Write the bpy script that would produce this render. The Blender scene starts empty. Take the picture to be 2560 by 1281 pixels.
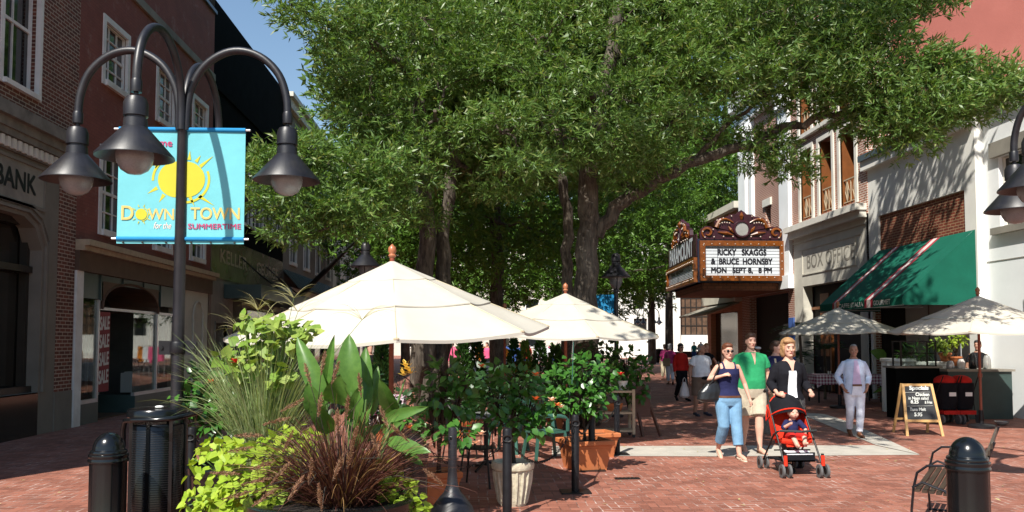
import bpy, math, random
import numpy as np
from mathutils import Vector, Matrix
# ---------------------------------------------------------------- camera, world, sun, exposure
C = bpy.context.scene
COL = C.collection
FPX, CX, CY, CH = 2070.0, 1280.0, 745.0, 1.72
PITCH, YAW = math.radians(3.0), math.radians(2.77)
cam = bpy.data.cameras.new('camera'); camo = bpy.data.objects.new('camera', cam); COL.objects.link(camo)
camo.location = (0, 0, CH); camo.rotation_euler = (math.pi/2+PITCH, 0, -YAW)
cam.sensor_width = 36; cam.lens = FPX/2560*36; cam.shift_y = (CY-640.5)/2560; cam.clip_end = 2000; cam.clip_start = .05
C.camera = camo
SUNV = Vector((-.40, -.80, 1.0)).normalized()
el = math.asin(SUNV.z); az = math.atan2(SUNV.x, SUNV.y)
w = bpy.data.worlds.new("World"); C.world = w; w.use_nodes = True
nt = w.node_tree; bg = nt.nodes['Background']
sky = nt.nodes.new('ShaderNodeTexSky'); sky.sky_type = 'NISHITA'; sky.sun_disc = False
sky.sun_elevation = el; sky.sun_rotation = az; sky.air_density = 1.4; sky.dust_density = .3; sky.ozone_density = 3.5
nt.links.new(sky.outputs[0], bg.inputs[0]); bg.inputs[1].default_value = .09
sl = bpy.data.lights.new('sun', 'SUN'); sl.energy = 5.0; sl.angle = math.radians(.5); sl.color = (1, .95, .86)
so = bpy.data.objects.new('sun', sl); COL.objects.link(so)
so.rotation_euler = SUNV.to_track_quat('Z', 'Y').to_euler(); so.location = (-10, -20, 30)
C.view_settings.view_transform = 'Standard'; C.view_settings.look = 'None'; C.view_settings.exposure = .66; C.view_settings.gamma = 1
C.cycles.max_bounces = 6; C.cycles.diffuse_bounces = 3; C.cycles.glossy_bounces = 3; C.cycles.transmission_bounces = 4; C.cycles.transparent_max_bounces = 10
# ---------------------------------------------------------------- measuring: where a sight line meets a plane
_F = Vector((math.sin(YAW)*math.cos(PITCH), math.cos(YAW)*math.cos(PITCH), math.sin(PITCH)))
_R = Vector((math.cos(YAW), -math.sin(YAW), 0)); _U = _R.cross(_F)
O0 = Vector((0, 0, CH))
def ray(px, py): return _F*FPX + _R*(px-CX) - _U*(py-CY)
def P(px, py, Y): d = ray(px, py); return O0 + d*(Y/d.y)
def W(px, py, X): d = ray(px, py); return O0 + d*(X/d.x)
def G(px, py, Z=0.0): d = ray(px, py); return O0 + d*((Z-CH)/d.z)
random.seed(7); rng = np.random.default_rng(7)
# ---------------------------------------------------------------- materials
M = {}
def newmat(name):
    m = bpy.data.materials.new(name); m.use_nodes = True; M[name] = m
    return m, m.node_tree, m.node_tree.nodes['Principled BSDF']
def N(nt, t, **kw):
    n = nt.nodes.new(t)
    for k, v in kw.items(): setattr(n, k, v)
    return n
def mth(nt, op, a, b=None, c=None):
    n = nt.nodes.new('ShaderNodeMath'); n.operation = op
    for i, v in enumerate((a, b, c)):
        if v is None: continue
        if isinstance(v, (int, float)): n.inputs[i].default_value = v
        else: nt.links.new(v, n.inputs[i])
    return n.outputs[0]
def mixc(nt, fac, a, b, mode='MIX'):
    n = nt.nodes.new('ShaderNodeMix'); n.data_type = 'RGBA'; n.blend_type = mode
    for sock, v in ((n.inputs[0], fac), (n.inputs[6], a), (n.inputs[7], b)):
        if isinstance(v, (int, float)): sock.default_value = v
        elif isinstance(v, tuple): sock.default_value = (*v[:3], 1)
        else: nt.links.new(v, sock)
    return n.outputs[2]
def noise(nt, vec, scale, detail=4, rough=.6):
    n = N(nt, 'ShaderNodeTexNoise'); n.inputs['Scale'].default_value = scale; n.inputs['Detail'].default_value = detail; n.inputs['Roughness'].default_value = rough
    if vec is not None: nt.links.new(vec, n.inputs['Vector'])
    return n.outputs[0]
def ramp(nt, v, a, b):
    n = N(nt, 'ShaderNodeMapRange'); n.inputs[1].default_value = a; n.inputs[2].default_value = b; nt.links.new(v, n.inputs[0]); return n.outputs[0]
def bump(nt, h, b, s=.3, d=.01):
    n = N(nt, 'ShaderNodeBump'); n.inputs['Strength'].default_value = s; n.inputs['Distance'].default_value = d
    nt.links.new(h, n.inputs['Height']); nt.links.new(n.outputs[0], b.inputs['Normal'])
def mat(name, col, rough=.6, metal=0, var=.15, vs=6, bs=0, bscale=40, spec=.5, dirt=None, coat=0):
    m, t, b = newmat(name)
    tc = N(t, 'ShaderNodeTexCoord').outputs['Object']
    nz = noise(t, tc, vs)
    c = mixc(t, ramp(t, nz, .3, .7), tuple(x*(1-var) for x in col), tuple(min(1, x*(1+var)) for x in col))
    if dirt: c = mixc(t, mth(t, 'MULTIPLY', ramp(t, noise(t, tc, vs*.4, 6), .5, .72), dirt[3]), c, dirt[:3])
    t.links.new(c, b.inputs['Base Color']); b.inputs['Roughness'].default_value = rough; b.inputs['Metallic'].default_value = metal
    b.inputs['Specular IOR Level'].default_value = spec; b.inputs['Coat Weight'].default_value = coat
    if bs: bump(t, noise(t, tc, bscale, 3), b, bs)
    return m
def leafmat(name, c1, c2, trans=.35, rough=.45, spec=.4, c3=None):
    m, t, b = newmat(name)
    g = N(t, 'ShaderNodeNewGeometry')
    r = g.outputs['Random Per Island']
    c = mixc(t, r, c1, c2)
    if c3: c = mixc(t, mth(t, 'GREATER_THAN', r, .9), c, c3)
    t.links.new(c, b.inputs['Base Color']); b.inputs['Roughness'].default_value = rough; b.inputs['Specular IOR Level'].default_value = spec
    nz_ = noise(t, g.outputs['Position'], 22, 4, .7); c = mixc(t, ramp(t, nz_, .35, .7), mixc(t, 1.0, c, (.72, .78, .7), 'MULTIPLY'), mixc(t, 1.0, c, (1.12, 1.08, 1.0), 'MULTIPLY')); t.links.new(c, b.inputs['Base Color'])
    tr = N(t, 'ShaderNodeBsdfTranslucent'); cc = mixc(t, 1.0, c, (1.0, 1.0, .45), 'MULTIPLY'); t.links.new(cc, tr.inputs[0])
    mx = N(t, 'ShaderNodeMixShader'); mx.inputs[0].default_value = trans
    t.links.new(b.outputs[0], mx.inputs[1]); t.links.new(tr.outputs[0], mx.inputs[2])
    t.links.new(mx.outputs[0], t.nodes['Material Output'].inputs[0]); return m
def clothmat(name, col, trans=.25, var=.05, rough=.85, dirt=None):
    m = mat(name, col, rough, 0, var, 3, .55, 5, .2, dirt); t = m.node_tree; b = t.nodes['Principled BSDF']
    tr = N(t, 'ShaderNodeBsdfTranslucent'); tr.inputs[0].default_value = (*col, 1)
    mx = N(t, 'ShaderNodeMixShader'); mx.inputs[0].default_value = trans
    t.links.new(b.outputs[0], mx.inputs[1]); t.links.new(tr.outputs[0], mx.inputs[2])
    t.links.new(mx.outputs[0], t.nodes['Material Output'].inputs[0]); return m
def wallvec(t):   # (along wall, height) in metres whatever way the wall faces
    g = N(t, 'ShaderNodeNewGeometry'); p = N(t, 'ShaderNodeSeparateXYZ'); n = N(t, 'ShaderNodeSeparateXYZ')
    t.links.new(g.outputs['Position'], p.inputs[0]); t.links.new(g.outputs['True Normal'], n.inputs[0])
    isx = mth(t, 'GREATER_THAN', mth(t, 'ABSOLUTE', n.outputs[0]), .7)
    u = mth(t, 'ADD', mth(t, 'MULTIPLY', isx, p.outputs[1]), mth(t, 'MULTIPLY', mth(t, 'SUBTRACT', 1.0, isx), p.outputs[0]))
    c = N(t, 'ShaderNodeCombineXYZ'); t.links.new(u, c.inputs[0]); t.links.new(p.outputs[2], c.inputs[1]); return c.outputs[0], g.outputs['Position']
def brickmat(name, c1, c2, mortar, bw=.215, bh=.073, mort=.010, rough=.85, stain=None, freq=2):
    m, t, b = newmat(name); v, pos = wallvec(t)
    br = N(t, 'ShaderNodeTexBrick'); br.offset_frequency = freq; t.links.new(v, br.inputs['Vector'])
    br.inputs['Color1'].default_value = (*c1, 1); br.inputs['Color2'].default_value = (*c2, 1); br.inputs['Mortar'].default_value = (*mortar, 1)
    br.inputs['Scale'].default_value = 1; br.inputs['Mortar Size'].default_value = mort; br.inputs['Brick Width'].default_value = bw; br.inputs['Row Height'].default_value = bh
    br.inputs['Mortar Smooth'].default_value = .2
    c = mixc(t, ramp(t, noise(t, pos, 1.2, 5), .3, .75), br.outputs[0], mixc(t, .6, br.outputs[0], (.5, .5, .5), 'MULTIPLY'))
    if stain: c = mixc(t, mth(t, 'MULTIPLY', ramp(t, noise(t, pos, 2.5, 8, .75), .56, .68), stain[3]), c, stain[:3])
    t.links.new(c, b.inputs['Base Color']); b.inputs['Roughness'].default_value = rough
    bump(t, mth(t, 'SUBTRACT', 1.0, br.outputs[1]), b, .4, .006); return m
brickmat('bank_brick', (.20, .055, .032), (.10, .032, .022), (.42, .33, .26), mort=.011)
brickmat('painted_red_brick', (.27, .085, .06), (.25, .075, .055), (.2, .065, .048), mort=.006, stain=(.45, .4, .36, .25))
brickmat('theatre_brick', (.34, .12, .07), (.27, .09, .055), (.62, .5, .42), mort=.013)
brickmat('panel_brick', (.24, .05, .022), (.15, .03, .016), (.42, .27, .15), mort=.010)
brickmat('orange_brick', (.46, .19, .10), (.40, .16, .085), (.5, .3, .2), mort=.008)
brickmat('quoin_brick', (.42, .15, .09), (.34, .11, .065), (.72, .62, .52), mort=.016)
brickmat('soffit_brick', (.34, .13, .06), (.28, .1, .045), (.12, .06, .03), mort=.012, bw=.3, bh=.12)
# herringbone paving
def paving():
    m, t, b = newmat('brick_paving')
    g = N(t, 'ShaderNodeNewGeometry'); p = N(t, 'ShaderNodeSeparateXYZ'); t.links.new(g.outputs['Position'], p.inputs[0])
    wob = noise(t, g.outputs['Position'], 1.5, 2); 
    x = mth(t, 'ADD', mth(t, 'DIVIDE', p.outputs[0], .104), mth(t, 'MULTIPLY', wob, .5)); y = mth(t, 'ADD', mth(t, 'DIVIDE', p.outputs[1], .104), mth(t, 'MULTIPLY', wob, .5))
    i = mth(t, 'FLOOR', x); j = mth(t, 'FLOOR', y); u = mth(t, 'FRACT', x); v = mth(t, 'FRACT', y)
    k = mth(t, 'FLOORED_MODULO', mth(t, 'SUBTRACT', i, j), 4.0)
    eq = lambda q: mth(t, 'COMPARE', k, float(q), .5)
    e0, e1, e2, e3 = [eq(q) for q in range(4)]
    big = lambda e: mth(t, 'MULTIPLY', e, 10.0)
    dl = mth(t, 'ADD', u, big(e1)); dr = mth(t, 'ADD', mth(t, 'SUBTRACT', 1.0, u), big(e0))
    db = mth(t, 'ADD', v, big(e2)); dt = mth(t, 'ADD', mth(t, 'SUBTRACT', 1.0, v), big(e3))
    d = mth(t, 'MINIMUM', mth(t, 'MINIMUM', dl, dr), mth(t, 'MINIMUM', db, dt))
    joint = ramp(t, d, .085, .035)
    c = N(t, 'ShaderNodeCombineXYZ'); t.links.new(mth(t, 'SUBTRACT', i, e1), c.inputs[0]); t.links.new(mth(t, 'SUBTRACT', j, e2), c.inputs[1])
    wn = N(t, 'ShaderNodeTexWhiteNoise'); t.links.new(c.outputs[0], wn.inputs['Vector'])
    base = mixc(t, wn.outputs[0], (.215, .075, .047), (.36, .135, .088))
    base = mixc(t, ramp(t, noise(t, g.outputs['Position'], .5, 6), .35, .7), base, mixc(t, 1.0, base, (.8, .76, .74), 'MULTIPLY'))
    base = mixc(t, mth(t, 'MULTIPLY', ramp(t, noise(t, g.outputs['Position'], 60, 3), .55, .75), .35), base, (.45, .3, .24))
    n2 = ramp(t, noise(t, g.outputs['Position'], 1.7, 5, .7), .45, .63)
    jn = mixc(t, n2, (.12, .05, .035), (.62, .50, .44))
    spot = ramp(t, noise(t, g.outputs['Position'], 5.0, 2), .42, .6)
    jf = mth(t, 'MULTIPLY', joint, mth(t, 'ADD', .35, mth(t, 'MULTIPLY', spot, .65)))
    col = mixc(t, jf, base, jn)
    vo = N(t, 'ShaderNodeTexVoronoi'); vo.inputs['Scale'].default_value = 2.3; t.links.new(g.outputs['Position'], vo.inputs['Vector'])
    col = mixc(t, mth(t, 'MULTIPLY', ramp(t, vo.outputs[0], .035, .02), .7), col, (.06, .04, .035))
    col = mixc(t, mth(t, 'MULTIPLY', ramp(t, noise(t, g.outputs['Position'], .9, 7, .75), .56, .7), .35), col, (.16, .09, .07))
    t.links.new(col, b.inputs['Base Color']); b.inputs['Roughness'].default_value = .75
    bump(t, mth(t, 'SUBTRACT', 1.0, joint), b, .5, .004)
paving()
mat('concrete', (.42, .39, .34), .9, 0, .14, 3, .3, 60, .3, (.25, .23, .2, .6))
mat('limestone', (.27, .25, .21), .85, 0, .12, 2, .2, 30, .3, (.12, .11, .1, .7))
mat('beige_stone', (.58, .55, .47), .85, 0, .07, 2, .2, 30, .3, (.3, .28, .24, .4))
mat('white_stucco', (.76, .75, .70), .85, 0, .04, 1.5, .15, 25, .3, (.5, .48, .42, .35))
mat('bright_stucco', (.82, .84, .84), .8, 0, .03, 1.5, .12, 25, .3, (.55, .56, .56, .3))
mat('pink_stucco', (.27, .092, .074), .9, 0, .10, .45, .4, 14, .1, (.36, .15, .12, .5))
mat('white_paint', (.74, .73, .70), .6, 0, .06, 4, 0, 40, .4, (.45, .42, .36, .5))
mat('trim_stone', (.68, .65, .58), .8, 0, .06, 4, .1, 40, .3, (.4, .38, .33, .4))
mat('cornice_old', (.20, .185, .16), .9, 0, .25, 3, .3, 20, .3, (.06, .055, .05, .8))
mat('tan_stone', (.19, .17, .14), .85, 0, .12, 2, .2, 30, .3, (.2, .18, .15, .5))
mat('brown_fascia', (.10, .055, .035), .6, 0, .2, 3)
mat('dark_teal_panel', (.045, .075, .07), .35, 0, .15, 2)
mat('black_facade', (.005, .006, .006), .9, 0, .3, 2, spec=.03)
mat('black_marble', (.012, .016, .014), .12, 0, .3, 6, spec=.7)
mat('polished_granite', (.17, .12, .09), .18, 0, .35, 1.2, spec=.6, dirt=(.04, .035, .03, .8))
mat('black_metal', (.008, .008, .010), .45, .0, .4, 10, .06, 200, .35)
mat('lamp_metal', (.011, .011, .015), .42, .0, .35, 8, .08, 120, .5, (.05, .045, .04, .4))
mat('gloss_black', (.004, .005, .006), .2, 0, .2, 6, .03, 120, .5)
mat('iron', (.014, .013, .013), .45, .3, .3, 20, .1, 200)
mat('bronze_frame', (.03, .025, .02), .4, .3)
mat('aluminium', (.55, .56, .58), .35, .6, .08, 5)
mat('globe_glass', (.19, .20, .21), .22, 0, .1, 60, .2, 150, .6)
mat('glass_dark', (.010, .013, .015), .06, 0, .3, 1, spec=.8)
mat('glass_room', (.018, .016, .013), .10, 0, .5, 1, spec=.7)
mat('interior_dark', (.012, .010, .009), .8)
mat('interior_warm', (.10, .055, .03), .8, 0, .4, 2)
mat('interior_grey', (.16, .16, .15), .8, 0, .2, 2)
mat('orange_wood', (.18, .058, .013), .5, 0, .2, 3)
mat('umbrella_wood', (.24, .055, .025), .45, 0, .2, 10)
mat('finial_wood', (.36, .13, .06), .35, 0, .1, 10)
mat('pine', (.55, .33, .13), .5, 0, .15, 12)
mat('slat_wood', (.045, .028, .018), .4, 0, .3, 12)
mat('pale_wood', (.42, .33, .22), .6, 0, .15, 8)
mat('brown_wood', (.08, .03, .02), .5)
mat('terracotta', (.50, .16, .055), .7, 0, .1, 8, .1, 60, .4, (.38, .14, .07, .5))
mat('pot_stone', (.55, .50, .38), .85, 0, .15, 14, .6, 30, .3, (.25, .22, .15, .6))
mat('pot_glaze', (.36, .17, .035), .2, 0, .4, 9, spec=.6)
mat('soil', (.02, .013, .009), .95, 0, .4, 30, .8, 60)
def barkmat():
    m, t, b = newmat('bark'); tc = N(t, 'ShaderNodeTexCoord').outputs['Object']; mp = N(t, 'ShaderNodeMapping'); mp.inputs['Scale'].default_value = (1, 1, .16); t.links.new(tc, mp.inputs[0])
    n1 = noise(t, mp.outputs[0], 16, 6, .7); c = mixc(t, ramp(t, n1, .38, .62), (.035, .027, .02), (.13, .105, .08)); c = mixc(t, mth(t, 'MULTIPLY', ramp(t, noise(t, tc, 2.5, 5), .5, .7), .5), c, (.17, .15, .12))
    t.links.new(c, b.inputs['Base Color']); b.inputs['Roughness'].default_value = .95; bump(t, n1, b, 1.0, .04)
barkmat()
mat('twig', (.04, .032, .022), .9)
mat('green_plastic', (.035, .11, .085), .35, 0, .08, 5)
mat('table_top', (.20, .21, .20), .4, 0, .2, 8)
mat('white_plastic', (.8, .8, .78), .35, 0, .02)
mat('red_paint', (.45, .03, .03), .5)
mat('sale_red', (.22, .012, .025), .6, 0, .1); mat('sale_white', (.66, .63, .60), .6, 0, .03)
mat('sign_black', (.008, .008, .014), .5, 0, .1)
mat('sign_white', (.60, .64, .68), .3, 0, .05, 2, spec=.5)
mat('marquee_maroon', (.035, .006, .012), .4, 0, .4, 6)
mat('marquee_orange', (.17, .048, .006), .28, 0, .35, 7, spec=.6)
mat('marquee_silver', (.5, .5, .48), .2, .5, .1)
mat('bulb', (.6, .5, .42), .2, 0, .05)
mat('navy_edge', (.015, .018, .035), .35)
mat('roof_metal', (.10, .13, .16), .4, .3, .15, 4)
mat('chalkboard', (.016, .017, .019), .6, 0, .3, 5); mat('chalk', (.62, .64, .6), .9, 0, .1, 40)
clothmat('umbrella_cloth', (.62, .585, .50), .22, .04, dirt=(.5, .46, .38, .45))
clothmat('banner_cloth', (.18, .56, .62), .14, .05)
clothmat('banner_blue_roll', (.03, .27, .55), .2, .05)
clothmat('awning_green', (.008, .115, .075), .15, .1); clothmat('awning_white', (.62, .52, .50), .1); clothmat('awning_red', (.36, .03, .05), .1)
mat('banner_yellow', (.50, .47, .02), .7, 0, .03); mat('banner_gold', (.62, .46, .14), .7, 0, .03); mat('banner_pink', (.80, .62, .55), .7, 0, .02)
mat('banner_red', (.42, .04, .14), .7, 0, .02); mat('banner_white', (.75, .78, .78), .7)
for nm, c in dict(navy=(.02, .022, .07), green_polo=(.03, .30, .12), khaki=(.48, .42, .32), jeans=(.16, .30, .45), black_knit=(.012, .012, .016), white_cotton=(.78, .80, .84), seersucker=(.55, .64, .80), white_linen=(.76, .77, .84), lilac=(.62, .48, .66), red_knit=(.50, .025, .02), pink_cotton=(.45, .05, .18), plaid=(.17, .12, .09), black_cloth=(.01, .01, .013), grey_cloth=(.2, .21, .23), orange_cloth=(.75, .25, .03), rose_cloth=(.75, .12, .25), cream=(.6, .52, .36), canvas_tan=(.30, .22, .12), stroller_red=(.62, .035, .015), blue_cloth=(.06, .12, .35), teal_cloth=(.03, .25, .25)).items():
    mat(nm, c, .85, 0, .16, 7, .7, 16, .12)
mat('skin', (.60, .34, .25), .55, 0, .06, 8, spec=.35); mat('skin_tan', (.34, .17, .11), .55, 0, .08, 8); mat('skin_dark', (.16, .08, .055), .55)
mat('hair_brown', (.06, .028, .015), .5, 0, .4, 30, .8, 60); mat('hair_auburn', (.12, .04, .018), .5, 0, .4, 30, .8, 60); mat('hair_blond', (.36, .20, .09), .5, 0, .3, 30, .8, 60); mat('hair_grey', (.25, .24, .24), .6, 0, .3, 30, .8, 60); mat('hair_black', (.012, .010, .010), .5, 0, .3, 30, .8, 60)
mat('leather_brown', (.12, .045, .02), .35); mat('leather_black', (.012, .012, .013), .3, 0, .2, 8, .4, 30, .6); mat('lip', (.35, .08, .07), .5); mat('shoe_pale', (.6, .5, .38), .6); mat('shoe_navy', (.02, .025, .05), .6); mat('rubber', (.03, .03, .03), .8); mat('tyre_grey', (.10, .10, .10), .8); mat('pattern_bag', (.05, .05, .055), .6, 0, .9, 70)
m, t, b = newmat('bag_plastic'); b.inputs['Base Color'].default_value = (.72, .68, .68, 1); b.inputs['Roughness'].default_value = .3; b.inputs['Transmission Weight'].default_value = .3
def gingham():
    m, t, b = newmat('gingham'); g = N(t, 'ShaderNodeNewGeometry'); p = N(t, 'ShaderNodeSeparateXYZ'); t.links.new(g.outputs['Position'], p.inputs[0])
    f = lambda o: mth(t, 'GREATER_THAN', mth(t, 'FRACT', mth(t, 'DIVIDE', o, .09)), .5)
    n = N(t, 'ShaderNodeSeparateXYZ'); t.links.new(g.outputs['True Normal'], n.inputs[0])
    up = mth(t, 'GREATER_THAN', n.outputs[2], .7); a = f(mth(t, 'ADD', p.outputs[0], mth(t, 'MULTIPLY', mth(t, 'GREATER_THAN', mth(t, 'ABSOLUTE', n.outputs[0]), .7), p.outputs[1])))
    zz = mth(t, 'ADD', mth(t, 'MULTIPLY', up, p.outputs[1]), mth(t, 'MULTIPLY', mth(t, 'SUBTRACT', 1.0, up), p.outputs[2]))
    s = mth(t, 'MULTIPLY', mth(t, 'ADD', a, f(zz)), .5)
    t.links.new(mixc(t, s, (.78, .74, .76), (.26, .02, .09)), b.inputs['Base Color']); b.inputs['Roughness'].default_value = .8
gingham()
leafmat('oak_leaf', (.085, .18, .035), (.21, .33, .085), .38, .42, .6, (.30, .36, .13))
leafmat('oak_leaf_far', (.08, .18, .025), (.15, .28, .045), .3, .45, .4)
leafmat('hibiscus_leaf', (.035, .125, .02), (.07, .20, .03), .25, .3, .5)
leafmat('lime_leaf', (.28, .43, .03), (.46, .58, .07), .35, .5, .3)
leafmat('vine_leaf', (.20, .34, .05), (.38, .46, .12), .35, .5, .3)
leafmat('canna_leaf', (.07, .17, .03), (.13, .26, .055), .3, .38, .4)
leafmat('grass_blade', (.26, .36, .13), (.46, .52, .30), .3, .5, .3)
leafmat('purple_blade', (.07, .02, .024), (.17, .07, .045), .2, .5, .3, (.38, .22, .10))
leafmat('plume', (.26, .13, .10), (.48, .28, .18), .3, .8, .1)
leafmat('seed_head', (.42, .40, .20), (.60, .52, .30), .3, .8, .1)
leafmat('conifer', (.03, .08, .02), (.06, .14, .03), .1, .6, .2)
leafmat('conifer_light', (.14, .24, .03), (.20, .32, .05), .1, .6, .2)
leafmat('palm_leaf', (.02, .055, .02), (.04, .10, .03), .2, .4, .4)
mat('stem_green', (.10, .18, .05), .5); mat('petal_yellow', (.80, .55, .10), .6, 0, .1, 20); mat('petal_orange', (.75, .22, .06), .6, 0, .1, 20); mat('petal_peach', (.85, .55, .38), .6, 0, .1, 20); mat('petal_red', (.6, .03, .02), .6)
# ---------------------------------------------------------------- mesh helpers
def prm(v): return Vector(v)
class MB:
    def __init__(s): s.v = []; s.f = []; s.m = []
    def add(s, vs, fs, mi=0):
        o = len(s.v); s.v += [tuple(x) for x in vs]; s.f += [tuple(i+o for i in f) for f in fs]; s.m += [mi]*len(fs); return s
    def box(s, lo, hi, mi=0, bev=0):
        x0, y0, z0 = lo; x1, y1, z1 = hi
        return s.add([(x0,y0,z0),(x1,y0,z0),(x1,y1,z0),(x0,y1,z0),(x0,y0,z1),(x1,y0,z1),(x1,y1,z1),(x0,y1,z1)],
                     [(0,3,2,1),(4,5,6,7),(0,1,5,4),(1,2,6,5),(2,3,7,6),(3,0,4,7)], mi)
    def bar(s, a, b, w, h, mi=0, up=(0,0,1)):      # rectangular bar from a to b
        a = Vector(a); b = Vector(b); d = (b-a).normalized(); u = Vector(up)
        if abs(d.dot(u)) > .98: u = Vector((0,1,0))
        r = d.cross(u).normalized(); u = r.cross(d)
        vs = [p+r*(sx*w/2)+u*(sz*h/2) for p in (a, b) for sx, sz in ((-1,-1),(1,-1),(1,1),(-1,1))]
        return s.add(vs, [(3,2,1,0),(4,5,6,7),(0,1,5,4),(1,2,6,5),(2,3,7,6),(3,0,4,7)], mi)
    def tube(s, pts, rad, n=8, mi=0, sy=1.0):
        pts = [Vector(p) for p in pts]; m = len(pts)
        if isinstance(rad, (int, float)): rad = [rad]*m
        vs = []; prev = None
        for i, p in enumerate(pts):
            d = (pts[min(i+1, m-1)]-pts[max(i-1, 0)]).normalized()
            if prev is None: a = Vector((1,0,0)) if abs(d.x) < .8 else Vector((0,1,0)); a = (a-d*a.dot(d)).normalized()
            else: a = (prev-d*prev.dot(d)).normalized()
            prev = a; b = d.cross(a)
            for k in range(n):
                t = 2*math.pi*k/n; vs.append(p+(a*math.cos(t)+b*math.sin(t)*sy)*rad[i])
        fs = [(i*n+k, i*n+(k+1)%n, (i+1)*n+(k+1)%n, (i+1)*n+k) for i in range(m-1) for k in range(n)]
        fs += [tuple(range(n-1, -1, -1)), tuple(range((m-1)*n, m*n))]
        return s.add(vs, fs, mi)
    def limb(s, pts, rad, n=12):                    # tube with rounded ends
        pts = [Vector(p) for p in pts]; a = (pts[0]-pts[1]).normalized(); b = (pts[-1]-pts[-2]).normalized()
        P_ = [pts[0]+a*rad[0]*.9, pts[0]+a*rad[0]*.55]+pts+[pts[-1]+b*rad[-1]*.55, pts[-1]+b*rad[-1]*.9]
        return s.tube(P_, [rad[0]*.3, rad[0]*.8]+list(rad)+[rad[-1]*.8, rad[-1]*.3], n)
    def lathe(s, prof, c=(0,0,0), n=24, mi=0, sq=0):
        c = Vector(c); vs = []
        for r, z in prof:
            for k in range(n):
                t = 2*math.pi*(k+.5*bool(sq))/n; vs.append(c+Vector((r*math.cos(t), r*math.sin(t), z)))
        fs = [(i*n+k, i*n+(k+1)%n, (i+1)*n+(k+1)%n, (i+1)*n+k) for i in range(len(prof)-1) for k in range(n)]
        if prof[0][0] > 1e-4: fs.append(tuple(range(n-1, -1, -1)))
        if prof[-1][0] > 1e-4: fs.append(tuple(range((len(prof)-1)*n, len(prof)*n)))
        return s.add(vs, fs, mi)
    def ell(s, c, r, mi=0, nu=14, nv=9, R=None):
        vs = []; c = Vector(c)
        for j in range(nv+1):
            ph = math.pi*j/nv
            for i in range(nu):
                t = 2*math.pi*i/nu; q = Vector((r[0]*math.sin(ph)*math.cos(t), r[1]*math.sin(ph)*math.sin(t), -r[2]*math.cos(ph)))
                if R: q = R @ q
                vs.append(c+q)
        fs = [(j*nu+i, j*nu+(i+1)%nu, (j+1)*nu+(i+1)%nu, (j+1)*nu+i) for j in range(nv) for i in range(nu)]
        return s.add(vs, fs, mi)
    def loft(s, secs, n=20, mi=0, p=2.3):           # (x, y, z, half width, half depth)
        vs = []
        for x, y, z, a, b in secs:
            for k in range(n):
                t = 2*math.pi*k/n; ct, st = math.cos(t), math.sin(t)
                vs.append((x+a*abs(ct)**(2/p)*(1 if ct >= 0 else -1), y+b*abs(st)**(2/p)*(1 if st >= 0 else -1), z))
        fs = [(i*n+k, i*n+(k+1)%n, (i+1)*n+(k+1)%n, (i+1)*n+k) for i in range(len(secs)-1) for k in range(n)]
        fs += [tuple(range(n-1, -1, -1)), tuple(range((len(secs)-1)*n, len(secs)*n))]
        return s.add(vs, fs, mi)
    def poly(s, pts, thick, nrm, mi=0):             # flat polygon given a thickness
        nrm = Vector(nrm); n = len(pts); a = [Vector(p) for p in pts]; b = [p-nrm*thick for p in a]
        return s.add(a+b, [tuple(range(n)), tuple(range(2*n-1, n-1, -1))]+[(i, i+n, (i+1)%n+n, (i+1)%n) for i in range(n)], mi)
    def build(s, name, mats, parent=None, smooth=False, loc=None):
        me = bpy.data.meshes.new(name); me.from_pydata(s.v, [], s.f)
        if isinstance(mats, str): mats = [mats]
        for k in mats: me.materials.append(M[k])
        if len(mats) > 1: me.polygons.foreach_set('material_index', s.m)
        if smooth: me.polygons.foreach_set('use_smooth', [True]*len(me.polygons)); me.set_sharp_from_angle(angle=math.radians(40))
        me.update(); return link(name, me, parent, loc)
def link(name, me, parent=None, loc=None):   # loc 'w': mesh is in world coordinates; None: local to its parent
    o = bpy.data.objects.new(name, me); COL.objects.link(o)
    if parent is not None: o.parent = parent
    if loc == 'w': o.location = -parent.location if parent is not None else (0, 0, 0)
    elif loc is not None and loc != 'z': o.location = loc
    return o
# meshes given in world coordinates: parent empties sit at the base, children carry the opposite offset
def thing(name, label, cat, loc=(0,0,0), rz=0, group=None):
    o = bpy.data.objects.new(name, None); COL.objects.link(o); o.empty_display_size = .2
    o.location = loc; o.rotation_euler = (0, 0, rz); o['label'] = label; o['category'] = cat
    if group: o['group'] = group
    return o
def tag(o, label, cat, group=None):
    o['label'] = label; o['category'] = cat
    if group: o['group'] = group
    return o
def struct(o): o['kind'] = 'structure'; return o
def cp(root, loc=None, rz=None, label=None):
    r = root.copy(); COL.objects.link(r)
    if loc is not None: r.location = loc
    if rz is not None: r.rotation_euler = (0, 0, rz)
    if label: r['label'] = label
    for ch in list(root.children):
        c = ch.copy(); COL.objects.link(c); c.parent = r
        for g in list(ch.children): d = g.copy(); COL.objects.link(d); d.parent = c
    return r
def npmesh(name, V, F, matn, parent=None, smooth=False, loc=None):
    k = F.shape[1]; me = bpy.data.meshes.new(name)
    me.vertices.add(len(V)); me.vertices.foreach_set('co', V.astype(np.float32).ravel())
    me.loops.add(F.size); me.loops.foreach_set('vertex_index', F.astype(np.int32).ravel())
    me.polygons.add(len(F)); me.polygons.foreach_set('loop_start', np.arange(0, F.size, k, dtype=np.int32)); me.polygons.foreach_set('loop_total', np.full(len(F), k, dtype=np.int32))
    me.materials.append(M[matn]); me.update(calc_edges=True)
    if smooth: me.polygons.foreach_set('use_smooth', [True]*len(me.polygons))
    return link(name, me, parent, loc)
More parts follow.
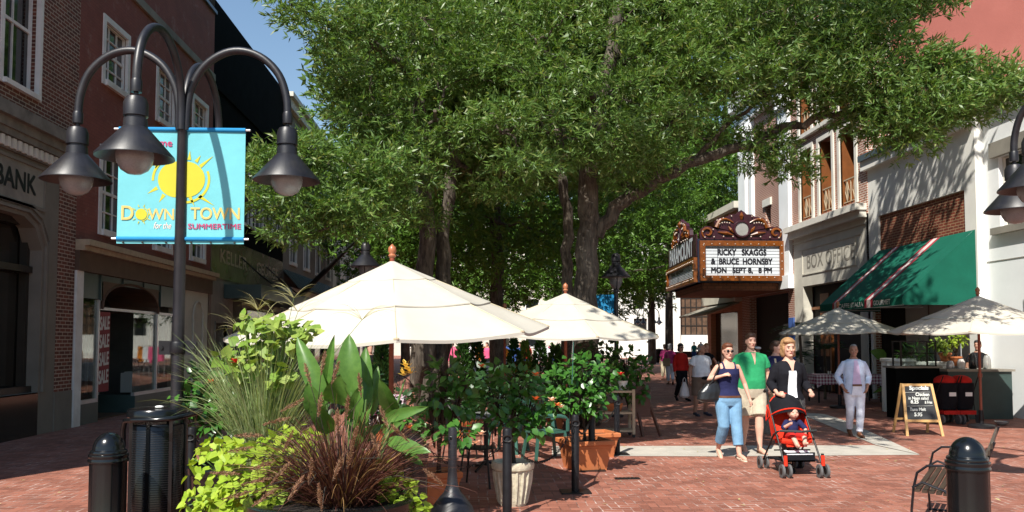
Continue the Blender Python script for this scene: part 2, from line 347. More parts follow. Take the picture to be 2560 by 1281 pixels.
def frames(D, roll=None):
    D = D/np.linalg.norm(D, axis=1, keepdims=True); a = rng.normal(size=D.shape)
    if roll is not None: a = roll+a*.25
    S = np.cross(D, a); S /= np.linalg.norm(S, axis=1, keepdims=True)+1e-9
    return D, S, np.cross(S, D)
def leaves(P0, D, L, Wd, tmpl, roll=None):          # template (n,3): along, across, up ; faces quads
    TV, TF = tmpl; D, S, U = frames(D, roll); n = len(P0)
    L = np.broadcast_to(L, (n,)); Wd = np.broadcast_to(Wd, (n,))
    V = P0[:, None, :]+D[:, None, :]*(TV[None, :, 0:1]*L[:, None, None])+S[:, None, :]*(TV[None, :, 1:2]*Wd[:, None, None])+U[:, None, :]*(TV[None, :, 2:3]*L[:, None, None])
    F = TF[None]+(np.arange(n)*len(TV))[:, None, None]
    return V.reshape(-1, 3), F.reshape(-1, TF.shape[1])
T_NEEDLE = (np.array([(0,0,0),(.45,.5,.03),(1,0,-.03),(.45,-.5,.03)], float), np.array([(0,1,2,3)]))
T_OVATE = (np.array([(0,0,0),(.3,.5,.05),(.68,.38,.03),(1,0,-.12),(.68,-.38,.03),(.3,-.5,.05),(.35,0,-.02),(.7,0,-.04)], float), np.array([(0,1,6,5),(1,2,7,6),(6,7,4,5),(2,3,4,7)][:2]+[(5,6,7,4),(2,3,4,7)]))
T_OVATE = (T_OVATE[0], np.array([(0,1,6,5),(6,1,2,7),(5,6,7,4),(7,2,3,4)]))
T_HEART = (np.array([(0,0,0),(-.12,.35,.06),(.25,.55,.06),(.65,.34,.02),(1,0,-.1),(.65,-.34,.02),(.25,-.55,.06),(-.12,-.35,.06),(.4,0,-.03)], float), np.array([(0,1,2,8),(8,2,3,4),(8,4,5,6),(0,8,6,7)]))
def blades(P0, D0, L, Wd, droop, seg=7, wind=None):  # arching strips
    n = len(P0); L = np.broadcast_to(L, (n,)); D0 = D0/np.linalg.norm(D0, axis=1, keepdims=True)
    S = np.cross(D0, np.array([0,0,1.])); S = S/(np.linalg.norm(S, axis=1, keepdims=True)+1e-6)
    S = S+rng.normal(size=S.shape)*.5; S /= np.linalg.norm(S, axis=1, keepdims=True)
    p = P0.copy(); d = D0.copy(); out = []
    dr = np.broadcast_to(droop, (n,))
    for i in range(seg+1):
        t = i/seg; wv = np.broadcast_to(Wd, (n,))*(1-t**2.2)*.5+.0004
        out.append(p-S*wv[:, None]); out.append(p+S*wv[:, None])
        p = p+d*(L/seg)[:, None]; d = d+np.array([0,0,-1.])*(dr*(.3+1.4*t)/seg)[:, None]
        d /= np.linalg.norm(d, axis=1, keepdims=True)
    V = np.stack(out, 1).reshape(-1, 3); k = 2*(seg+1)
    f = np.array([(2*i, 2*i+1, 2*i+3, 2*i+2) for i in range(seg)])
    return V, (f[None]+(np.arange(n)*k)[:, None, None]).reshape(-1, 4)
def join(parts):
    V = []; F = []; o = 0
    for v, f in parts: V.append(v); F.append(f+o); o += len(v)
    return np.concatenate(V), np.concatenate(F)
def rdir(n, up=0.): d = rng.normal(size=(n, 3)); d /= np.linalg.norm(d, axis=1, keepdims=True); d[:, 2] += up; return d
# writing
_tc = {}
def glyphs(s, sp=1.0, shear=0):
    if (s, sp, shear) in _tc: return _tc[(s, sp, shear)]
    cu = bpy.data.curves.new('lettering', 'FONT'); cu.body = s; cu.resolution_u = 4; cu.space_character = sp; cu.shear = shear
    cu.space_line = 1.0
    o = bpy.data.objects.new('lettering', cu); COL.objects.link(o); bpy.context.view_layer.update()
    me = bpy.data.meshes.new_from_object(o.evaluated_get(bpy.context.evaluated_depsgraph_get()))
    v = np.array([x.co[:2] for x in me.vertices]); f = [tuple(p.vertices) for p in me.polygons]
    bpy.data.objects.remove(o); bpy.data.curves.remove(cu); bpy.data.meshes.remove(me)
    v = (v-v.min(0))/(v.max(0)-v.min(0)); _tc[(s, sp, shear)] = (v, f); return v, f
def write(mb, s, o, u, v, mi=0, lift=.004, sp=1.0, shear=0, bold=0):   # text box: corner o, edge vectors u (along) and v (up)
    g, f = glyphs(s, sp, shear); o = Vector(o); u = Vector(u); v = Vector(v); n = u.cross(v).normalized()
    offs = [(0, 0)] if not bold else [(0, 0), (bold, 0), (0, bold), (bold, bold)]
    for k, (a, b_) in enumerate(offs):
        mb.add([o+u*x+v*y+n*(lift+k*.0004)+u.normalized()*a+v.normalized()*b_ for x, y in g], f, mi)
def baked(mb, name, mats, parent, vox=.008, smooth=2, loc=None):     # one continuous skin over overlapping closed pieces
    o = mb.build(name, mats); md = o.modifiers.new('r', 'REMESH'); md.mode = 'VOXEL'; md.voxel_size = vox
    if smooth: sm = o.modifiers.new('s', 'SMOOTH'); sm.iterations = smooth; sm.factor = .5
    bpy.context.view_layer.update()
    me = bpy.data.meshes.new_from_object(o.evaluated_get(bpy.context.evaluated_depsgraph_get()))
    old = o.data; bpy.data.objects.remove(o); bpy.data.meshes.remove(old); me.name = name
    me.polygons.foreach_set('use_smooth', [True]*len(me.polygons))
    return link(name, me, parent, loc)
# facade with real openings: plane through o, along u (unit), up z, outward normal n
def facade(mb, o, u, n, W_, H_, holes, mi=0, depth=.18, z0=0, mj=None):
    o = Vector(o); u = Vector(u); n = Vector(n); mj = mi if mj is None else mj
    xs = sorted({0, W_, *[h[0] for h in holes], *[h[1] for h in holes]}); zs = sorted({z0, H_, *[h[2] for h in holes], *[h[3] for h in holes]})
    pt = lambda a, z, d=0: o+u*a+Vector((0,0,z))-n*d
    flip = u.cross(Vector((0,0,1))).dot(n) < 0
    def q(a, b, c, d, k): mb.add([a, b, c, d], [(3,2,1,0) if flip else (0,1,2,3)], k)
    for i in range(len(xs)-1):
        for j in range(len(zs)-1):
            cx, cz = (xs[i]+xs[i+1])/2, (zs[j]+zs[j+1])/2
            if any(h[0] < cx < h[1] and h[2] < cz < h[3] for h in holes): continue
            q(pt(xs[i], zs[j]), pt(xs[i+1], zs[j]), pt(xs[i+1], zs[j+1]), pt(xs[i], zs[j+1]), mi)
    for a, b, c, d in holes:
        q(pt(a,c), pt(a,d), pt(a,d,depth), pt(a,c,depth), mj); q(pt(b,d), pt(b,c), pt(b,c,depth), pt(b,d,depth), mj)
        q(pt(a,c,depth), pt(b,c,depth), pt(b,c), pt(a,c), mj); q(pt(a,d), pt(b,d), pt(b,d,depth), pt(a,d,depth), mj)
class Wall:      # frame of reference on a facade: (along, height, out)
    def __init__(s, o, u, n): s.o = Vector(o); s.u = Vector(u); s.n = Vector(n)
    def p(s, a, z, d=0): return s.o+s.u*a+Vector((0,0,z))+s.n*d
    def box(s, mb, a0, a1, z0, z1, d0, d1, mi=0):
        q = [s.p(a, z, d) for a in (a0, a1) for z in (z0, z1) for d in (d0, d1)]
        mb.box([min(v[i] for v in q) for i in range(3)], [max(v[i] for v in q) for i in range(3)], mi)
def window(wl, parent, a0, a1, z0, z1, frame='white_paint', pane='glass_dark', trim=.1, cols=3, rows=4, depth=.15, sill=True, proud=.03, sash=True, bar=.025):
    fr = MB(); T = trim
    if T:
        wl.box(fr, a0-T, a0+.02, z0-T, z1+T, -depth*.3, proud); wl.box(fr, a1-.02, a1+T, z0-T, z1+T, -depth*.3, proud)
        wl.box(fr, a0+.02, a1-.02, z1-.02, z1+T, -depth*.3, proud); wl.box(fr, a0+.02, a1-.02, z0-T, z0+.02, -depth*.3, proud+(.05 if sill else 0))
    iw = .05
    wl.box(fr, a0+.021, a0+iw, z0+.021, z1-.021, -depth+.005, -depth+.07); wl.box(fr, a1-iw, a1-.021, z0+.021, z1-.021, -depth+.005, -depth+.07)
    wl.box(fr, a0+iw, a1-iw, z1-iw, z1-.021, -depth+.005, -depth+.07); wl.box(fr, a0+iw, a1-iw, z0+.021, z0+iw, -depth+.005, -depth+.07)
    for i in range(1, cols): x = a0+(a1-a0)*i/cols; wl.box(fr, x-bar/2, x+bar/2, z0+iw, z1-iw, -depth+.008, -depth+.045)
    for j in range(1, rows):
        z = z0+(z1-z0)*j/rows; h = bar/2 if not (sash and j == rows//2) else .03
        wl.box(fr, a0+iw, a1-iw, z-h, z+h, -depth+.008, -depth+.05)
    f = fr.build('window', frame, parent, loc='w'); pn = MB(); wl.box(pn, a0+.01, a1-.01, z0+.01, z1-.01, -depth-.02, -depth+.012)
    g = pn.build('pane', pane, f, loc='z'); return f
# ---------------------------------------------------------------- ground
g = MB(); g.add([(-400,-60,0),(400,-60,0),(400,900,0),(-400,900,0)], [(0,1,2,3)]); struct(g.build('ground', 'brick_paving'))
def strip(name, pts, z=.004):
    s = MB(); s.add([(p[0], p[1], z) for p in pts], [tuple(range(len(pts)))]); return struct(s.build(name, 'concrete'))
a, b_, c, d = G(1500,1122), G(2190,1117), G(2300,1138), G(1560,1141)
strip('path', [G(1380,1141), d, G(1800,1142), c, G(2185,1114), G(1600,1116), G(1380,1116)])
strip('path', [G(1990,1032), G(2190,1114.0), G(2300,1138), G(2120,1055), G(2060,1036)], .008)
strip('path', [(-8,60,0),(12,60,0),(12,60.8,0),(-8,60.8,0)])
# ---------------------------------------------------------------- left side of the street, wall plane x = -8
LX = -8.0
def bldg(name, label, loc, cat='building'): return thing(name, label, cat, loc)
def backing(parent, x0, x1, y0, y1, h, m='interior_dark', name='back_wall', z0=0):
    b = MB(); b.box((x0, y0, z0), (x1, y1, h)); return b.build(name, m, parent, loc='w')
# bank
bk = bldg('bank_building', 'dark brick bank with old stone cornice and arched stone shopfront at far left', (LX, 13, 0))
wl = Wall((LX, 9, 0), (0,1,0), (1,0,0))          # a = Y-9
mb = MB(); hol = [(5.25, 6.45, 6.2, 8.6), (2.4, 3.6, 6.2, 8.6)]
facade(mb, wl.o, wl.u, wl.n, 8.0, 12, hol, depth=.22, z0=5.0)
mb.box((-20, 6.3, 0), (LX-1.2, 16.995, 12)); mb.box((LX-1.2, 6.3, 0), (LX-.03, 8.995, 11.98)); mb.box((LX-1.2, 16.7, 0), (LX-.001, 16.995, 12)); mb.box((LX-1.2, 9, 11.9), (LX-.01, 16.9, 12)); mb.box((LX-1.2, 9, 0), (LX-.01, 9.2, 12))
mb.box((LX-.02, 16.3, .75), (LX+.03, 16.98, 5.0)); mb.box((LX-.25, 9, 4.9), (LX-.02, 16.6, 5.0))
mb.build('wall', 'bank_brick', bk, loc='w')
for h in hol: window(wl, bk, *h, trim=.07, cols=2, rows=2, depth=.2)
mb = MB()
for a0, a1, z0, z1, o in ((0, 7.6, 5.0, 5.22, .08), (0, 7.65, 5.22, 5.34, .16), (0, 7.7, 5.5, 5.72, .30), (0, 7.7, 5.34, 5.5, .2)): wl.box(mb, a0, a1, z0, z1, -.02, o)
mb.build('cornice', 'cornice_old', bk, loc='w')
mb = MB()
for i in range(42): wl.box(mb, .05+i*.18, .05+i*.18+.09, 5.03, 5.2, .075, .14)
mb.build('dentil', 'trim_stone', bk, loc='w')
mb = MB()                                                        # stone front with a bevelled shop opening
oa0, oa1, oz0, oz1 = 1.2, 6.72, .78, 3.95; cut = .55
fr = [(oa0, oz0), (oa1, oz0), (oa1, oz1-cut), (oa1-.25, oz1-.16), (oa1-cut-.1, oz1), (oa0+cut+.1, oz1), (oa0+.25, oz1-.16), (oa0, oz1-cut)]
A1 = 7.3; Zt = 5.0
P3 = lambda a, z, d=.02: wl.p(a, z, d)
mb.add([P3(oa1,0),P3(A1,0),P3(A1,Zt),P3(oa1,Zt)], [(0,1,2,3)]); mb.add([P3(0,0),P3(oa0,0),P3(oa0,Zt),P3(0,Zt)], [(0,1,2,3)])
mb.add([P3(oa0,oz1),P3(oa1,oz1),P3(oa1,Zt),P3(oa0,Zt)], [(0,1,2,3)])
mb.add([P3(oa1,oz1-cut),P3(oa1,oz1),P3(oa1-cut-.1,oz1),P3(oa1-.25,oz1-.16)], [(0,1,2,3)]); mb.add([P3(oa0,oz1-cut),P3(oa0+.25,oz1-.16),P3(oa0+cut+.1,oz1),P3(oa0,oz1)], [(0,1,2,3)])
n_ = len(fr)
for i in range(n_):
    p, q = fr[i], fr[(i+1) % n_]; mb.add([P3(*p), P3(*q), P3(*q, -.3), P3(*p, -.3)], [(0,1,2,3)])
mb.box((LX-.02, 16.3, 0), (LX+.045, 16.98, .75)); mb.add([P3(A1,0),P3(A1,Zt),P3(A1,Zt,-.1),P3(A1,0,-.1)], [(0,1,2,3)])
for w_, o_ in ((.10, .05), (.2, .035)):                          # moulding round the opening
    cx_, cz_ = (oa0+oa1)/2, 2.4
    ex = [(x+(w_ if x > cx_ else -w_), z+(w_ if z > cz_ else 0)) for x, z in fr]
    for i in (1, 2, 3, 4, 5, 6):
        p, q = ex[i], ex[(i+1) % n_]; mb.bar(P3(*p, o_), P3(*q, o_), .05, .05)
wl.box(mb, 1.6, 6.75, 4.12, 4.18, .0, .06); wl.box(mb, 1.6, 6.75, 4.88, 4.94, .0, .06); wl.box(mb, 6.69, 6.75, 4.18, 4.88, .0, .06)
mb.build('stone_front', 'tan_stone', bk, loc='w')
mb = MB(); wl.box(mb, 1.65, 6.69, 4.18, 4.88, .012, .03); sg = mb.build('sign_panel', 'limestone', bk, loc='w')
mb = MB(); write(mb, 'BANK', wl.p(5.12, 4.37, .032), (0, 1.28, 0), (0, 0, .34), bold=.022); mb.build('lettering', 'sign_black', sg, loc='z')
mb = MB()
for x in (oa0, 3.05, 4.9, oa1-.09): wl.box(mb, x, x+.09, oz0, oz1-.1, -.34, -.2)
wl.box(mb, oa0, oa1, 2.98, 3.1, -.3, -.14); wl.box(mb, oa0, oa1, oz0, oz0+.12, -.3, -.1); wl.box(mb, oa0, oa1, oz1-.12, oz1, -.32, -.2)
f_ = mb.build('shop_window', 'bronze_frame', bk, loc='w'); mb = MB(); wl.box(mb, oa0, oa1, oz0, oz1, -.42, -.36); mb.build('pane', 'glass_room', f_, loc='z')
mb = MB(); wl.box(mb, 0, 6.7, 0, .76, -.3, .035); mb.build('marble_base', 'black_marble', bk, loc='w')
# painted red brick building
rb = bldg('brick_building', 'red painted brick building with white framed windows above a shop', (LX, 17, 0))
wl = Wall((LX, 17, 0), (0,1,0), (1,0,0)); mb = MB()
U = [(1.12, 2.3), (4.15, 5.3), (6.85, 8.05)]
hol = [(a, b, z0, z1) for a, b in U for z0, z1 in ((7.4, 8.72), (4.12, 5.85))]
facade(mb, wl.o, wl.u, wl.n, 8.65, 11.85, hol, depth=.16, z0=3.75)
mb.box((-20, 17, 0), (LX-3.4, 25.645, 11.85)); mb.box((LX-3.4, 17.005, 3.55), (LX-.17, 25.64, 3.75)); mb.box((LX-3.4, 17.005, 11.7), (LX-.02, 25.64, 11.84))
mb.build('wall', 'painted_red_brick', rb, loc='w')
for h in hol: window(wl, rb, *h, trim=.11, cols=3, rows=4, depth=.12)
mb = MB(); wl.box(mb, 0, 8.65, 9.75, 9.95, -.02, .06); mb.build('stone_band', 'limestone', rb, loc='w')
mb = MB(); wl.box(mb, 0, 8.65, 11.85, 11.95, -.3, .08); mb.build('coping', 'roof_metal', rb, loc='w')
mb = MB(); wl.box(mb, 0.02, 8.62, 3.66, 3.78, -.1, .30); wl.box(mb, 0.02, 8.62, 3.56, 3.66, -.1, .2); mb.build('cornice', 'pale_wood', rb, loc='w')
mb = MB(); wl.box(mb, .02, 8.62, 3.15, 3.56, -.3, .10); mb.build('fascia', 'brown_fascia', rb, loc='w')
mb = MB(); wl.box(mb, .02, .32, 0, 3.15, -.3, .06); mb.build('pilaster', 'white_paint', rb, loc='w')
mb = MB(); wl.box(mb, 6.1, 8.4, 0, 3.15, -.3, .03)
mb.build('side_wall', 'beige_stone', rb, loc='w')
mb = MB(); ar = [wl.p(7.05+ .42*(1-math.cos(t)), 2.45+.42*math.sin(t), .055) for t in np.linspace(0, math.pi, 12)]
mb.tube([wl.p(7.05, .4, .05)]+ar+[wl.p(7.89, .4, .05)], .028, 6); mb.build('blind_arch', 'beige_stone', rb, loc='w')
mb = MB(); wl.box(mb, 8.4, 8.65, 0, 3.15, -.3, .05); mb.build('corner_post', 'brown_fascia', rb, loc='w')
# shopfront: teal panels, windows, recessed arched entrance
mb = MB(); wl.box(mb, .32, 1.25, 2.62, 3.15, -.12, -.02); wl.box(mb, 1.25, 4.7, 2.98, 3.15, -.12, -.02); wl.box(mb, 4.7, 6.1, 2.62, 3.15, -.12, -.02); wl.box(mb, .32, 1.25, 0, .42, -.12, .0); wl.box(mb, 3.2, 6.1, 0, .42, -.12, .0)
for x in (.32, 1.25, 2.4, 3.6, 4.7, 6.06): wl.box(mb, x-.02, x+.02, 2.6 if x in (.32, 1.25, 4.7, 6.06) else 2.98, 3.15, -.05, .012)
mb.build('teal_panel', 'dark_teal_panel', rb, loc='w')
mb = MB()                                                        # arch spandrel and dark barrel hood over entrance
cxa, ra, rz = 2.95, 1.6, .62; pts = [(cxa-ra*math.cos(t), 2.42+rz*math.sin(t)**.8) for t in np.linspace(0, math.pi, 18)]
for i in range(17):
    (x0, z0), (x1, z1) = pts[i], pts[i+1]; q = [wl.p(x0,z0,.0), wl.p(x1,z1,.0), wl.p(x1,3.02,.0), wl.p(x0,3.02,.0)]
    mb.add([*q], [(0,1,2,3)]); mb.add([wl.p(x0,z0,.02), wl.p(x1,z1,.02), wl.p(x1,z1,-1.2), wl.p(x0,z0,-1.2)], [(0,1,2,3)])
mb.tube([wl.p(x, z, .0) for x, z in pts], .03, 6)
mb.build('arched_hood', 'brown_fascia', rb, loc='w')
mb = MB()
for x, z0, z1 in ((.34, .42, 2.62), (1.22, 0, 2.62), (4.55, .42, 2.45), (6.03, .42, 2.62)): wl.box(mb, x, x+.06, z0, z1, -.1, -.02)
for x, z1 in ((2.6, 2.45), (3.35, 2.45), (3.95, 2.45)): wl.box(mb, x, x+.05, .0, z1, -1.25, -1.19)
wl.box(mb, 1.25, 6.05, 2.4, 2.46, -.12, -.05); wl.box(mb, .34, 1.25, .42, .5, -.1, -.02); wl.box(mb, 3.2, 6.05, .42, .5, -.1, -.02)
sf = mb.build('shop_window', 'aluminium', rb, loc='w')
m, t, b = newmat('shop_glass'); b.inputs['Base Color'].default_value = (.02, .025, .025, 1); b.inputs['Roughness'].default_value = .03
tr = N(t, 'ShaderNodeBsdfTransparent'); tr.inputs[0].default_value = (.75, .8, .78, 1); gl = N(t, 'ShaderNodeBsdfGlossy'); gl.inputs['Roughness'].default_value = .02
fz = N(t, 'ShaderNodeFresnel'); fz.inputs[0].default_value = 1.5; mx = N(t, 'ShaderNodeMixShader'); t.links.new(mth(t, 'MINIMUM', mth(t, 'MULTIPLY', fz.outputs[0], .6), 1.0), mx.inputs[0]); t.links.new(tr.outputs[0], mx.inputs[1]); t.links.new(gl.outputs[0], mx.inputs[2]); t.links.new(mx.outputs[0], t.nodes['Material Output'].inputs[0])
mb = MB(); wl.box(mb, .4, 1.22, .5, 2.6, -.07, -.062); wl.box(mb, 4.61, 6.03, .5, 2.4, -.07, -.062); wl.box(mb, 3.2, 4.55, .5, 2.4, -.075, -.067); mb.build('pane', 'shop_glass', sf, loc='z')
mb = MB(); wl.box(mb, .3, 6.1, 0, 3.5, -3.4, -3.3); wl.box(mb, .1, .31, 0, 3.5, -3.3, -.31); wl.box(mb, 6.11, 6.3, 0, 3.5, -3.3, -.31); wl.box(mb, .32, 6.1, 3.2, 3.5, -3.3, -.13)
mb.build('shop_room', 'interior_grey', rb, loc='w')
mb = MB(); wl.box(mb, .35, 6.05, .002, .03, -3.25, -.15); mb.build('shop_floor', 'interior_warm', rb, loc='w')
mb = MB(); wl.box(mb, 1.3, 3.1, .0, .22, -1.6, -1.3); wl.box(mb, 3.2, 3.26, 0.0, .45, -1.2, -.12); mb.build('entrance_step', 'dark_teal_panel', rb, loc='w')
mb = MB(); wl.box(mb, 1.30, 1.86, .62, 2.36, -.07, -.05); sb = tag(mb.build('sale_banner', 'sale_red', None), 'tall red banner repeating SALE inside the left shop window', 'banner')
sb.data.transform(Matrix.Translation((LX, 0, 0))) if False else None
mb = MB()
for i in range(4): write(mb, 'SALE', wl.p(1.34, .78+i*.39, -.048), (0, .46, .03), (0, 0, .28), bold=.02)
mb.build('lettering', 'sale_white', sb)
def furn(name, label, cat, fn, m, loc=(0,0,0)): mb = MB(); fn(mb); return tag(mb.build(name, m), label, cat)
furn('display_rack', 'pale display rack with white vases behind the shop window', 'display rack', lambda b: [b.box((LX-1.0, 22.0+i*.5, .9), (LX-.6, 22.3+i*.5, .93)) or b.lathe([(.05,.93),(.09,1.0),(.07,1.12),(.03,1.2),(.05,1.24)], (LX-.8, 22.15+i*.5, 0), 10) for i in range(2)]+[b.box((LX-1.05, 21.9, .4), (LX-.55, 22.9, .9))]+[b.box((LX-.9, 22.95, 0.5), (LX-.75, 23.05, 2.2))], 'white_plastic')
furn('display_shelf', 'shelf of small white goods in the narrow shop window', 'shelf', lambda b: [b.box((LX-.7, 17.5, z), (LX-.35, 18.1, z+.03)) or b.box((LX-.62, 17.6, z+.03), (LX-.5, 17.75, z+.16)) or b.lathe([(.05,z+.03),(.06,z+.12),(.02,z+.2)], (LX-.5, 17.92, 0), 8) for z in (.55, 1.0, 1.45, 1.9)], 'white_plastic')
# black fronted jewellers
jb = bldg('jewellery_shop_building', 'black fronted building over a polished granite shop sign', (LX, 26, 0))
wl = Wall((LX, 25.65, 0), (0,1,0), (1,0,0)); mb = MB()
hol = [(a, a+1.15, 5.85, 8.3) for a in (3.5, 5.1, 6.7, 8.2)]; hol[3] = (8.15, 9.1, 5.85, 8.3)
facade(mb, wl.o, wl.u, wl.n, 9.7, 12.35, hol, depth=.2, z0=5.05)
mb.box((-20, 25.65, 0), (LX-1.5, 35.3, 12.3)); mb.box((LX-1.5, 25.66, 12.1), (LX-.01, 35.3, 12.34)); wl.box(mb, 0, 9.7, 9.6, 9.75, -.02, .06)
mb.build('wall', 'black_facade', jb, loc='w')
for h in hol: window(wl, jb, *h, trim=.08, cols=1, rows=2, depth=.15)
mb = MB(); wl.box(mb, .0, 9.6, 3.7, 5.05, -.3, .03); sg = mb.build('granite_sign', 'polished_granite', jb, loc='w')
mb = MB(); write(mb, 'KELLER', wl.p(.9, 4.22, .032), (0, 3.1, 0), (0, 0, .42), bold=.02); write(mb, 'AND', wl.p(4.25, 4.22, .032), (0, .8, 0), (0, 0, .17)); write(mb, 'GEORGE', wl.p(5.35, 4.22, .032), (0, 3.3, 0), (0, 0, .42), bold=.02)
mb.build('lettering', 'pale_wood', sg, loc='z')
mb = MB(); facade(mb, wl.o, wl.u, wl.n, 9.6, 3.7, [(.6, 1.85, 0, 2.3), (2.5, 3.6, .6, 3.1), (4.3, 9.3, .5, 2.9)], depth=.5); wl.box(mb, .55, .6, 0, 2.35, -.1, .03); wl.box(mb, 1.85, 1.9, 0, 2.35, -.1, .03)
mb.build('stone_front', 'limestone', jb, loc='w')
mb = MB(); wl.box(mb, .6, 1.85, 0, 2.3, -.52, -.45); wl.box(mb, 2.5, 3.6, .6, 3.1, -.52, -.3); wl.box(mb, 4.3, 9.3, .5, 2.9, -.52, -.3); mb.build('shop_window', 'glass_room', jb, loc='w')
mb = MB(); wl.box(mb, 1.4, 9.4, 3.1, 3.55, .02, 1.2); mb.build('canopy', 'dark_teal_panel', jb, loc='w')
mb = MB()
for a in (3.2, 6.6): mb.tube([wl.p(a+1.2, 3.55, 1.1), wl.p(a+.6, 4.1, .5), wl.p(a, 4.6, .05)], .03, 6)
mb.build('chain', 'iron', jb, loc='w')
# tan stone building and the row beyond
tb = bldg('stone_building', 'tan stone building with green tiled shop hood behind umbrella', (LX, 35.5, 0))
wl = Wall((LX, 35.35, 0), (0,1,0), (1,0,0)); mb = MB(); hol = [(1.3+i*3.0, 2.6+i*3.0, z, z+2.1) for i in range(4) for z in (5.2, 8.4)]+[(.8, 3.2, .5, 3.0), (4, 6.4, 0, 3.2), (7.4, 11.6, .5, 3.0)]
facade(mb, wl.o, wl.u, wl.n, 12.6, 12.4, hol, depth=.25)
mb.box((-20, 35.35, 0), (LX-.8, 47.9, 12.3)); mb.box((LX-.8, 35.36, 12.2), (LX-.02, 47.9, 12.38)); mb.build('wall', 'tan_stone', tb, loc='w')
for h in hol[:8]: window(wl, tb, *h, trim=.12, cols=2, rows=2, depth=.2, frame='trim_stone')
mb = MB(); wl.box(mb, .7, 11.8, 0, 3.3, -.5, -.26); mb.build('shop_window', 'glass_room', tb, loc='w')
mb = MB(); wl.box(mb, -.02, 12.7, 12.2, 12.4, -.02, .35); wl.box(mb, 0, 12.6, 11.8, 12.2, -.02, .2); wl.box(mb, 0, 12.6, 11.0, 11.1, -.02, .08); mb.build('cornice', 'beige_stone', tb, loc='w')
mb = MB(); wl.box(mb, 0, 12.6, 3.5, 4.0, -.02, .4); mb.build('shop_cornice', 'beige_stone', tb, loc='w')
mb = MB(); q = [wl.p(.1, 4.0, .7), wl.p(12.5, 4.0, .7), wl.p(12.5, 4.75, .05), wl.p(.1, 4.75, .05)]; mb.poly(q, .05, (.7, 0, .7))
for i in range(42): mb.bar(wl.p(.2+i*.3, 4.02, .72), wl.p(.2+i*.3, 4.77, .07), .05, .05)
mb.build('tiled_hood', 'dark_teal_panel', tb, loc='w')
def row_house(name, label, x, nx, y0, L, h, m, rows_, frame='trim_stone', ncol=3, z1=0):
    b = bldg(name, label, (x, y0, 0)); wl = Wall((x, y0, 0), (0,1,0), (nx,0,0)); mb = MB()
    hol = [((i+.5)*L/ncol-.6, (i+.5)*L/ncol+.6, z, z+1.9) for i in range(ncol) for z in rows_]+[(.6, L-.6, .5, 3.1)]
    facade(mb, wl.o, wl.u, wl.n, L, h, hol, depth=.25); x0, x1 = sorted((x-nx*.8, x-nx*14)); mb.box((x0, y0, 0), (x1, y0+L, h-.05)); x0, x1 = sorted((x-nx*.8, x-nx*.02)); mb.box((x0, y0+.01, h-.2), (x1, y0+L, h-.02)); mb.box((x0, y0+.005, 0), (x1, y0+.2, h-.03)); mb.box((x0, y0+L-.2, 0), (x1, y0+L-.005, h-.03))
    mb.build('wall', m, b, loc='w')
    for q in hol[:-1]: window(wl, b, *q, trim=.1, cols=1, rows=2, depth=.2, frame=frame)
    mb = MB(); wl.box(mb, .55, L-.55, .4, 3.15, -.4, -.26); mb.build('shop_window', 'glass_room', b, loc='w')
    mb = MB(); wl.box(mb, 0, L, h-.3, h, -.02, .3); wl.box(mb, 0, L, 3.5, 3.9, -.02, .3); mb.build('cornice', 'beige_stone', b, loc='w'); return b
row_house('row_building', 'pale stone row building beyond the green tiled hood', LX, 1, 48, 11, 12.2, 'beige_stone', (5, 8.2))
row_house('row_building', 'farther red brick row building on the left of the mall', LX, 1, 59.2, 14, 11, 'orange_brick', (5, 8))
# flagpole leaning out from the tan building
mb = MB(); p0, p1 = P(755, 735, 30), P(893, 600, 24.5); mb.tube([p0, p0.lerp(p1, .5), p1], [.10, .085, .03], 10); mb.ell(p1, (.05,.05,.05)); 
tag(mb.build('flagpole', 'iron', None, True), 'dark bare flagpole slanting out above the big cream umbrella', 'flagpole')
# ---------------------------------------------------------------- right side, wall plane x = 12
RX = 12.0
wb = bldg('stucco_building', 'bright white stucco building with blue reflecting window at far right', (RX+.22, 12, 0))
wl = Wall((RX+.22, 8, 0), (0,1,0), (-1,0,0)); mb = MB(); hol = [(6.5, 10.5, 4.35, 6.0), (2, 5, 4.35, 6.0), (4.0, 9.2, .0, 2.75)]
facade(mb, wl.o, wl.u, wl.n, 11.05, 7.35, hol, depth=.25); mb.box((RX+1.2, 8, 0), (26, 19.0, 7.3)); mb.box((RX+.23, 8, 7.15), (RX+1.2, 19.0, 7.34)); mb.box((RX+.23, 8, 0), (RX+1.2, 8.2, 7.3)); mb.box((RX+.5, 18.85, 0), (RX+1.2, 19.04, 7.3))
mb.build('wall', 'bright_stucco', wb, loc='w')
for h in hol[:2]: window(wl, wb, *h, trim=0, cols=1, rows=1, depth=.16, frame='trim_stone')
mb = MB()
for h in hol[:2]: wl.box(mb, h[0]-.2, h[1]+.2, h[3], h[3]+.35, -.02, .10); wl.box(mb, h[0]-.2, h[1]+.2, h[2]-.16, h[2], -.02, .12)
mb.build('window_surround', 'limestone', wb, loc='w')
mb = MB(); wl.box(mb, 0, 11.03, 7.35, 7.6, -.5, .25); wl.box(mb, 0, 11.03, 7.2, 7.35, -.1, .15); mb.build('cornice', 'white_stucco', wb, loc='w')
mb = MB(); wl.box(mb, 0, 11.03, 3.58, 3.6, -.01, .012); mb.build('string_line', 'limestone', wb, loc='w')
mb = MB(); wl.box(mb, 3.8, 9.4, 2.74, 3.1, -.02, .2); sgn = mb.build('fascia_sign', 'polished_granite', wb, loc='w')
mb = MB(); wl.box(mb, 4.0, 9.2, 0, 2.74, -1.5, -1.4); wl.box(mb, 4, 4.1, 0, 2.74, -.25, -.05); wl.box(mb, 6.4, 6.5, 0, 2.74, -.25, -.05); mb.build('shop_opening', 'interior_warm', wb, loc='w')
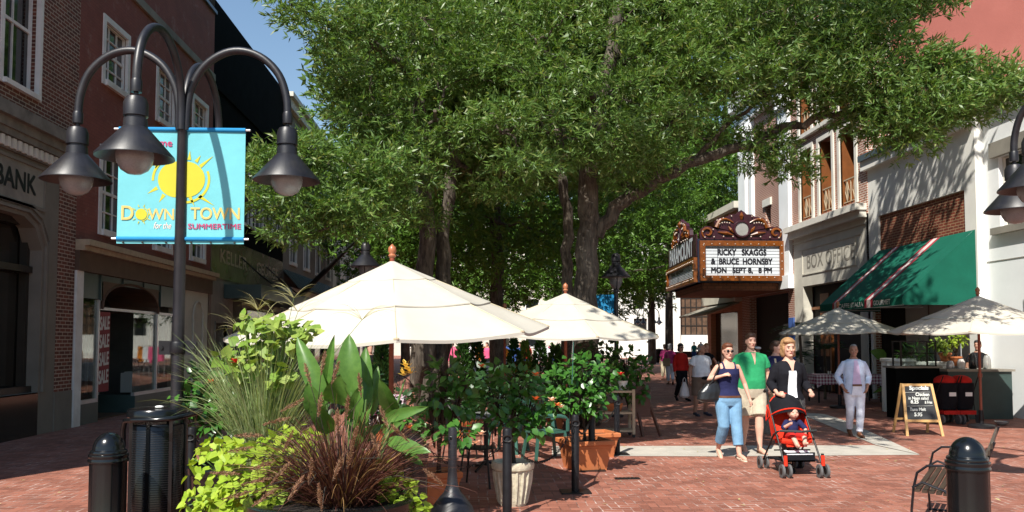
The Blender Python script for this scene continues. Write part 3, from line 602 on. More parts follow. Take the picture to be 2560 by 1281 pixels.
mb = MB(); wl.box(mb, 9.1, 9.9, 4.4, 4.85, -.14, -.13); sp = mb.build('window_poster', 'sign_white', wb, loc='w'); mb = MB(); write(mb, 'Salon', wl.p(9.85, 4.5, -.129), (0, -.7, 0), (0, 0, .25)); 
# cafe building
cb = bldg('cafe_building', 'pale stucco cafe building with brick panel and blue-grey roof edge', (RX, 21, 0))
wl = Wall((RX, 19.05, 0), (0,1,0), (-1,0,0)); mb = MB(); hol = [(.45, 4.75, 4.1, 5.42), (.4, 5.2, 0, 2.9)]
facade(mb, wl.o, wl.u, wl.n, 5.5, 7.0, hol, depth=.07); mb.box((RX+1.0, 19.06, 0), (26, 24.5, 6.9)); mb.box((RX+.004, 19.046, 0), (RX+.25, 19.3, 6.99)); mb.box((RX+.02, 19.3, 6.8), (RX+1.0, 24.5, 6.98))
mb.build('wall', 'white_stucco', cb, loc='w')
mb = MB(); wl.box(mb, .44, 4.76, 4.0, 5.43, -.2, -.06); mb.build('brick_panel', 'panel_brick', cb, loc='w')
mb = MB(); wl.box(mb, .0, 5.5, 6.9, 7.18, -.3, .15); mb.build('parapet', 'white_stucco', cb, loc='w')
mb = MB(); wl.box(mb, -.02, 5.52, 7.18, 7.36, -.5, .22); mb.build('coping', 'roof_metal', cb, loc='w')
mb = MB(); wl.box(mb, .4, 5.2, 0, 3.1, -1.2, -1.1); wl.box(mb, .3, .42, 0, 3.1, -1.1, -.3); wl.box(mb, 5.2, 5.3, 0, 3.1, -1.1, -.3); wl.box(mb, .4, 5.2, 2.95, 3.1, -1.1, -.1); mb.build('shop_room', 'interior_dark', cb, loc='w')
mb = MB()
for a in (1.0, 1.9, 2.9, 3.9): wl.box(mb, a, a+.07, 0, 2.9, -1.1, -1.0)
wl.box(mb, 4.1, 4.9, .1, 2.5, -1.1, -1.04); mb.build('door_frame', 'orange_wood', cb, loc='w')
mb = MB(); wl.box(mb, 2.0, 2.8, .9, 2.2, -1.095, -1.05); wl.box(mb, 3.0, 3.8, .5, 2.3, -1.095, -1.05); mb.build('door_pane', 'glass_room', cb, loc='w')
# awning
aw = thing('shop_awning', 'green canvas awning with white and red stripes over the cafe', 'awning', (RX, 21, 2.6))
yA, yB = 19.08, 23.75; Xf = RX-1.83; zt, zb = 4.38, 2.78
sheet = lambda mb, y0, y1, mi=0, o=0: mb.add([(RX-.02-o, y0, zt+o), (Xf-o, y0, zb+o), (Xf-o, y1, zb+o), (RX-.02-o, y1, zt+o)], [(0,1,2,3)], mi)
mb = MB(); ed = [(yA, 20.55, 0), (20.55, 20.67, 2), (20.67, 20.87, 1), (20.87, 20.99, 2), (20.99, 22.55, 0), (22.55, 22.65, 2), (22.65, 22.8, 1), (22.8, 22.9, 2), (22.9, yB, 0)]
for y0, y1, mi in ed:
    sheet(mb, y0, y1, mi); mb.add([(Xf, y0, zb), (Xf-.005, y0, zb-.2), (Xf-.005, y1, zb-.2), (Xf, y1, zb)], [(0,1,2,3)], mi)
for y in (yA, yB): mb.add([(RX-.02, y, zt), (Xf, y, zb), (Xf, y, zb-.2), (RX-.02, y, zb-.2)], [(0,1,2,3)], 0)
mb.build('canvas', ['awning_green', 'awning_white', 'awning_red'], aw, loc='w')
mb = MB(); write(mb, 'CAFFE ITALIA', (Xf-.006, 22.5, zb-.16), (0, -1.45, 0), (0, 0, .12), bold=.008); write(mb, 'GOURMET', (Xf-.006, 20.5, zb-.16), (0, -.85, 0), (0, 0, .12), bold=.008); mb.build('lettering', 'sale_white', aw, loc='w')
mb = MB()
for y in (yA+.05, 21.4, yB-.05): mb.tube([(RX-.05, y, zt-.05), (Xf+.03, y, zb-.03)], .02, 6); mb.tube([(RX-.05, y, 2.62), (Xf+.03, y, zb-.17)], .02, 6)
mb.tube([(Xf+.02, yA, zb-.19), (Xf+.02, yB, zb-.19)], .02, 6); mb.build('frame', 'aluminium', aw, loc='w')
# theatre
th = bldg('theatre_building', 'red brick theatre with tall balcony windows and pink stucco side wall', (RX, 30, 0))
wl = Wall((RX, 24.55, 0), (0,1,0), (-1,0,0)); mb = MB()
wins = [(.6, 1.65), (2.25, 3.25), (3.9, 4.9)]
hol = [(a, b, 6.1, 8.6) for a, b in wins]+[(a, b, 9.2, 11.4) for a, b in wins]+[(8.0, 8.6, 6.15, 7.2)]
facade(mb, wl.o, wl.u, wl.n, 11.7, 15, hol, depth=.9, z0=5.6, mj=0); facade(mb, Vector(wl.o)+Vector((0,5.7,0)), wl.u, wl.n, 6.0, 5.6, [(.6, 5.0, 0, 3.6)], depth=.3); mb.box((RX+.02, 24.56, 0), (RX+.3, 24.85, 5.6)) 
mb.box((RX+.9, 24.85, 0), (RX+1.2, 36.2, 14.95)); mb.box((RX+.02, 24.6, 14.7), (RX+1.2, 36.2, 14.96)); mb.box((RX+.02, 36.1, 0), (RX+1.2, 36.24, 14.9))
mb.build('wall', 'theatre_brick', th, loc='w')
mb = MB(); mb.box((RX, 24.40, 0), (RX+.85, 24.54, 15)); mb.box((RX-.02, 24.40, 5.6), (RX, 24.95, 15)); mb.build('brick_corner', 'quoin_brick', th, loc='w')
mb = MB(); mb.box((RX+.85, 24.7, 0), (34, 36.2, 17)); mb.build('side_wall', 'pink_stucco', th, loc='w')
mb = MB()
for a, b in wins:
    for z0, z1 in ((6.1, 8.6), (9.2, 11.4)):
        wl.box(mb, a-.16, a, z0-.05, z1+.16, -.05, .05); wl.box(mb, b, b+.16, z0-.05, z1+.16, -.05, .05); wl.box(mb, a, b, z1, z1+.16, -.05, .05)
mb.build('window_surround', 'trim_stone', th, loc='w')
mb = MB(); wl.box(mb, -.1, 5.75, 5.72, 5.92, -.02, .38); wl.box(mb, -.05, 5.7, 5.5, 5.72, -.02, .22); wl.box(mb, 0, 5.7, 9.02, 9.16, -.02, .16); wl.box(mb, 0, 5.7, 12.2, 12.6, -.02, .3)
mb.build('stone_sill', 'trim_stone', th, loc='w')
for a, b in wins:
    for z0, z1 in ((6.1, 8.6), (9.2, 11.4)):
        dm = MB(); wl.box(dm, a+.002, b-.002, z0+.002, z1-.002, -.6, -.5); wl.box(dm, b-.05, b-.003, z0+.01, z1-.01, -.5, -.04); dd = dm.build('balcony_window', 'orange_wood', th, loc='w')
        pm = MB(); wl.box(pm, a+.05, b-.07, z0+.05, z1-.05, -.5, -.48); pm.build('pane', 'glass_dark', dd, loc='z')
        gm = MB(); wl.box(gm, a+.0, b-.0, z0+.80, z0+.84, -.1, -.06); wl.box(gm, a, b, z0+.08, z0+.11, -.1, -.06)
        wd = b-a
        for i in range(5): x = a+wd*(i+.0)/4; wl.box(gm, min(x, b-.02), min(x+.02, b), z0+.1, z0+.8, -.1, -.07)
        for i in range(2):
            x = a+wd*(.25+.5*i); gm.bar(wl.p(x, z0+.8, -.08), wl.p(x-.13, z0+.45, -.08), .02, .02); gm.bar(wl.p(x-.13, z0+.45, -.08), wl.p(x, z0+.1, -.08), .02, .02); gm.bar(wl.p(x, z0+.8, -.08), wl.p(x+.13, z0+.45, -.08), .02, .02); gm.bar(wl.p(x+.13, z0+.45, -.08), wl.p(x, z0+.1, -.08), .02, .02)
        gm.build('railing', 'pale_wood', dd, loc='z')
window(wl, th, *hol[-1], trim=0, cols=2, rows=2, depth=.3, frame='bronze_frame'); mb = MB(); wl.box(mb, 7.85, 8.75, 7.2, 7.5, -.02, .08); mb.build('lintel', 'trim_stone', th, loc='w')
mb = MB()
facade(mb, wl.o, wl.u, wl.n, 5.7, 5.5, [(.5, 4.9, 0, 3.7)], depth=.35); wl.box(mb, .35, 5.2, 5.02, 5.06, -.01, .03); wl.box(mb, 0, 5.68, 5.3, 5.36, -.01, .05)
for s_ in ((.7, 4.9, 4.1, 4.14), (.7, 4.9, 5.0, 5.03)): wl.box(mb, s_[0], s_[1], s_[2], s_[3], 0, .025)
wl.box(mb, .7, .74, 4.14, 5.0, 0, .025); wl.box(mb, 4.86, 4.9, 4.14, 5.0, 0, .025)
bo = mb.build('box_office_front', 'beige_stone', th, loc='w')
mb = MB(); write(mb, 'BOX OFFICE', wl.p(4.5, 4.3, .0), (0, -3.7, 0), (0, 0, .5), lift=.006, bold=.01); mb.build('lettering', 'limestone', bo, loc='z')
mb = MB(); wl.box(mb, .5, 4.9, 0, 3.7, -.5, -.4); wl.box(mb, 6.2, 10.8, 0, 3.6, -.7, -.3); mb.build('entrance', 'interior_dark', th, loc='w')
mb = MB(); wl.box(mb, 3.6, 4.3, 1.2, 3.4, -.39, -.36); wl.box(mb, .5, 4.9, 2.85, 2.95, -.4, -.3); wl.box(mb, 3.3, 3.4, 0, 2.85, -.4, -.3); mb.build('door_frame', 'orange_wood', th, loc='w')
mb = MB(); wl.box(mb, 5.72, 6.18, .5, 2.6, .0, .06); ps = mb.build('poster_case', 'blue_cloth', th, loc='w')
mb = MB()                                                        # white pilasters, capitals, pediment
for a0, a1 in ((5.8, 6.75), (9.85, 10.25), (10.7, 11.6)):
    wl.box(mb, a0, a1, 3.8, 10.6, -.02, .14); wl.box(mb, a0-.08, a1+.08, 10.6, 11.2, -.02, .24); wl.box(mb, a0-.08, a1+.08, 3.7, 4.2, -.02, .22)
    for i in range(4): wl.box(mb, a0+(a1-a0)*i/4+.02, a0+(a1-a0)*(i+.6)/4, 10.65, 11.05, .24, .29)
wl.box(mb, 5.7, 11.7, 11.2, 11.9, -.02, .25); wl.box(mb, 5.65, 11.75, 11.9, 12.1, -.02, .5)
mb.bar(wl.p(5.65, 12.2, .25), wl.p(8.7, 13.6, .25), .5, .3); mb.bar(wl.p(11.75, 12.2, .25), wl.p(8.7, 13.6, .25), .5, .3)
mb.build('pilaster', 'bright_stucco', th, loc='w')
# marquee hung on the theatre
X0, Y0 = (P(1745, 700, 31).x), 31.0
mq = thing('theatre_marquee', 'lit orange and maroon theatre marquee with black letters on white', 'marquee', (X0, Y0, 3.9))
zB, zT = 3.95, 5.62
Lf = [(RX-.02, Y0), (X0, Y0), (P(1672, 700, 37.2).x, 37.2), (RX-.02, 37.2)]
mb = MB(); n = 4
vs = [(x, y, z) for z in (zB, zT) for x, y in Lf]; mb.add(vs, [(0,1,5,4), (1,2,6,5), (2,3,7,6), (3,0,4,7), (4,5,6,7)])
mb.build('cabinet', 'navy_edge', mq, loc='w')
mb = MB(); mb.add([(x, y, zB+.12*0-.001) for x, y in Lf]+[(x, y, zB-.02) for x, y in Lf], [(4,5,6,7)][:1]); 
ins = [(RX-.05, Y0+.25), (X0+.25, Y0+.25), (Lf[2][0]+.25, 37.0), (RX-.05, 37.0)]
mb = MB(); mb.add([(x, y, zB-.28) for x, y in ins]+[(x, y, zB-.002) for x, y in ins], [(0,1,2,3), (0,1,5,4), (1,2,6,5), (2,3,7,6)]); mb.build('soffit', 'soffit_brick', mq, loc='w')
def marq_face(o, u, L, zb_, zt_, lines, name, top_rows=None):
    # white letter panel, orange frame, rows of bulbs; o bottom-left corner seen from outside
    o = Vector(o); u = Vector(u).normalized(); nrm = u.cross(Vector((0,0,1))); H = zt_-zb_
    rect = lambda mb, a0, a1, z0, z1, d0, d1, mi=0: mb.add([o+u*a+Vector((0,0,z))+nrm*d for d in (d0, d1) for a, z in ((a0,z0),(a1,z0),(a1,z1),(a0,z1))], [(3,2,1,0),(4,5,6,7),(0,1,5,4),(1,2,6,5),(2,3,7,6),(3,0,4,7)], mi)
    f = .2; mb = MB()
    for a0, a1, z0, z1 in ((0, L, 0, f), (0, L, H-f, H), (0, f, f, H-f), (L-f, L, f, H-f)): rect(mb, a0, a1, z0, z1, .002, .14)
    fr = mb.build('sign_frame', 'marquee_orange', mq, loc='w')
    mb = MB()
    for i in range(int(L/.3)):
        for z in (.13, H-.13): mb.ell(o+u*(.15+i*.3)+Vector((0,0,z))+nrm*.15, (.022,)*3, 0, 6, 4)
    for j in range(int(H/.3)):
        for a in (.13, L-.13): mb.ell(o+u*a+Vector((0,0,.15+j*.3))+nrm*.15, (.022,)*3, 0, 6, 4)
    mb.build('bulb', 'bulb', fr, loc='z')
    mb = MB(); rect(mb, f, L-f, f, H-f, .002, .05); pn = mb.build('letter_panel', 'sign_white', mq, loc='w')
    mb = MB(); hh = H-2*f
    for i in range(9): z = f+hh*(i+.5)/9; rect(mb, f, L-f, z-.006, z+.006, .05, .056)
    for q in (.17, .38, .8): rect(mb, f+(L-2*f)*q-.006, f+(L-2*f)*q+.006, f, H-f, .05, .0565)
    for k, (s, x0, x1) in enumerate(lines):
        z = f+hh*(.68-.31*k); write(mb, s, o+u*(f+(L-2*f)*x0)+Vector((0,0,z))+nrm*.056, u*((L-2*f)*(x1-x0)), (0,0,hh*.2), lift=.004, bold=.022)
    mb.build('lettering', 'sign_black', pn, loc='z')
    return rect, nrm
Lw = RX-X0-.15
marq_face((X0+.06, Y0, zB+.06), (1,0,0), Lw, zB+.06, zT-.08, [('RICKY   SKAGGS', .17, .82), ('&  BRUCE  HORNSBY', .08, .9), ('MON   SEPT 8,   8 PM', .08, .89)], 'front')
du = Vector((X0-Lf[2][0], Y0-37.2, 0)); LL = du.length; du.normalize()
oS = Vector((Lf[2][0], 37.2, 0))
marq_face(oS+du*.1+Vector((0,0,zB+.02)), du, LL-.2, zB, zB+.95, [('THE  SHOW', .1, .6)], 'side')
nS = du.cross(Vector((0,0,1)))
mb = MB(); mb.poly([oS+du*.1+Vector((0,0,zB+1.0))+nS*.03, oS+du*(LL-.1)+Vector((0,0,zB+1.0))+nS*.03, oS+du*(LL-.1)+Vector((0,0,zT+.2))+nS*.03, oS+du*.1+Vector((0,0,zT+.2))+nS*.03], .05, nS); npn = mb.build('name_panel', 'marquee_maroon', mq, loc='w')
mb = MB(); write(mb, 'PARAMOUNT', oS+du*.6+Vector((0,0,zB+1.08))+nS*.05, du*(LL-1.3), (0,0,.68), bold=.05); mb.build('lettering', 'sign_white', npn, loc='z')
def crest(o, u, nrm, L, H, parent):
    # scrolled silhouette with a round mirror, gold scrolls and bulbs
    o = Vector(o); u = Vector(u); nrm = Vector(nrm); Q = lambda x, z, d=0: o+u*(x*L/2)+Vector((0,0,z*H))+nrm*d
    half = [(1.0,0),(1.02,.25),(.98,.5),(.88,.62),(.76,.6),(.66,.5),(.64,.58),(.65,.82),(.56,1.0),(.4,1.05),(.3,1.1),(.28,1.17),(.13,1.18),(.08,1.28),(0,1.38)]
    pts = [Q(x, z) for x, z in half]+[Q(-x, z) for x, z in half[::-1][1:]]
    mb = MB(); a = pts; b = [p-nrm*.14 for p in a]; k = len(a); c = Q(0, .3); cb_ = c-nrm*.14
    mb.add(a+[c]+b+[cb_], [(i, (i+1) % k, k) for i in range(k)]+[(k+1+(i+1) % k, k+1+i, 2*k+1) for i in range(k)]+[(i, i+k+1, (i+1) % k+k+1, (i+1) % k) for i in range(k)])
    cr = mb.build('crest', 'marquee_maroon', parent, loc='w')
    mb = MB()
    for s in (-1, 1):
        sp = [Q(s*(.83+.13*math.cos(t)*(1-t/9)), .3+.24*math.sin(t)*(1-t/9), .03) for t in np.linspace(-1.2, 5.6, 16)]; mb.tube(sp, [.02+.035*math.sin(math.pi*i/15) for i in range(16)], 6)
        sp = [Q(s*(.2+.42*t), .78+.16*math.sin(t*3.1)-(0 if t < .8 else (t-.8)*1.2), .03) for t in np.linspace(0, 1, 12)]; mb.tube(sp, [.02+.06*t for t in np.linspace(0, 1, 12)], 6)
        mb.tube([Q(s*.22, .2, .03), Q(s*.38, .28, .04), Q(s*.58, .33, .03)], [.02, .07, .015], 6); mb.tube([Q(s*.2, .3, .03), Q(s*.27, .45, .04), Q(s*.32, .6, .03)], [.02, .06, .015], 6)
    mb.tube([Q(0, .92, .03), Q(0, 1.1, .05), Q(0, 1.26, .03)], [.03, .08, .02], 6)
    mb.build('scroll', 'marquee_orange', cr, loc='z')
    mb = MB(); t = np.linspace(0, 2*math.pi, 25)[:-1]; cc = Q(0, .47, .06); R_ = H*.3
    mb.poly([cc+u*(R_*math.cos(x))+Vector((0,0,R_*math.sin(x))) for x in t], .05, nrm); mb.build('disc', 'marquee_silver', cr, loc='z')
    mb = MB(); mb.tube([cc+u*((R_+.05)*math.cos(x))+Vector((0,0,(R_+.05)*math.sin(x))) for x in np.linspace(0, 2*math.pi, 25)], .05, 6); mb.build('rim', 'marquee_maroon', cr, loc='z')
    mb = MB()
    for s in (-1, 1):
        for x, z in ((.3,.75),(.36,.77),(.42,.78),(.48,.76),(.54,.72),(.95,.35),(.7,.45),(.22,.12),(.45,.12),(.68,.1),(.9,.08),(.25,1.08),(.45,.98),(.6,.88)): mb.ell(Q(s*x, z, .06), (.028,)*3, 0, 6, 4)
    mb.build('bulb', 'bulb', cr, loc='z')
crest((X0+.06+Lw/2, Y0-.02, zT-.02), (1,0,0), (0,-1,0), Lw*.97, .82, mq)
cS = oS+du*(LL/2); crest((cS.x+nS.x*.04, cS.y+nS.y*.04, zT+.1), du, nS, LL*.6, .8, mq)
# orange brick next door, far white building, houses behind
ob = row_house('brick_shop_building', 'orange brick building just beyond the theatre marquee', RX, -1, 36.3, 5.4, 8.0, 'orange_brick', (), ncol=1)
mb = MB(); mb.poly([(RX-.02, 36.6, 3.5), (RX-1.6, 36.6, 2.95), (RX-1.6, 41.2, 2.95), (RX-.02, 41.2, 3.5)], .08, (-.3,0,.95)); mb.build('canopy', 'limestone', ob, loc='w')
far = bldg('white_building', 'far white building with tall gridded window at end of mall', (24, 86, 0))
wl = Wall((10, 86, 0), (1,0,0), (0,-1,0)); mb = MB()
fx = lambda px: P(px, 853, 86).x-10; fz = lambda py: P(1700, py, 86).z
hol = [(fx(1702), fx(1772), fz(838), fz(700)), (fx(1588), fx(1612), fz(773), fz(740)), (fx(1585), fx(1618), fz(840), fz(797)), (fx(1825), fx(1870), fz(838), fz(700))]
facade(mb, wl.o, wl.u, wl.n, 35, 15, hol, depth=.5); mb.box((10.01, 87, 0), (44.9, 100, 14.9)); mb.box((10.01, 86.02, 14.5), (44.9, 87, 14.98)); mb.box((10.005, 86.01, 0), (10.3, 87, 14.9))
wl.box(mb, fx(1690), fx(1700), 0, 12, -.1, .25); wl.box(mb, fx(1776), fx(1786), 0, 12, -.1, .25); wl.box(mb, 0, 35, 0, .6, -.1, .3)
mb.build('wall', 'white_stucco', far, loc='w')
window(wl, far, *hol[0], trim=.0, cols=5, rows=6, depth=.4, frame='bronze_frame', pane='interior_warm', sash=False, bar=.12)
for h in hol[1:]: window(wl, far, *h, trim=.0, cols=1, rows=2, depth=.4, frame='bronze_frame')
b1 = bldg('grey_building', 'pale building behind the trees closing the mall', (-8, 100, 0)); mb = MB(); wl = Wall((-20, 100, 0), (1,0,0), (0,-1,0))
hol = [(2+i*3.5, 3.6+i*3.5, z, z+2.2) for i in range(8) for z in (1, 4.6, 8.2, 11.8)]; facade(mb, wl.o, wl.u, wl.n, 30, 16, hol, depth=.4); mb.box((-19.9, 100.6, 0), (9.9, 112, 15.9)); mb.build('wall', 'beige_stone', b1, loc='w')
for h in hol: window(wl, b1, *h, trim=.1, cols=1, rows=2, depth=.3)
row_house('row_building', 'farther brick row building on the right beyond the orange brick one', RX+8, -1, 46, 14, 10, 'theatre_brick', (4.5, 7.2))
# ---------------------------------------------------------------- trees
def sprays(cent, n, spread, outc, Ls, Wd, per=8, dens_up=.25):
    # cent (k,3) cluster centres -> n sprigs in each, every sprig a fan of narrow leaves
    k = len(cent); c = np.repeat(cent, n, 0); off = rng.normal(size=c.shape)*spread; off[:, 2] *= .42; c = c+off
    d = off/np.linalg.norm(off, axis=1, keepdims=True)+(c-outc)/np.linalg.norm(c-outc, axis=1, keepdims=True)*.5; d[:, 2] += dens_up
    d /= np.linalg.norm(d, axis=1, keepdims=True)
    P0 = np.repeat(c, per, 0); D = np.repeat(d, per, 0)+rng.normal(size=P0.shape)*.75
    P0 = P0+np.repeat(d, per, 0)*rng.uniform(0, .10, (len(P0), 1))*(Ls/.1)
    return leaves(P0, D, rng.uniform(.75, 1.25, len(P0))*Ls, Wd*rng.uniform(.8, 1.2, len(P0)), T_NEEDLE)
class Skel:
    def __init__(s): s.pts = []; s.mb = MB()
    def limb(s, pts, r0, r1, n=9):
        pts = [Vector(p) for p in pts]; out = []
        for i in range(len(pts)-1):
            for t in np.linspace(0, 1, 5)[:-1]: out.append(pts[i].lerp(pts[i+1], float(t)))
        out.append(pts[-1]); m = len(out)
        out = [p+Vector(rng.normal(size=3)*.03*min(1, i)) for i, p in enumerate(out)]
        rs = [r0+(r1-r0)*(i/(m-1)) for i in range(m)]; s.mb.tube(out, rs, n); s.pts += [(p, r) for p, r in zip(out, rs)][2:]
    def grow(s, tgt, r=None):
        tgt = Vector(tgt); best = min(s.pts, key=lambda q: (q[0]-tgt).length+(1.2 if q[0].z > tgt.z+.8 else 0)); a = best[0]; r0 = min(best[1]*.7, .09 if r is None else r)
        mid = a.lerp(tgt, .5)+Vector((rng.normal()*.15, rng.normal()*.15, .1+rng.normal()*.1)); s.limb([a, mid, tgt], r0, max(.012, r0*.35), 6)
def puff_clusters(px, py, rx, ry, Y, dY=.9, dens=1.0):
    c = P(px, py, Y); k = FPX/Y; dens *= 1.7 if px > 2030 and py < 360 else 1; n = int((5+rx*ry/(k*k)*14.5)*dens)
    q = rng.normal(size=(n, 3)); q /= np.linalg.norm(q, axis=1, keepdims=True); q *= rng.uniform(.15, 1, (n, 1))**.5
    return np.array(c)+q*np.array([rx/k, dY, ry/k]), c
def big_tree(label, base, trunk, limbs, puffs, upper, nspr=23):
    t = thing('oak_tree', label, 'tree', (base[0], base[1], 0), group='large willow oaks on the mall')
    sk = Skel()
    for pts, r0, r1 in trunk: sk.limb(pts, r0, r1, 12)
    tr = sk.mb; nb = len(tr.v); tr_o = tr.build('trunk', 'bark', t, True, loc='w')
    sk.mb = MB()
    for pts, r0, r1 in limbs: sk.limb(pts, r0, r1, 9)
    parts = []
    for p in sorted(puffs, key=lambda p: (P(p[0], p[1], p[4])-Vector(base)).length):
        cl, c = puff_clusters(*p); sk.grow(c)
        for q in cl[::3]: sk.mb.tube([c, c.lerp(Vector(q), .5)+Vector((0,0,.04)), q], [.014, .009, .005], 4)
        parts.append(sprays(cl, nspr, .20, np.array([base[0], base[1], 7.]), .135, .029))
    V, F = join(parts); npmesh('crown', V, F, 'oak_leaf', t, loc='w')
    parts = []
    for c, r, n in upper:
        q = rng.normal(size=(n, 3)); q /= np.linalg.norm(q, axis=1, keepdims=True); q *= rng.uniform(.3, 1, (n, 1))**.4
        cl = np.array(c)+q*np.array(r); 
        for z in cl[::12]: sk.grow(z, .07)
        parts.append(sprays(cl, 7, .35, np.array([base[0], base[1], 8.]), .26, .09, 6))
    V, F = join(parts); o = npmesh('crown', V, F, 'oak_leaf', t, loc='w')
    sk.mb.build('branch', 'bark', t, True, loc='w'); print('tree leaves', label, len(F)); return t
T1 = G(1085, 1063); T1 = Vector((T1.x, T1.y, 0))
a1 = [P(1063, 900, 17), P(1062, 760, 17.0), P(1070, 600, 17), P(1060, 400, 17), P(1040, 200, 17), P(1030, 0, 17.2), P(1040, -300, 17.5)]
a2 = [P(1104, 900, 17.2), P(1108, 760, 17.4), P(1112, 600, 17.5), P(1130, 400, 17.7), P(1160, 200, 18), P(1190, -50, 18.4)]
big_tree('willow oak with forked trunk rising behind the big cream umbrella', T1,
  [([G(1063, 1068, -.2)]+a1, .24, .08), ([G(1104, 1066, -.2)]+a2, .22, .07), ([G(1084, 1068, -.3), P(1084, 1000, 17.1), P(1084, 900, 17.1)], .34, .15)],
  [([a1[3], P(960, 380, 15.5), P(850, 400, 14), P(740, 430, 13)], .10, .03), ([a1[4], P(950, 120, 15.5), P(830, 60, 14.2), P(730, 20, 13.5)], .09, .03), ([a2[3], P(1120, 330, 15.5), P(1080, 280, 14)], .08, .03)],
  [(730,10,30,18,13.2),(830,75,60,55,13.6),(890,20,80,50,14),(930,110,120,80,14.2),(1060,50,130,80,14.6),(1180,40,90,60,15.2),(850,195,45,35,14),(940,240,110,70,14.5),(1080,190,110,60,14.8),(1190,190,90,80,15),
   (900,290,45,30,14),(1000,330,100,60,14.3),(740,385,70,28,12.8),(850,400,110,50,13.2),(700,445,55,25,12.6),(800,470,110,40,12.9),(950,430,110,60,13.6),(690,505,55,20,12.5),(780,535,90,30,12.7),(880,540,90,40,13),(1050,410,80,40,14.5),
   (735,580,30,14,12.6),(930,520,80,40,14),(1030,530,60,40,15.5,.7),(1140,330,90,60,15),(640+30,410,25,14,12.5,.3)],
  [((.0,19.0,12.0),(3.4,4.0,3.0),900),((-.2,19.5,7.8),(3.1,3.4,2.4),600)])
T2 = G(1466, 1078)
t2 = [G(1466, 1085, -.2), P(1464, 900, 16), P(1462, 740, 16.0), P(1468, 600, 16), P(1470, 450, 16), P(1480, 380, 16), P(1500, 260, 16), P(1530, 120, 16.2), P(1560, -60, 16.5), P(1600, -400, 17)]
rl = [P(1490, 590, 16), P(1560, 505, 15.9), P(1640, 455, 15.7), P(1740, 398, 15.4), P(1850, 372, 15.1), P(1960, 325, 14.8), P(2060, 290, 14.5), P(2190, 262, 14.2), P(2330, 240, 13.9)]
big_tree('willow oak with thick trunk and long limb reaching over the theatre side', Vector((T2.x, T2.y, 0)),
  [(t2, .27, .10), ([G(1466, 1085, -.3), P(1466, 1000, 16), P(1464, 860, 16)], .36, .20), ([G(1420, 1060, -.2), P(1416, 850, 17), P(1415, 700, 17), P(1425, 560, 17), P(1400, 420, 17), P(1370, 200, 17), P(1340, -60, 17)], .13, .08)],
  [(rl, .15, .035), ([t2[6], P(1600, 190, 15.6), P(1700, 120, 15.2), P(1840, 60, 14.8), P(2020, 10, 14.5)], .12, .03), ([t2[5], P(1400, 330, 15.2), P(1320, 310, 14.5), P(1240, 330, 14)], .09, .03), ([rl[3], P(1830, 300, 15), P(1960, 220, 14.6)], .06, .02), ([t2[6], P(1420, 180, 15.2), P(1340, 110, 14.6)], .09, .03),
   ([rl[2], P(1650, 330, 15.2), P(1730, 260, 15)], .06, .02)],
  [(1290,60,120,70,14.6),(1420,40,130,60,14.6),(1560,50,120,70,15),(1300,180,120,70,14.4),(1240,300,100,55,14),(1350,300,120,60,14.2),(1300,395,90,35,14),(1420,220,120,60,14.6),(1480,330,110,50,14.6),(1560,250,100,60,14.8),
   (1560,150,90,50,14.9),(1400,390,100,40,14.6),(1540,360,100,38,14.4),(1600,320,80,45,14.3),(1680,70,110,70,14.9),(1700,190,90,55,14.8),(1680,280,80,40,14.6),(1790,130,100,70,14.7),(1800,30,110,50,14.8),(1640,400,60,25,14.8,.6),
   (1880,60,100,60,14.6),(1840,215,80,40,14.6),(1920,170,90,50,14.5),(1990,60,100,60,14.4),(2010,170,80,60,14.3),(1920,250,50,25,14.6,.6),(2080,110,80,60,14.2),(2110,200,70,50,14.1),(2060,250,50,22,14.2,.7),(2160,40,80,50,14.1),(2190,120,50,40,14),
   (2180,220,60,40,13.9),(2170,290,45,22,14,.8),(2260,180,60,30,13.9),(2250,250,50,30,13.8),(2330,175,60,35,13.8),(2290,310,50,30,13.7),(2350,270,55,38,13.6),(2400,190,50,28,13.6),(2425,255,50,35,13.5),(2480,215,42,30,13.4),(2512,235,20,24,13.4,.8),
   (2285,362,20,16,13.7,.5,.6),(2240,20,40,16,14,.5),(2340,5,35,10,13.9,.5),(2215,330,26,18,13.8,.6),
   (1900,400,45,18,15,.5),(1940,345,40,20,14.8,.5),(1975,420,25,10,14.8,.4),(1760,350,80,30,15.4,.5),(1560,460,60,30,16,.5),(1240,470,70,25,15.6,.5),(1640,200,70,50,14.9)],
  [((3.2,18.9,11.9),(5.6,4.4,3.0),1350),((1.5,19.5,7.6),(3.4,3.2,2.2),450),((5.6,12.0,10.8),(1.6,1.8,.9),45),((2.0,8.6,9.6),(2.6,2.0,.9),170),((9.8,17.6,11.2),(1.5,2.2,1.0),60),((6.5,17.5,8.8),(2.6,3,1.3),200)])  # small high clumps are unseen, added to cast shade on paving and wall
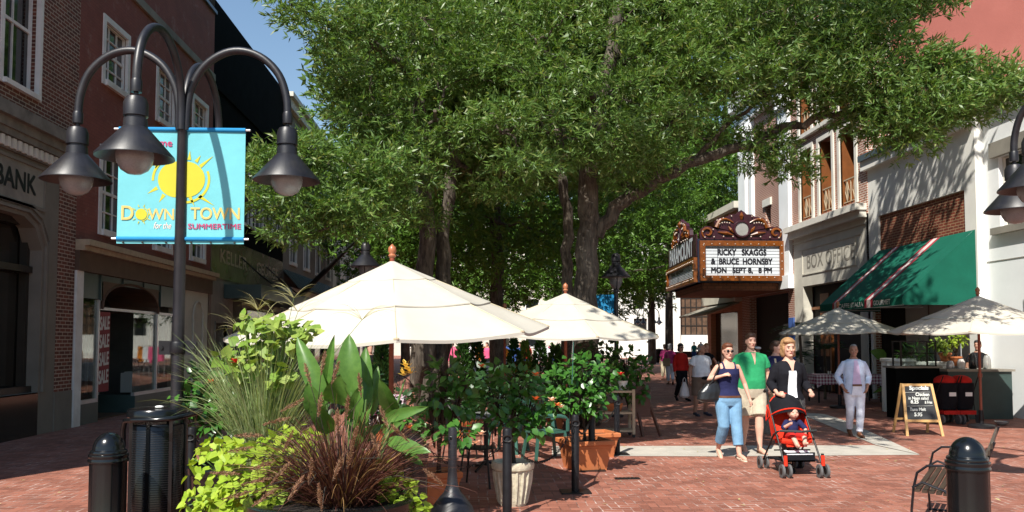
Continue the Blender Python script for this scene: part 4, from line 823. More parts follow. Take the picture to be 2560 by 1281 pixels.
def mid_tree(label, x, y, h, rad, zc, n, m='oak_leaf_far', L=.22, tr=.28, lean=0):
    t = thing('oak_tree', label, 'tree', (x, y, 0), group='oaks farther down the mall'); sk = Skel()
    sk.limb([(x, y, -.1), (x+lean*.3, y, zc*.5), (x+lean, y, zc), (x+lean, y, h-1)], tr, .06, 9); sk.mb.build('trunk', 'bark', t, True, loc='w'); sk.mb = MB()
    q = rng.normal(size=(n, 3)); q /= np.linalg.norm(q, axis=1, keepdims=True); q *= (.35+.65*rng.uniform(0, 1, (n, 1))**.5)
    lob = 1+.22*np.sin(q[:, 0:1]*7+x)*np.cos(q[:, 1:2]*6+y)+.12*np.sin(q[:, 2:3]*9)
    cl = np.array([x+lean, y, zc])+q*lob*np.array([rad, rad, (h-zc)])
    for z in cl[::40]: sk.grow(z, .08)
    V, F = sprays(cl, 8, .34, np.array([x, y, zc-1.]), L, L*.27, 8)
    npmesh('crown', V, F, m, t, loc='w'); sk.mb.build('branch', 'bark', t, True, loc='w')
mid_tree('dark shaded oak standing between the two big trunks', .8, 27, 14, 5.2, 8.6, 900)
mid_tree('oak in shade beyond the forked trunk on the left', -1.9, 29, 13, 3.2, 8.4, 600)
mid_tree('sunlit green oak just left of the theatre marquee', 6.3, 43, 16, 5.8, 9.4, 1300, L=.26)
mid_tree('far oak in front of the pale end building', 0, 46, 15, 6, 8.8, 900, L=.28)
mid_tree('far oak on the left hiding the row buildings', -3.6, 45, 11.5, 4, 7.4, 600, L=.28)
mid_tree('sunlit oak beside the far white building', 13.6, 62, 21, 7.5, 12.4, 1300, L=.34)
mid_tree('tall pale green oak above the orange brick roof', 12.5, 52, 22, 5.5, 14.5, 900, L=.3)
# ---------------------------------------------------------------- street lamps
def street_lamp(label, loc, rz, group='four armed street lamps along the mall', s=1.0):
    t = thing('street_lamp', label, 'street lamp', loc, rz, group)
    mb = MB(); mb.lathe([(.17,0),(.17,.04),(.12,.06),(.095,.14),(.085,.5),(.07,.55),(.062,1.2),(.05,3.9),(.058,3.92),(.058,4.0),(.045,4.02),(.04,4.15),(0,4.17)], n=20); mb.build('pole', 'lamp_metal', t, True)
    mb = MB(); mb.lathe([(.075,1.56),(.08,1.57),(.08,1.67),(.075,1.68)], n=20); mb.bar((-.19,-.0,1.62), (.19,0,1.62), .03, .14); mb.tube([(-.16,-.03,1.62),(-.16,.03,1.62)], .02, 6); mb.tube([(.16,-.03,1.62),(.16,.03,1.62)], .02, 6); mb.build('clamp', 'black_metal', t, True)
    for k in range(4):
        a = k*math.pi/2; d = Vector((math.cos(a), math.sin(a), 0)); Z = Vector((0,0,1))
        cv = [(.035,3.85),(.045,4.1),(.09,4.32),(.22,4.53),(.42,4.66),(.62,4.68),(.82,4.60),(.98,4.43),(1.06,4.2),(1.075,3.98)]
        # smooth the curve
        pts = [d*r+Z*z for r, z in cv]; sm = []
        for i in range(len(pts)-1):
            p0 = pts[max(i-1,0)]; p1 = pts[i]; p2 = pts[i+1]; p3 = pts[min(i+2,len(pts)-1)]
            for u in (0,.25,.5,.75): sm.append(.5*((2*p1)+(p2-p0)*u+(2*p0-5*p1+4*p2-p3)*u*u+(3*p1-p0-3*p2+p3)*u**3))
        sm.append(pts[-1]); mb = MB(); mb.tube(sm, .04, 12); mb.lathe([(.048,3.92),(.05,3.94),(.05,4.02),(.044,4.04)], d*1.075, 14); arm = mb.build('arm', 'lamp_metal', t, True)
        c = d*1.075; mb = MB()
        mb.lathe([(.02,3.98),(.02,3.9),(.03,3.89),(.085,3.87),(.105,3.82),(.105,3.70),(.088,3.695),(.088,3.68),(.1,3.675),(.105,3.60),(.12,3.585),(.335,3.34),(.337,3.325),(.325,3.328),(.11,3.565)], c, 32)
        sh = mb.build('lamp_shade', 'lamp_metal', arm, True)
        mb = MB(); mb.lathe([(.11,3.55),(.155,3.42),(.162,3.33),(.148,3.27),(.115,3.215),(.06,3.18),(0,3.172)], c, 24); mb.build('globe', 'globe_glass', arm, True)
    return t
LP = G(449, 1274); LP.z = 0; LP.x -= .05
lamp = street_lamp('near black four armed street lamp carrying the blue banners', LP, -.04); lamp.scale = (1.02,)*3
def lampat(px, py, Y, rz, label, zz=0):
    p = P(px, py, Y); return cp(lamp, (p.x, Y, zz), rz, label)
lampat(2785, 900, 8.6, .3, 'street lamp cut by the right edge of the photo', -.1)
def post_lamp(label, px, Y, zr):
    p = P(px, 853, Y); t = thing('post_lamp', label, 'street lamp', (p.x, Y, 0), 0, 'single headed post lamps')
    mb = MB(); mb.lathe([(.15,0),(.15,.05),(.09,.1),(.075,.5),(.055,.6),(.048,zr-.35),(.07,zr-.33),(.07,zr-.28),(.03,zr-.26)], n=16); mb.tube([(0,-.17,zr+.03),(0,-.14,zr-.14),(0,-.05,zr-.30)], .012, 6); mb.tube([(0,.17,zr+.03),(0,.14,zr-.14),(0,.05,zr-.30)], .012, 6); mb.build('pole', 'lamp_metal', t, True)
    mb = MB(); mb.lathe([(.335,zr),(.338,zr+.012),(.12,zr+.26),(.105,zr+.27),(.10,zr+.35),(.09,zr+.36),(.105,zr+.37),(.105,zr+.48),(.08,zr+.53),(.03,zr+.56),(0,zr+.56)], n=28); mb.build('lamp_shade', 'lamp_metal', t, True)
    mb = MB(); mb.lathe([(.16,zr+.02),(.155,zr-.08),(.12,zr-.19),(.06,zr-.27)], n=20); mb.build('globe', 'globe_glass', t, True)
post_lamp('single headed lamp post poking up behind the biggest cream umbrella', 912, 18.5, 3.37)
post_lamp('shaded single headed lamp post between thick trunk and marquee', 1541, 18.8, 3.18)
lampat(1621, 800, 76, .25, 'small distant street lamp before the far white building')
# banners
def banner(label, x0, x1, marks):
    y = LP.y; c = (x0+x1)/2; o = thing('street_banner', label, 'banner', (c, y, 2.75), group='summertime banners on the near lamp')
    zT, zB = P(450, 320, y).z, P(450, 610, y).z; nx = 14; nz = 26; mb = MB()
    def pt(i, j):
        u = i/nx; v = j/nz; return (x0+(x1-x0)*u, y+.0014*math.sin(u*5+v*3)+.001*math.sin(v*9+u*2), zB+(zT-zB)*v)
    mb.add([pt(i, j) for j in range(nz+1) for i in range(nx+1)], [(j*(nx+1)+i, j*(nx+1)+i+1, (j+1)*(nx+1)+i+1, (j+1)*(nx+1)+i) for j in range(nz) for i in range(nx)]); mb.build('cloth', 'banner_cloth', o, True, loc='w')
    mb = MB()
    for z in (zT-.02, zB+.05): mb.tube([(x0, y+.0, z), (x1, y, z)], .024, 10)
    mb.build('hem', 'banner_blue_roll', o, True, loc='w')
    mb = MB()
    ext = -.06 if x0 < LP.x-.1 else 0
    for z in (zT-.02, zB+.05): mb.tube([(x0-.05 if x0 < LP.x-.1 else LP.x, y, z), (LP.x if x0 < LP.x-.1 else x1+.05, y, z)], .012, 6)
    mb.build('rod', 'aluminium', o, loc='w')
    mb = MB()
    for q in (.12, .45, .85): mb.ell((x0+(x1-x0)*q, y-.012, zB+.012), (.012,.006,.012), 0, 6, 4)
    mb.build('grommet', 'iron', o, loc='w'); marks(o, y-.004, zB, zT); return o
def px2(px, py, y): p = P(px, py, y); return p
def wr(o, s, x0, x1, yb, yt, matn, y, **kw):
    a = P(x0, yb, y); b = P(x1, yb, y); c = P(x0, yt, y); mb = MB(); write(mb, s, (a.x, y, a.z), (b.x-a.x, 0, 0), (0, 0, c.z-a.z), lift=.002, **kw); return mb.build('lettering', matn, o, loc='w')
def disc(mb, cx, cy, r, y, a0=0, a1=2*math.pi, n=24, sx=1.0, mi=0, r0=0):
    k = FPX/y; c = P(cx, cy, y); ts = np.linspace(a0, a1, n+1); R1 = r/k; R0 = r0/k
    for i in range(n):
        q = [(c.x+math.cos(t)*rr*sx, y, c.z+math.sin(t)*rr) for t, rr in ((ts[i],R1),(ts[i+1],R1),(ts[i+1],R0),(ts[i],R0))]; mb.add(q, [(0,3,2,1)], mi)
def tri(mb, a, b, w, y, mi=0):
    pa = P(*a, y); pb = P(*b, y); pa.y = pb.y = y; d = (pb-pa); n = Vector((-d.z, 0, d.x)).normalized()*w/(FPX/y)
    mb.add([pa+n, pb, pa-n], [(0,1,2)], mi)
BX0, BX1 = P(295, 450, LP.y).x, P(441, 450, LP.y).x; CX0, CX1 = P(464, 450, LP.y).x, P(612, 450, LP.y).x
def marksL(o, y, zB, zT):
    wr(o, 'Welcome', 322, 430, 366, 348, 'banner_red', y, bold=.003)
    mb = MB(); disc(mb, 441, 449, 60, y, math.pi*.62, math.pi*1.02, 14, 1, r0=54); disc(mb, 441, 449, 45, y+.0005, math.pi/2, math.pi*1.5, 18, 1.0)
    tri(mb, (393,470), (368,485), 5, y); tri(mb, (410,487), (397,507), 5, y); tri(mb, (392,418), (386,413), 5, y); mb.build('sun_emblem', 'banner_yellow', o, loc='w')
    wr(o, 'D', 303, 332, 550, 516, 'banner_gold', y, bold=.006); wr(o, 'WN', 370, 434, 550, 523, 'banner_gold', y, bold=.004)
    mb = MB(); disc(mb, 353, 536, 14, y-.0006); disc(mb, 353, 536, 18, y-.0006, -1.5, 1.2, 12, r0=16)
    for a in range(10): t = a*.63; tri(mb, (353+19*math.cos(t), 536+19*math.sin(t)), (353+30*math.cos(t), 536+27*math.sin(t)), 1.6, y-.0007)
    mb.build('small_sun', 'banner_yellow', o, loc='w')
    wr(o, 'for the', 384, 428, 572, 556, 'banner_pink', y, shear=.3)
def marksR(o, y, zB, zT):
    mb = MB(); disc(mb, 464, 449, 45, y, -math.pi/2, math.pi/2, 18, 1.05); disc(mb, 464, 449, 60, y, -math.pi*.5, math.pi*.12, 16, r0=54)
    for a, b in (((473,400),(475,377)), ((490,405),(502,389)), ((500,417),(534,390)), ((475,493),(486,516)), ((497,490),(536,515))): tri(mb, a, b, 4.5, y)
    mb.build('sun_emblem', 'banner_yellow', o, loc='w')
    wr(o, 'TOWN', 476, 598, 549, 520, 'banner_gold', y, bold=.005); wr(o, 'SUMMERTIME', 470, 602, 573, 560, 'banner_red', y, bold=.003)
banner('blue banner left of the pole reading DOWN for the', BX0, BX1, marksL)
banner('blue banner right of the pole reading TOWN SUMMERTIME', CX0, CX1, marksR)
mb = MB(); p = P(1505, 760, 40); mb.box((p.x-.5, 40, p.z-.45), (p.x+.75, 40.03, p.z+.45)); tag(mb.build('street_banner', 'banner_blue_roll'), 'distant blue banner seen between the thick trunk and shaded lamp', 'banner')
# ---------------------------------------------------------------- umbrellas
def umbrella(label, loc, R=1.7, hem=1.84, apex=2.56, rot=.12, tilt=(0,0), two=False, group='cream cafe umbrellas'):
    t = thing('cafe_umbrella', label, 'umbrella', loc, 0, group)
    X, Y = Vector((1,0,tilt[0])), Vector((0,1,tilt[1]))
    def S(r, ang, lift=0, sag=0):
        seg = math.pi/4; a = (ang-rot) % seg; k = math.cos(seg/2)/math.cos(a-seg/2); e = math.sin(math.pi*a/seg)
        rr = r*k*(1-.035*e*r/R); z = apex-.02-(apex-hem)*(.9*(r/R)+.1*(r/R)**.6 if r > 0 else 0)+lift-.03*e*(r/R)-sag*e
        x, y = rr*math.cos(ang), rr*math.sin(ang); return Vector((x, y, z+x*tilt[0]+y*tilt[1]))
    def tier(r0, r1, lift, drop, sagend):
        mb = MB(); na = 64; nr = 7; vs = []
        for j in range(nr+1):
            r = r0+(r1-r0)*j/nr
            for i in range(na): vs.append(S(r, rot+2*math.pi*i/na, lift, sagend*(j/nr)**3))
        fs = [(j*na+i, j*na+(i+1)%na, (j+1)*na+(i+1)%na, (j+1)*na+i)[::-1] for j in range(nr) for i in range(na)]
        for i in range(na): vs.append(S(r1, rot+2*math.pi*i/na, lift-drop, sagend))
        fs += [(nr*na+i, nr*na+(i+1)%na, (nr+1)*na+(i+1)%na, (nr+1)*na+i)[::-1] for i in range(na)]
        return mb.add(vs, fs)
    cn = tier(R*.57, R, 0, .03, .012).build('canopy', 'umbrella_cloth', t, True)
    tier(R*.24, R*.62, .022, .012, .006).build('vent_tier', 'umbrella_cloth', cn, True)
    tier(.01, R*.27, .036, .01, .006).build('top_cap', 'umbrella_cloth', cn, True)
    mb = MB()
    for k in range(8): a = rot+k*math.pi/4; mb.tube([S(R*q, a, .024 if q < .6 else .004) for q in (.27,.4,.6,.62,.8,.99)], .0045, 5)
    mb.build('seam', 'cream', cn, True)
    mb = MB(); mb.tube([(0,0,0.05),(0,0,apex+.04)], .026, 12); mb.tube([(.0,.0,1.0),(.0,.0,1.08)], .04, 12); mb.build('pole', 'umbrella_wood', t, True)
    mb = MB(); mb.lathe([(.03,apex+.04),(.045,apex+.06),(.03,apex+.08),(.045,apex+.11),(.04,apex+.15),(0,apex+.19)], n=14); mb.build('finial', 'finial_wood', t, True)
    for k in range(8):
        mb = MB(); a = rot+k*math.pi/4; mb.bar(S(.05, a, -.05), S(R*.985, a, -.03), .018, .03); mb.bar((.03*math.cos(a), .03*math.sin(a), hem-.02), S(R*.5, a, -.06), .016, .022); mb.build('rib', 'umbrella_wood', t)
    mb = MB()
    for k in range(8): a = rot+k*math.pi/4; mb.ell(S(R*.985, a, -.012), (.03,.03,.016), 0, 8, 5)
    mb.build('rib_pocket', 'pale_wood', t)
    mb = MB(); mb.lathe([(.25,0),(.25,.05),(.22,.07),(.05,.09),(.045,.35),(0,.35)], n=20); mb.build('base', 'black_metal', t, True)
    return t
p = P(980, 700, 8.9); U1 = umbrella('biggest cream umbrella, centre left, above the planted urns', (p.x, 8.9, 0), 1.72, 1.835, 2.575, .12, (.035, .05))
p = P(1414, 800, 14.2); U2 = umbrella('cream umbrella beside the thick trunk, dappled with leaf shade', (p.x, 14.2, 0), 1.7, 1.86, 2.54, .18, (-.01, .03))
p = P(2446, 800, 16.1); umbrella('pale umbrella at the right edge over the coffee counter', (p.x, 16.1, 0), 1.7, 1.93, 2.62, .14, (.0, .01))
p = P(2095, 800, 21); umbrella('grey looking shaded umbrella in front of green awning', (p.x, 21, 0), 1.5, 1.98, 2.58, .2, (.02, 0))
p = P(1250, 800, 17.6); umbrella('umbrella mostly hidden between the two big cream ones', (p.x+.1, 17.6, 0), 1.6, 1.9, 2.35, .3)
# ---------------------------------------------------------------- bollards, bins, posts
def bollard(label, px, Y, H=1.0):
    p = P(px, 853, Y); t = thing('bollard', label, 'bollard', (p.x, Y, 0), 0, 'fluted black dome bollards')
    mb = MB(); n = 48; prof = [(.150,0),(.150,.06),(.142,.08),(.142,H-.26)]
    for r, z in prof:
        for k in range(n): mb.v.append(((r*(1-.035*(k % 6 == 0)))*math.cos(2*math.pi*k/n), (r*(1-.035*(k % 6 == 0)))*math.sin(2*math.pi*k/n), z))
    for i in range(len(prof)-1): mb.f += [(i*n+k, i*n+(k+1)%n, (i+1)*n+(k+1)%n, (i+1)*n+k) for k in range(n)]; mb.m += [0]*n
    mb.build('post', 'gloss_black', t, True)
    mb = MB(); mb.lathe([(.14,H-.262),(.152,H-.258),(.155,H-.24),(.148,H-.228),(.148,H-.222),(.153,H-.21),(.150,H-.196),(.14,H-.19),(.142,H-.178),(.136,H-.165),(.125,H-.16)]+[(.122*math.cos(a), H-.16+.14*math.sin(a)) for a in np.linspace(.05, math.pi/2, 12)], n=48)
    mb.build('cap', 'gloss_black', t, True); return t
bollard('fluted black bollard at lower left beside the litter bin', 279, 6.95, 1.0)
bollard('fluted black bollard at lower right in front of the bench', 2410, 5.95, 1.04)
bollard('dark bollard half hidden behind the canna leaves', 1032, 7.7, .9)
# litter bin
p = P(398, 1000, 7.55); t = thing('litter_bin', 'glossy black litter bin with hooped rim and mesh side', 'litter bin', (p.x, 7.55, 0))
mb = MB(); mb.lathe([(.22,.04),(.235,.05),(.235,.98),(.22,1.0)], n=40); mb.build('body', 'gloss_black', t, True)
mb = MB(); mb.lathe([(.245,1.04),(.262,1.06),(.262,1.11),(.25,1.125),(.10,1.135),(0,1.137)], n=40); mb.build('lid', 'gloss_black', t, True)
mb = MB()
for a in np.linspace(0, 2*math.pi, 9)[:-1]: mb.bar((.24*math.cos(a), .24*math.sin(a), 0), (.24*math.cos(a), .24*math.sin(a), 1.06), .03, .012)
mb.build('upright', 'gloss_black', t)
mb = MB(); mb.tube([(-.25,-.12,.55),(-.25,-.14,.95),(-.22,-.18,1.03),(-.12,-.27,1.045),(.1,-.31,1.05),(.24,-.27,1.06),(.33,-.15,1.08),(.36,0,1.09),(.33,.15,1.09),(.2,.24,1.09)], .022, 10); mb.build('hoop', 'gloss_black', t, True)
mb = MB()
for j in range(44): z = .08+j*.02; mb.tube([(.236*math.cos(a), .236*math.sin(a), z) for a in np.linspace(-2.9, -.3, 16)], .0022, 4)
mb.build('mesh', 'iron', t)
mb = MB(); mb.ell((0.04,-.1,1.145), (.04,.03,.012), 0, 8, 5); tag(mb.build('litter', 'white_plastic', None, loc=(p.x, 7.55, 0)), 'crumpled white scrap lying on the litter bin lid', 'litter')
# smoker post
p = P(1131, 1200, 6.0); t = thing('smoker_post', 'dark grey narrow necked ash receptacle at bottom centre', 'ash bin', (p.x, 6.0, 0))
mb = MB(); mb.lathe([(.19,0),(.20,.03),(.19,.30),(.175,.46),(.145,.54),(.10,.60),(.06,.645),(.04,.70),(.033,.78),(.031,1.08),(.026,1.1),(0,1.105)], n=32); mb.build('body', 'lamp_metal', t, True)
mb = MB(); mb.ell((-.01,-.03,1.03), (.01,.006,.014), 0, 8, 5); mb.lathe([(.188,.28),(.193,.285),(.193,.30),(.188,.305)], n=32); mb.build('seam', 'gloss_black', t, True)
# chained posts
def cpost(px, Y, label, H=.885, plate=True):
    p = P(px, 853, Y); t = thing('chain_post', label, 'post', (p.x, Y, 0), 0, 'black posts round the cafe terrace')
    mb = MB(); mb.lathe([(.045,.0),(.045,H-.03),(.038,H-.01),(.02,H),(0,H+.002)], n=18); mb.build('post', 'black_metal', t, True)
    if plate: mb = MB(); mb.box((-.17,-.14,.004), (.17,.14,.016)); mb.build('base_plate', 'iron', t)
    mb = MB(); mb.tube([(.045*math.cos(a)*1.0+.0, -.05+.0*a, H-.1+.03*math.sin(a)) for a in np.linspace(0, 6.28, 10)], .008, 5); mb.build('ring', 'iron', t)
    return Vector((p.x, Y, H-.1))
posts = [cpost(484, 8.3, 'black post right of the litter bin'), cpost(1268, 8.05, 'black post in front of the white urn pot'), cpost(1437, 9.5, 'black post in front of the square terracotta tub'), cpost(1478, 11.1, 'black post behind the square terracotta tub'), cpost(1541, 12.6, 'black post beside the wooden trolley on its own plate')]
cA = cpost(1045, 8.4, 'black post hidden low among the hibiscus left of the white pot')
def chain(a, b, sag, label):
    mb = MB(); a = Vector(a); b = Vector(b); L = (b-a).length; n = max(8, int(L*1.15/.034))
    pts = [a.lerp(b, i/n)-Vector((0,0,sag*4*(i/n)*(1-i/n))) for i in range(n+1)]
    for i in range(n):
        c = (pts[i]+pts[i+1])/2; d = (pts[i+1]-pts[i]).normalized(); s = d.cross(Vector((0,0,1))).normalized(); u = s.cross(d); e = s if i % 2 else u
        mb.tube([c+d*(.022*math.cos(q))+e*(.012*math.sin(q)) for q in np.linspace(0, 2*math.pi, 8)], .0042, 4)
    tag(mb.build('chain', 'iron'), label, 'chain', 'chains between the terrace posts')
chain(posts[1], posts[2], .33, 'chain drooping between the white pot post and terracotta tub post'); chain(posts[3], posts[4], .22, 'chain drooping in front of the wooden trolley')
chain(posts[2], posts[3], .2, 'chain running back beside the square terracotta tub'); chain(cA, posts[1], .3, 'chain hanging left of the white urn pot'); chain(posts[0], cA, .4, 'long chain low behind the big planters')
# ---------------------------------------------------------------- pots
def round_pot(label, px, py, r, h, matn, name='plant_pot', fluted=True, group=None):
    g_ = G(px, py); t = thing(name, label, 'plant pot', (g_.x, g_.y, 0), 0, group)
    mb = MB(); mb.lathe([(r*.62,0),(r*.66,.02),(r*.9,h-.09),(r*.93,h-.085)], n=36)
    if fluted:
        for k in range(18): a = 2*math.pi*k/18; c, s = math.cos(a), math.sin(a); mb.tube([(r*.66*c, r*.66*s, .03), (r*.83*c, r*.83*s, h*.55), (r*.9*c, r*.9*s, h-.1)], [.012,.02,.014], 6)
    mb.build('body', matn, t, True)
    mb = MB(); mb.lathe([(r*.9,h-.09),(r*.99,h-.08),(r*1.02,h-.045),(r*.99,h-.008),(r*.93,h),(r*.88,h-.01),(r*.86,h-.05)], n=36); mb.build('rim', matn, t, True)
    mb = MB(); mb.lathe([(r*.87,h-.06),(r*.5,h-.035),(0,h-.03)], n=24); mb.build('soil', 'soil', t, True); return Vector((g_.x, g_.y, h-.03))
def square_pot(label, px, py, s, h, rz=.3):
    g_ = G(px, py); t = thing('square_planter', label, 'plant pot', (g_.x, g_.y, 0), rz, 'square terracotta tubs')
    mb = MB(); q = math.sqrt(2); mb.lathe([(s*.36*q,0),(s*.36*q,.015),(s*.44*q,h-.1),(s*.455*q,h-.095),(s*.46*q,h-.07)], n=4, sq=1)
    mb.build('body', 'terracotta', t); mb = MB(); mb.lathe([(s*.455*q,h-.07),(s*.5*q,h-.055),(s*.5*q,h-.01),(s*.49*q,h),(s*.44*q,h),(s*.43*q,h-.05)], n=4, sq=1); mb.build('rim', 'terracotta', t)
    mb = MB(); mb.lathe([(s*.44*q,h-.05),(0,h-.04)], n=4, sq=1); mb.build('soil', 'soil', t); return Vector((g_.x, g_.y, h-.04))
potW = round_pot('white stone urn pot with leaf relief behind a black post', 1282, 1262, .225, .46, 'pot_stone')
potS1 = square_pot('square terracotta tub in front, under the bright hibiscus', 1462, 1172, .62, .40, .25)
potS2 = square_pot('square terracotta tub behind the nearer one by the chains', 1488, 1140, .58, .36, .25)
potS3 = square_pot('terracotta tub low left of the ash receptacle', 1095, 1262, .42, .36, .3)
potG = round_pot('amber glazed pot beside the specials board', 2236, 1018, .25, .42, 'pot_glaze', fluted=False)
# big black bowl planters in front
def bowl(label, px, Y, r, h):
    p = P(px, 853, Y); t = thing('bowl_planter', label, 'planter', (p.x, Y, 0), 0, 'big dark bowl planters')
    mb = MB(); mb.lathe([(r*.55,0),(r*.6,.02),(r*.8,h*.3),(r*.97,h*.7),(r*.98,h-.07),(r*1.03,h-.06),(r*1.04,h-.01),(r,h),(r*.93,h),(r*.92,h-.06)], n=48); mb.build('bowl', 'gloss_black', t, True)
    mb = MB(); mb.lathe([(r*.93,h-.07),(0,h-.03)], n=30); mb.build('soil', 'soil', t); return Vector((p.x, Y, h-.04))
B1 = bowl('dark bowl planter in front holding the purple grass', 835, 5.35, .52, .74)
B2 = bowl('dark bowl planter behind, hidden by lime leaves', 640, 6.9, .5, .74)
# ---------------------------------------------------------------- chairs and tables
def resin_chair(label, loc, rz):
    t = thing('garden_chair', label, 'chair', loc, rz, 'green plastic garden chairs')
    mb = MB(); mb.poly([(-.22,-.24,.43),(.22,-.24,.43),(.2,.2,.41),(-.2,.2,.41)], .025, (0,0,1)); mb.build('seat', 'green_plastic', t)
    mb = MB()
    for i in range(5): x = -.16+i*.08; mb.bar((x*.95,.2,.45), (x*1.15,.30,.86-.03*abs(i-2)/2), .052, .012, up=(0,1,0))
    mb.bar((-.22,.30,.86), (.22,.30,.86), .02, .07); mb.bar((-.2,.2,.42), (.2,.2,.42), .03, .06); mb.bar((-.21,.2,.42), (-.235,.3,.88), .03, .035); mb.bar((.21,.2,.42), (.235,.3,.88), .03, .035); mb.build('backrest', 'green_plastic', t)
    for sx in (-1, 1):
        mb = MB(); mb.tube([(sx*.24,.24,.64),(sx*.27,.1,.655),(sx*.28,-.12,.65),(sx*.27,-.24,.62),(sx*.25,-.25,.43)], .022, 8, sy=1.3); mb.build('armrest', 'green_plastic', t, True)
        for sy, yy in ((-1, -.22), (1, .19)): mb = MB(); mb.bar((sx*.2,yy,.42), (sx*.25,yy+sy*.06,0), .045, .035); mb.build('leg', 'green_plastic', t)
    return t
def iron_chair(label, loc, rz, group='black metal terrace chairs'):
    t = thing('metal_chair', label, 'chair', loc, rz, group)
    mb = MB(); mb.lathe([(0,.445),(.2,.445),(.215,.45),(.2,.458),(0,.458)], n=20); mb.build('seat', 'iron', t, True)
    mb = MB(); arc = [(.21*math.sin(a), .21*math.cos(a)-.0, .45+.42*math.cos(a*.62)) for a in np.linspace(-2.0, 2.0, 15)]; mb.tube(arc, .012, 6)
    for a in np.linspace(-1.2, 1.2, 7): mb.tube([(.2*math.sin(a), .2*math.cos(a), .45), (.21*math.sin(a), .21*math.cos(a), .45+.42*math.cos(a*.62))], .006, 5)
    mb.build('backrest', 'iron', t, True)
    for sx, sy in ((-1,-1),(1,-1),(-1,1),(1,1)): mb = MB(); mb.tube([(sx*.14,sy*.14,.445), (sx*.19,sy*.2,0)], .012, 6); mb.build('leg', 'iron', t)
    return t
def cafe_table(label, loc, m='table_top', r=.38, h=.74):
    t = thing('round_table', label, 'table', loc, 0, 'round terrace tables')
    mb = MB(); mb.lathe([(0,h-.03),(r-.01,h-.03),(r,h-.02),(r,h-.005),(r-.01,h),(0,h)], n=32); mb.build('tabletop', m, t, True)
    mb = MB(); mb.tube([(0,0,.06),(0,0,h-.03)], .03, 10)
    for k in range(3): a = k*2.094; mb.tube([(0,0,.12),(.28*math.cos(a), .28*math.sin(a), .015)], .018, 6)
    mb.build('pedestal', 'iron', t, True); return t
ga = lambda px, py: (lambda q: (q.x, q.y, 0))(G(px, py))
rc = resin_chair('green plastic garden chair behind the white pot, seen from its side', ga(1362, 1150), 1.9)
cp(rc, ga(1270, 1130), -.4, 'green plastic garden chair farther left under the hibiscus'); cp(rc, ga(1345, 1085), 2.6, 'dark green garden chair pushed to the shaded table')
cafe_table('grey round table under the hibiscus left of white pot', ga(1215, 1175), r=.42)
ic = iron_chair('black metal chair turned toward the grey round table', ga(1195, 1215), 2.9)
for i, (x, y, rz, l) in enumerate(((1150, 1150, 1.2, 'black metal chair left of the grey round table'), (1220, 1040, .2, 'black metal chair behind the terracotta and hibiscus tubs'), (1330, 1010, 2, 'black metal chair near the forked trunk in shade'), (1120, 1020, -1, 'black metal chair beside the small checked table'), (2070, 985, .5, 'black metal chair left of the checked cloth table'), (2185, 995, -.5, 'black metal chair right of the checked cloth table'), (2120, 1000, 3.1, 'black metal chair tucked behind the man in pale suit'), (1010, 1030, .7, 'black metal chair beneath the biggest umbrella'))):
    cp(ic, ga(x, y), rz, l)
cafe_table('round table in shade between the two trunks', ga(1290, 1000)); cafe_table('pale round table under the dappled umbrella', ga(1400, 1010), 'white_plastic')
def cloth_table(label, loc, w, d, h, rz=0, cl='white table draped in a red and white checked cloth'):
    t = thing('cafe_table', label, 'table', loc, rz, 'tables under checked cloths'); mb = MB(); mb.box((-w/2+.02,-d/2+.02,h-.03), (w/2-.02,d/2-.02,h-.004)); mb.build('tabletop', 'brown_wood', t)
    for sx in (-1, 1):
        for sy in (-1, 1): mb = MB(); mb.bar((sx*(w/2-.06), sy*(d/2-.06), h-.03), (sx*(w/2-.06), sy*(d/2-.06), 0), .04, .04, up=(0,1,0)); mb.build('leg', 'iron', t)
    mb = MB(); n = 12; top = h+.002; R_ = []
    per = [(-w/2+w*i/n, -d/2) for i in range(n)]+[(w/2, -d/2+d*i/n) for i in range(n)]+[(w/2-w*i/n, d/2) for i in range(n)]+[(-w/2, d/2-d*i/n) for i in range(n)]
    m = len(per); vs = [(x, y, top) for x, y in per]; dp = []
    for i, (x, y) in enumerate(per):
        L = math.hypot(x, y); o = .012+.018*math.sin(i*2.1); co = .10 if i % n in (0,) else 0; dp.append((x+x/L*o, y+y/L*o, top-.27-co-.01*math.sin(i)))
    mb.add(vs+dp, [tuple(range(m))]+[(i, i+m, (i+1) % m+m, (i+1) % m) for i in range(m)])
    c = tag(mb.build('tablecloth', 'gingham', None, loc=loc), cl, 'tablecloth', 'checked tablecloths'); c.rotation_euler = (0, 0, rz)
cloth_table('long cafe table behind the man in pale suit', (10.6, 23.2, 0), 1.9, .8, .78, .0, 'checked cloth over the long table behind the pale suit')
cloth_table('small cafe table near the forked trunk', (G(1043, 1030).x, 13.2, 0), .55, .6, .86, .0, 'small checked cloth hanging under the biggest umbrella')
cloth_table('cafe table farther left in the awning shade', (9.6, 25.5, 0), 1.2, .8, .78, .0, 'checked cloth in deep shade left of the long table')
mb = MB(); mb.lathe([(.02,.782),(.022,.85),(.015,.87),(0,.88)], (10.1, 23.1, 0), 10); mb.lathe([(.02,.782),(.022,.85),(.015,.87),(0,.88)], (10.17, 23.12, 0), 10); tag(mb.build('condiment_set', 'white_plastic'), 'salt and pepper shakers on the checked cloth', 'shakers')
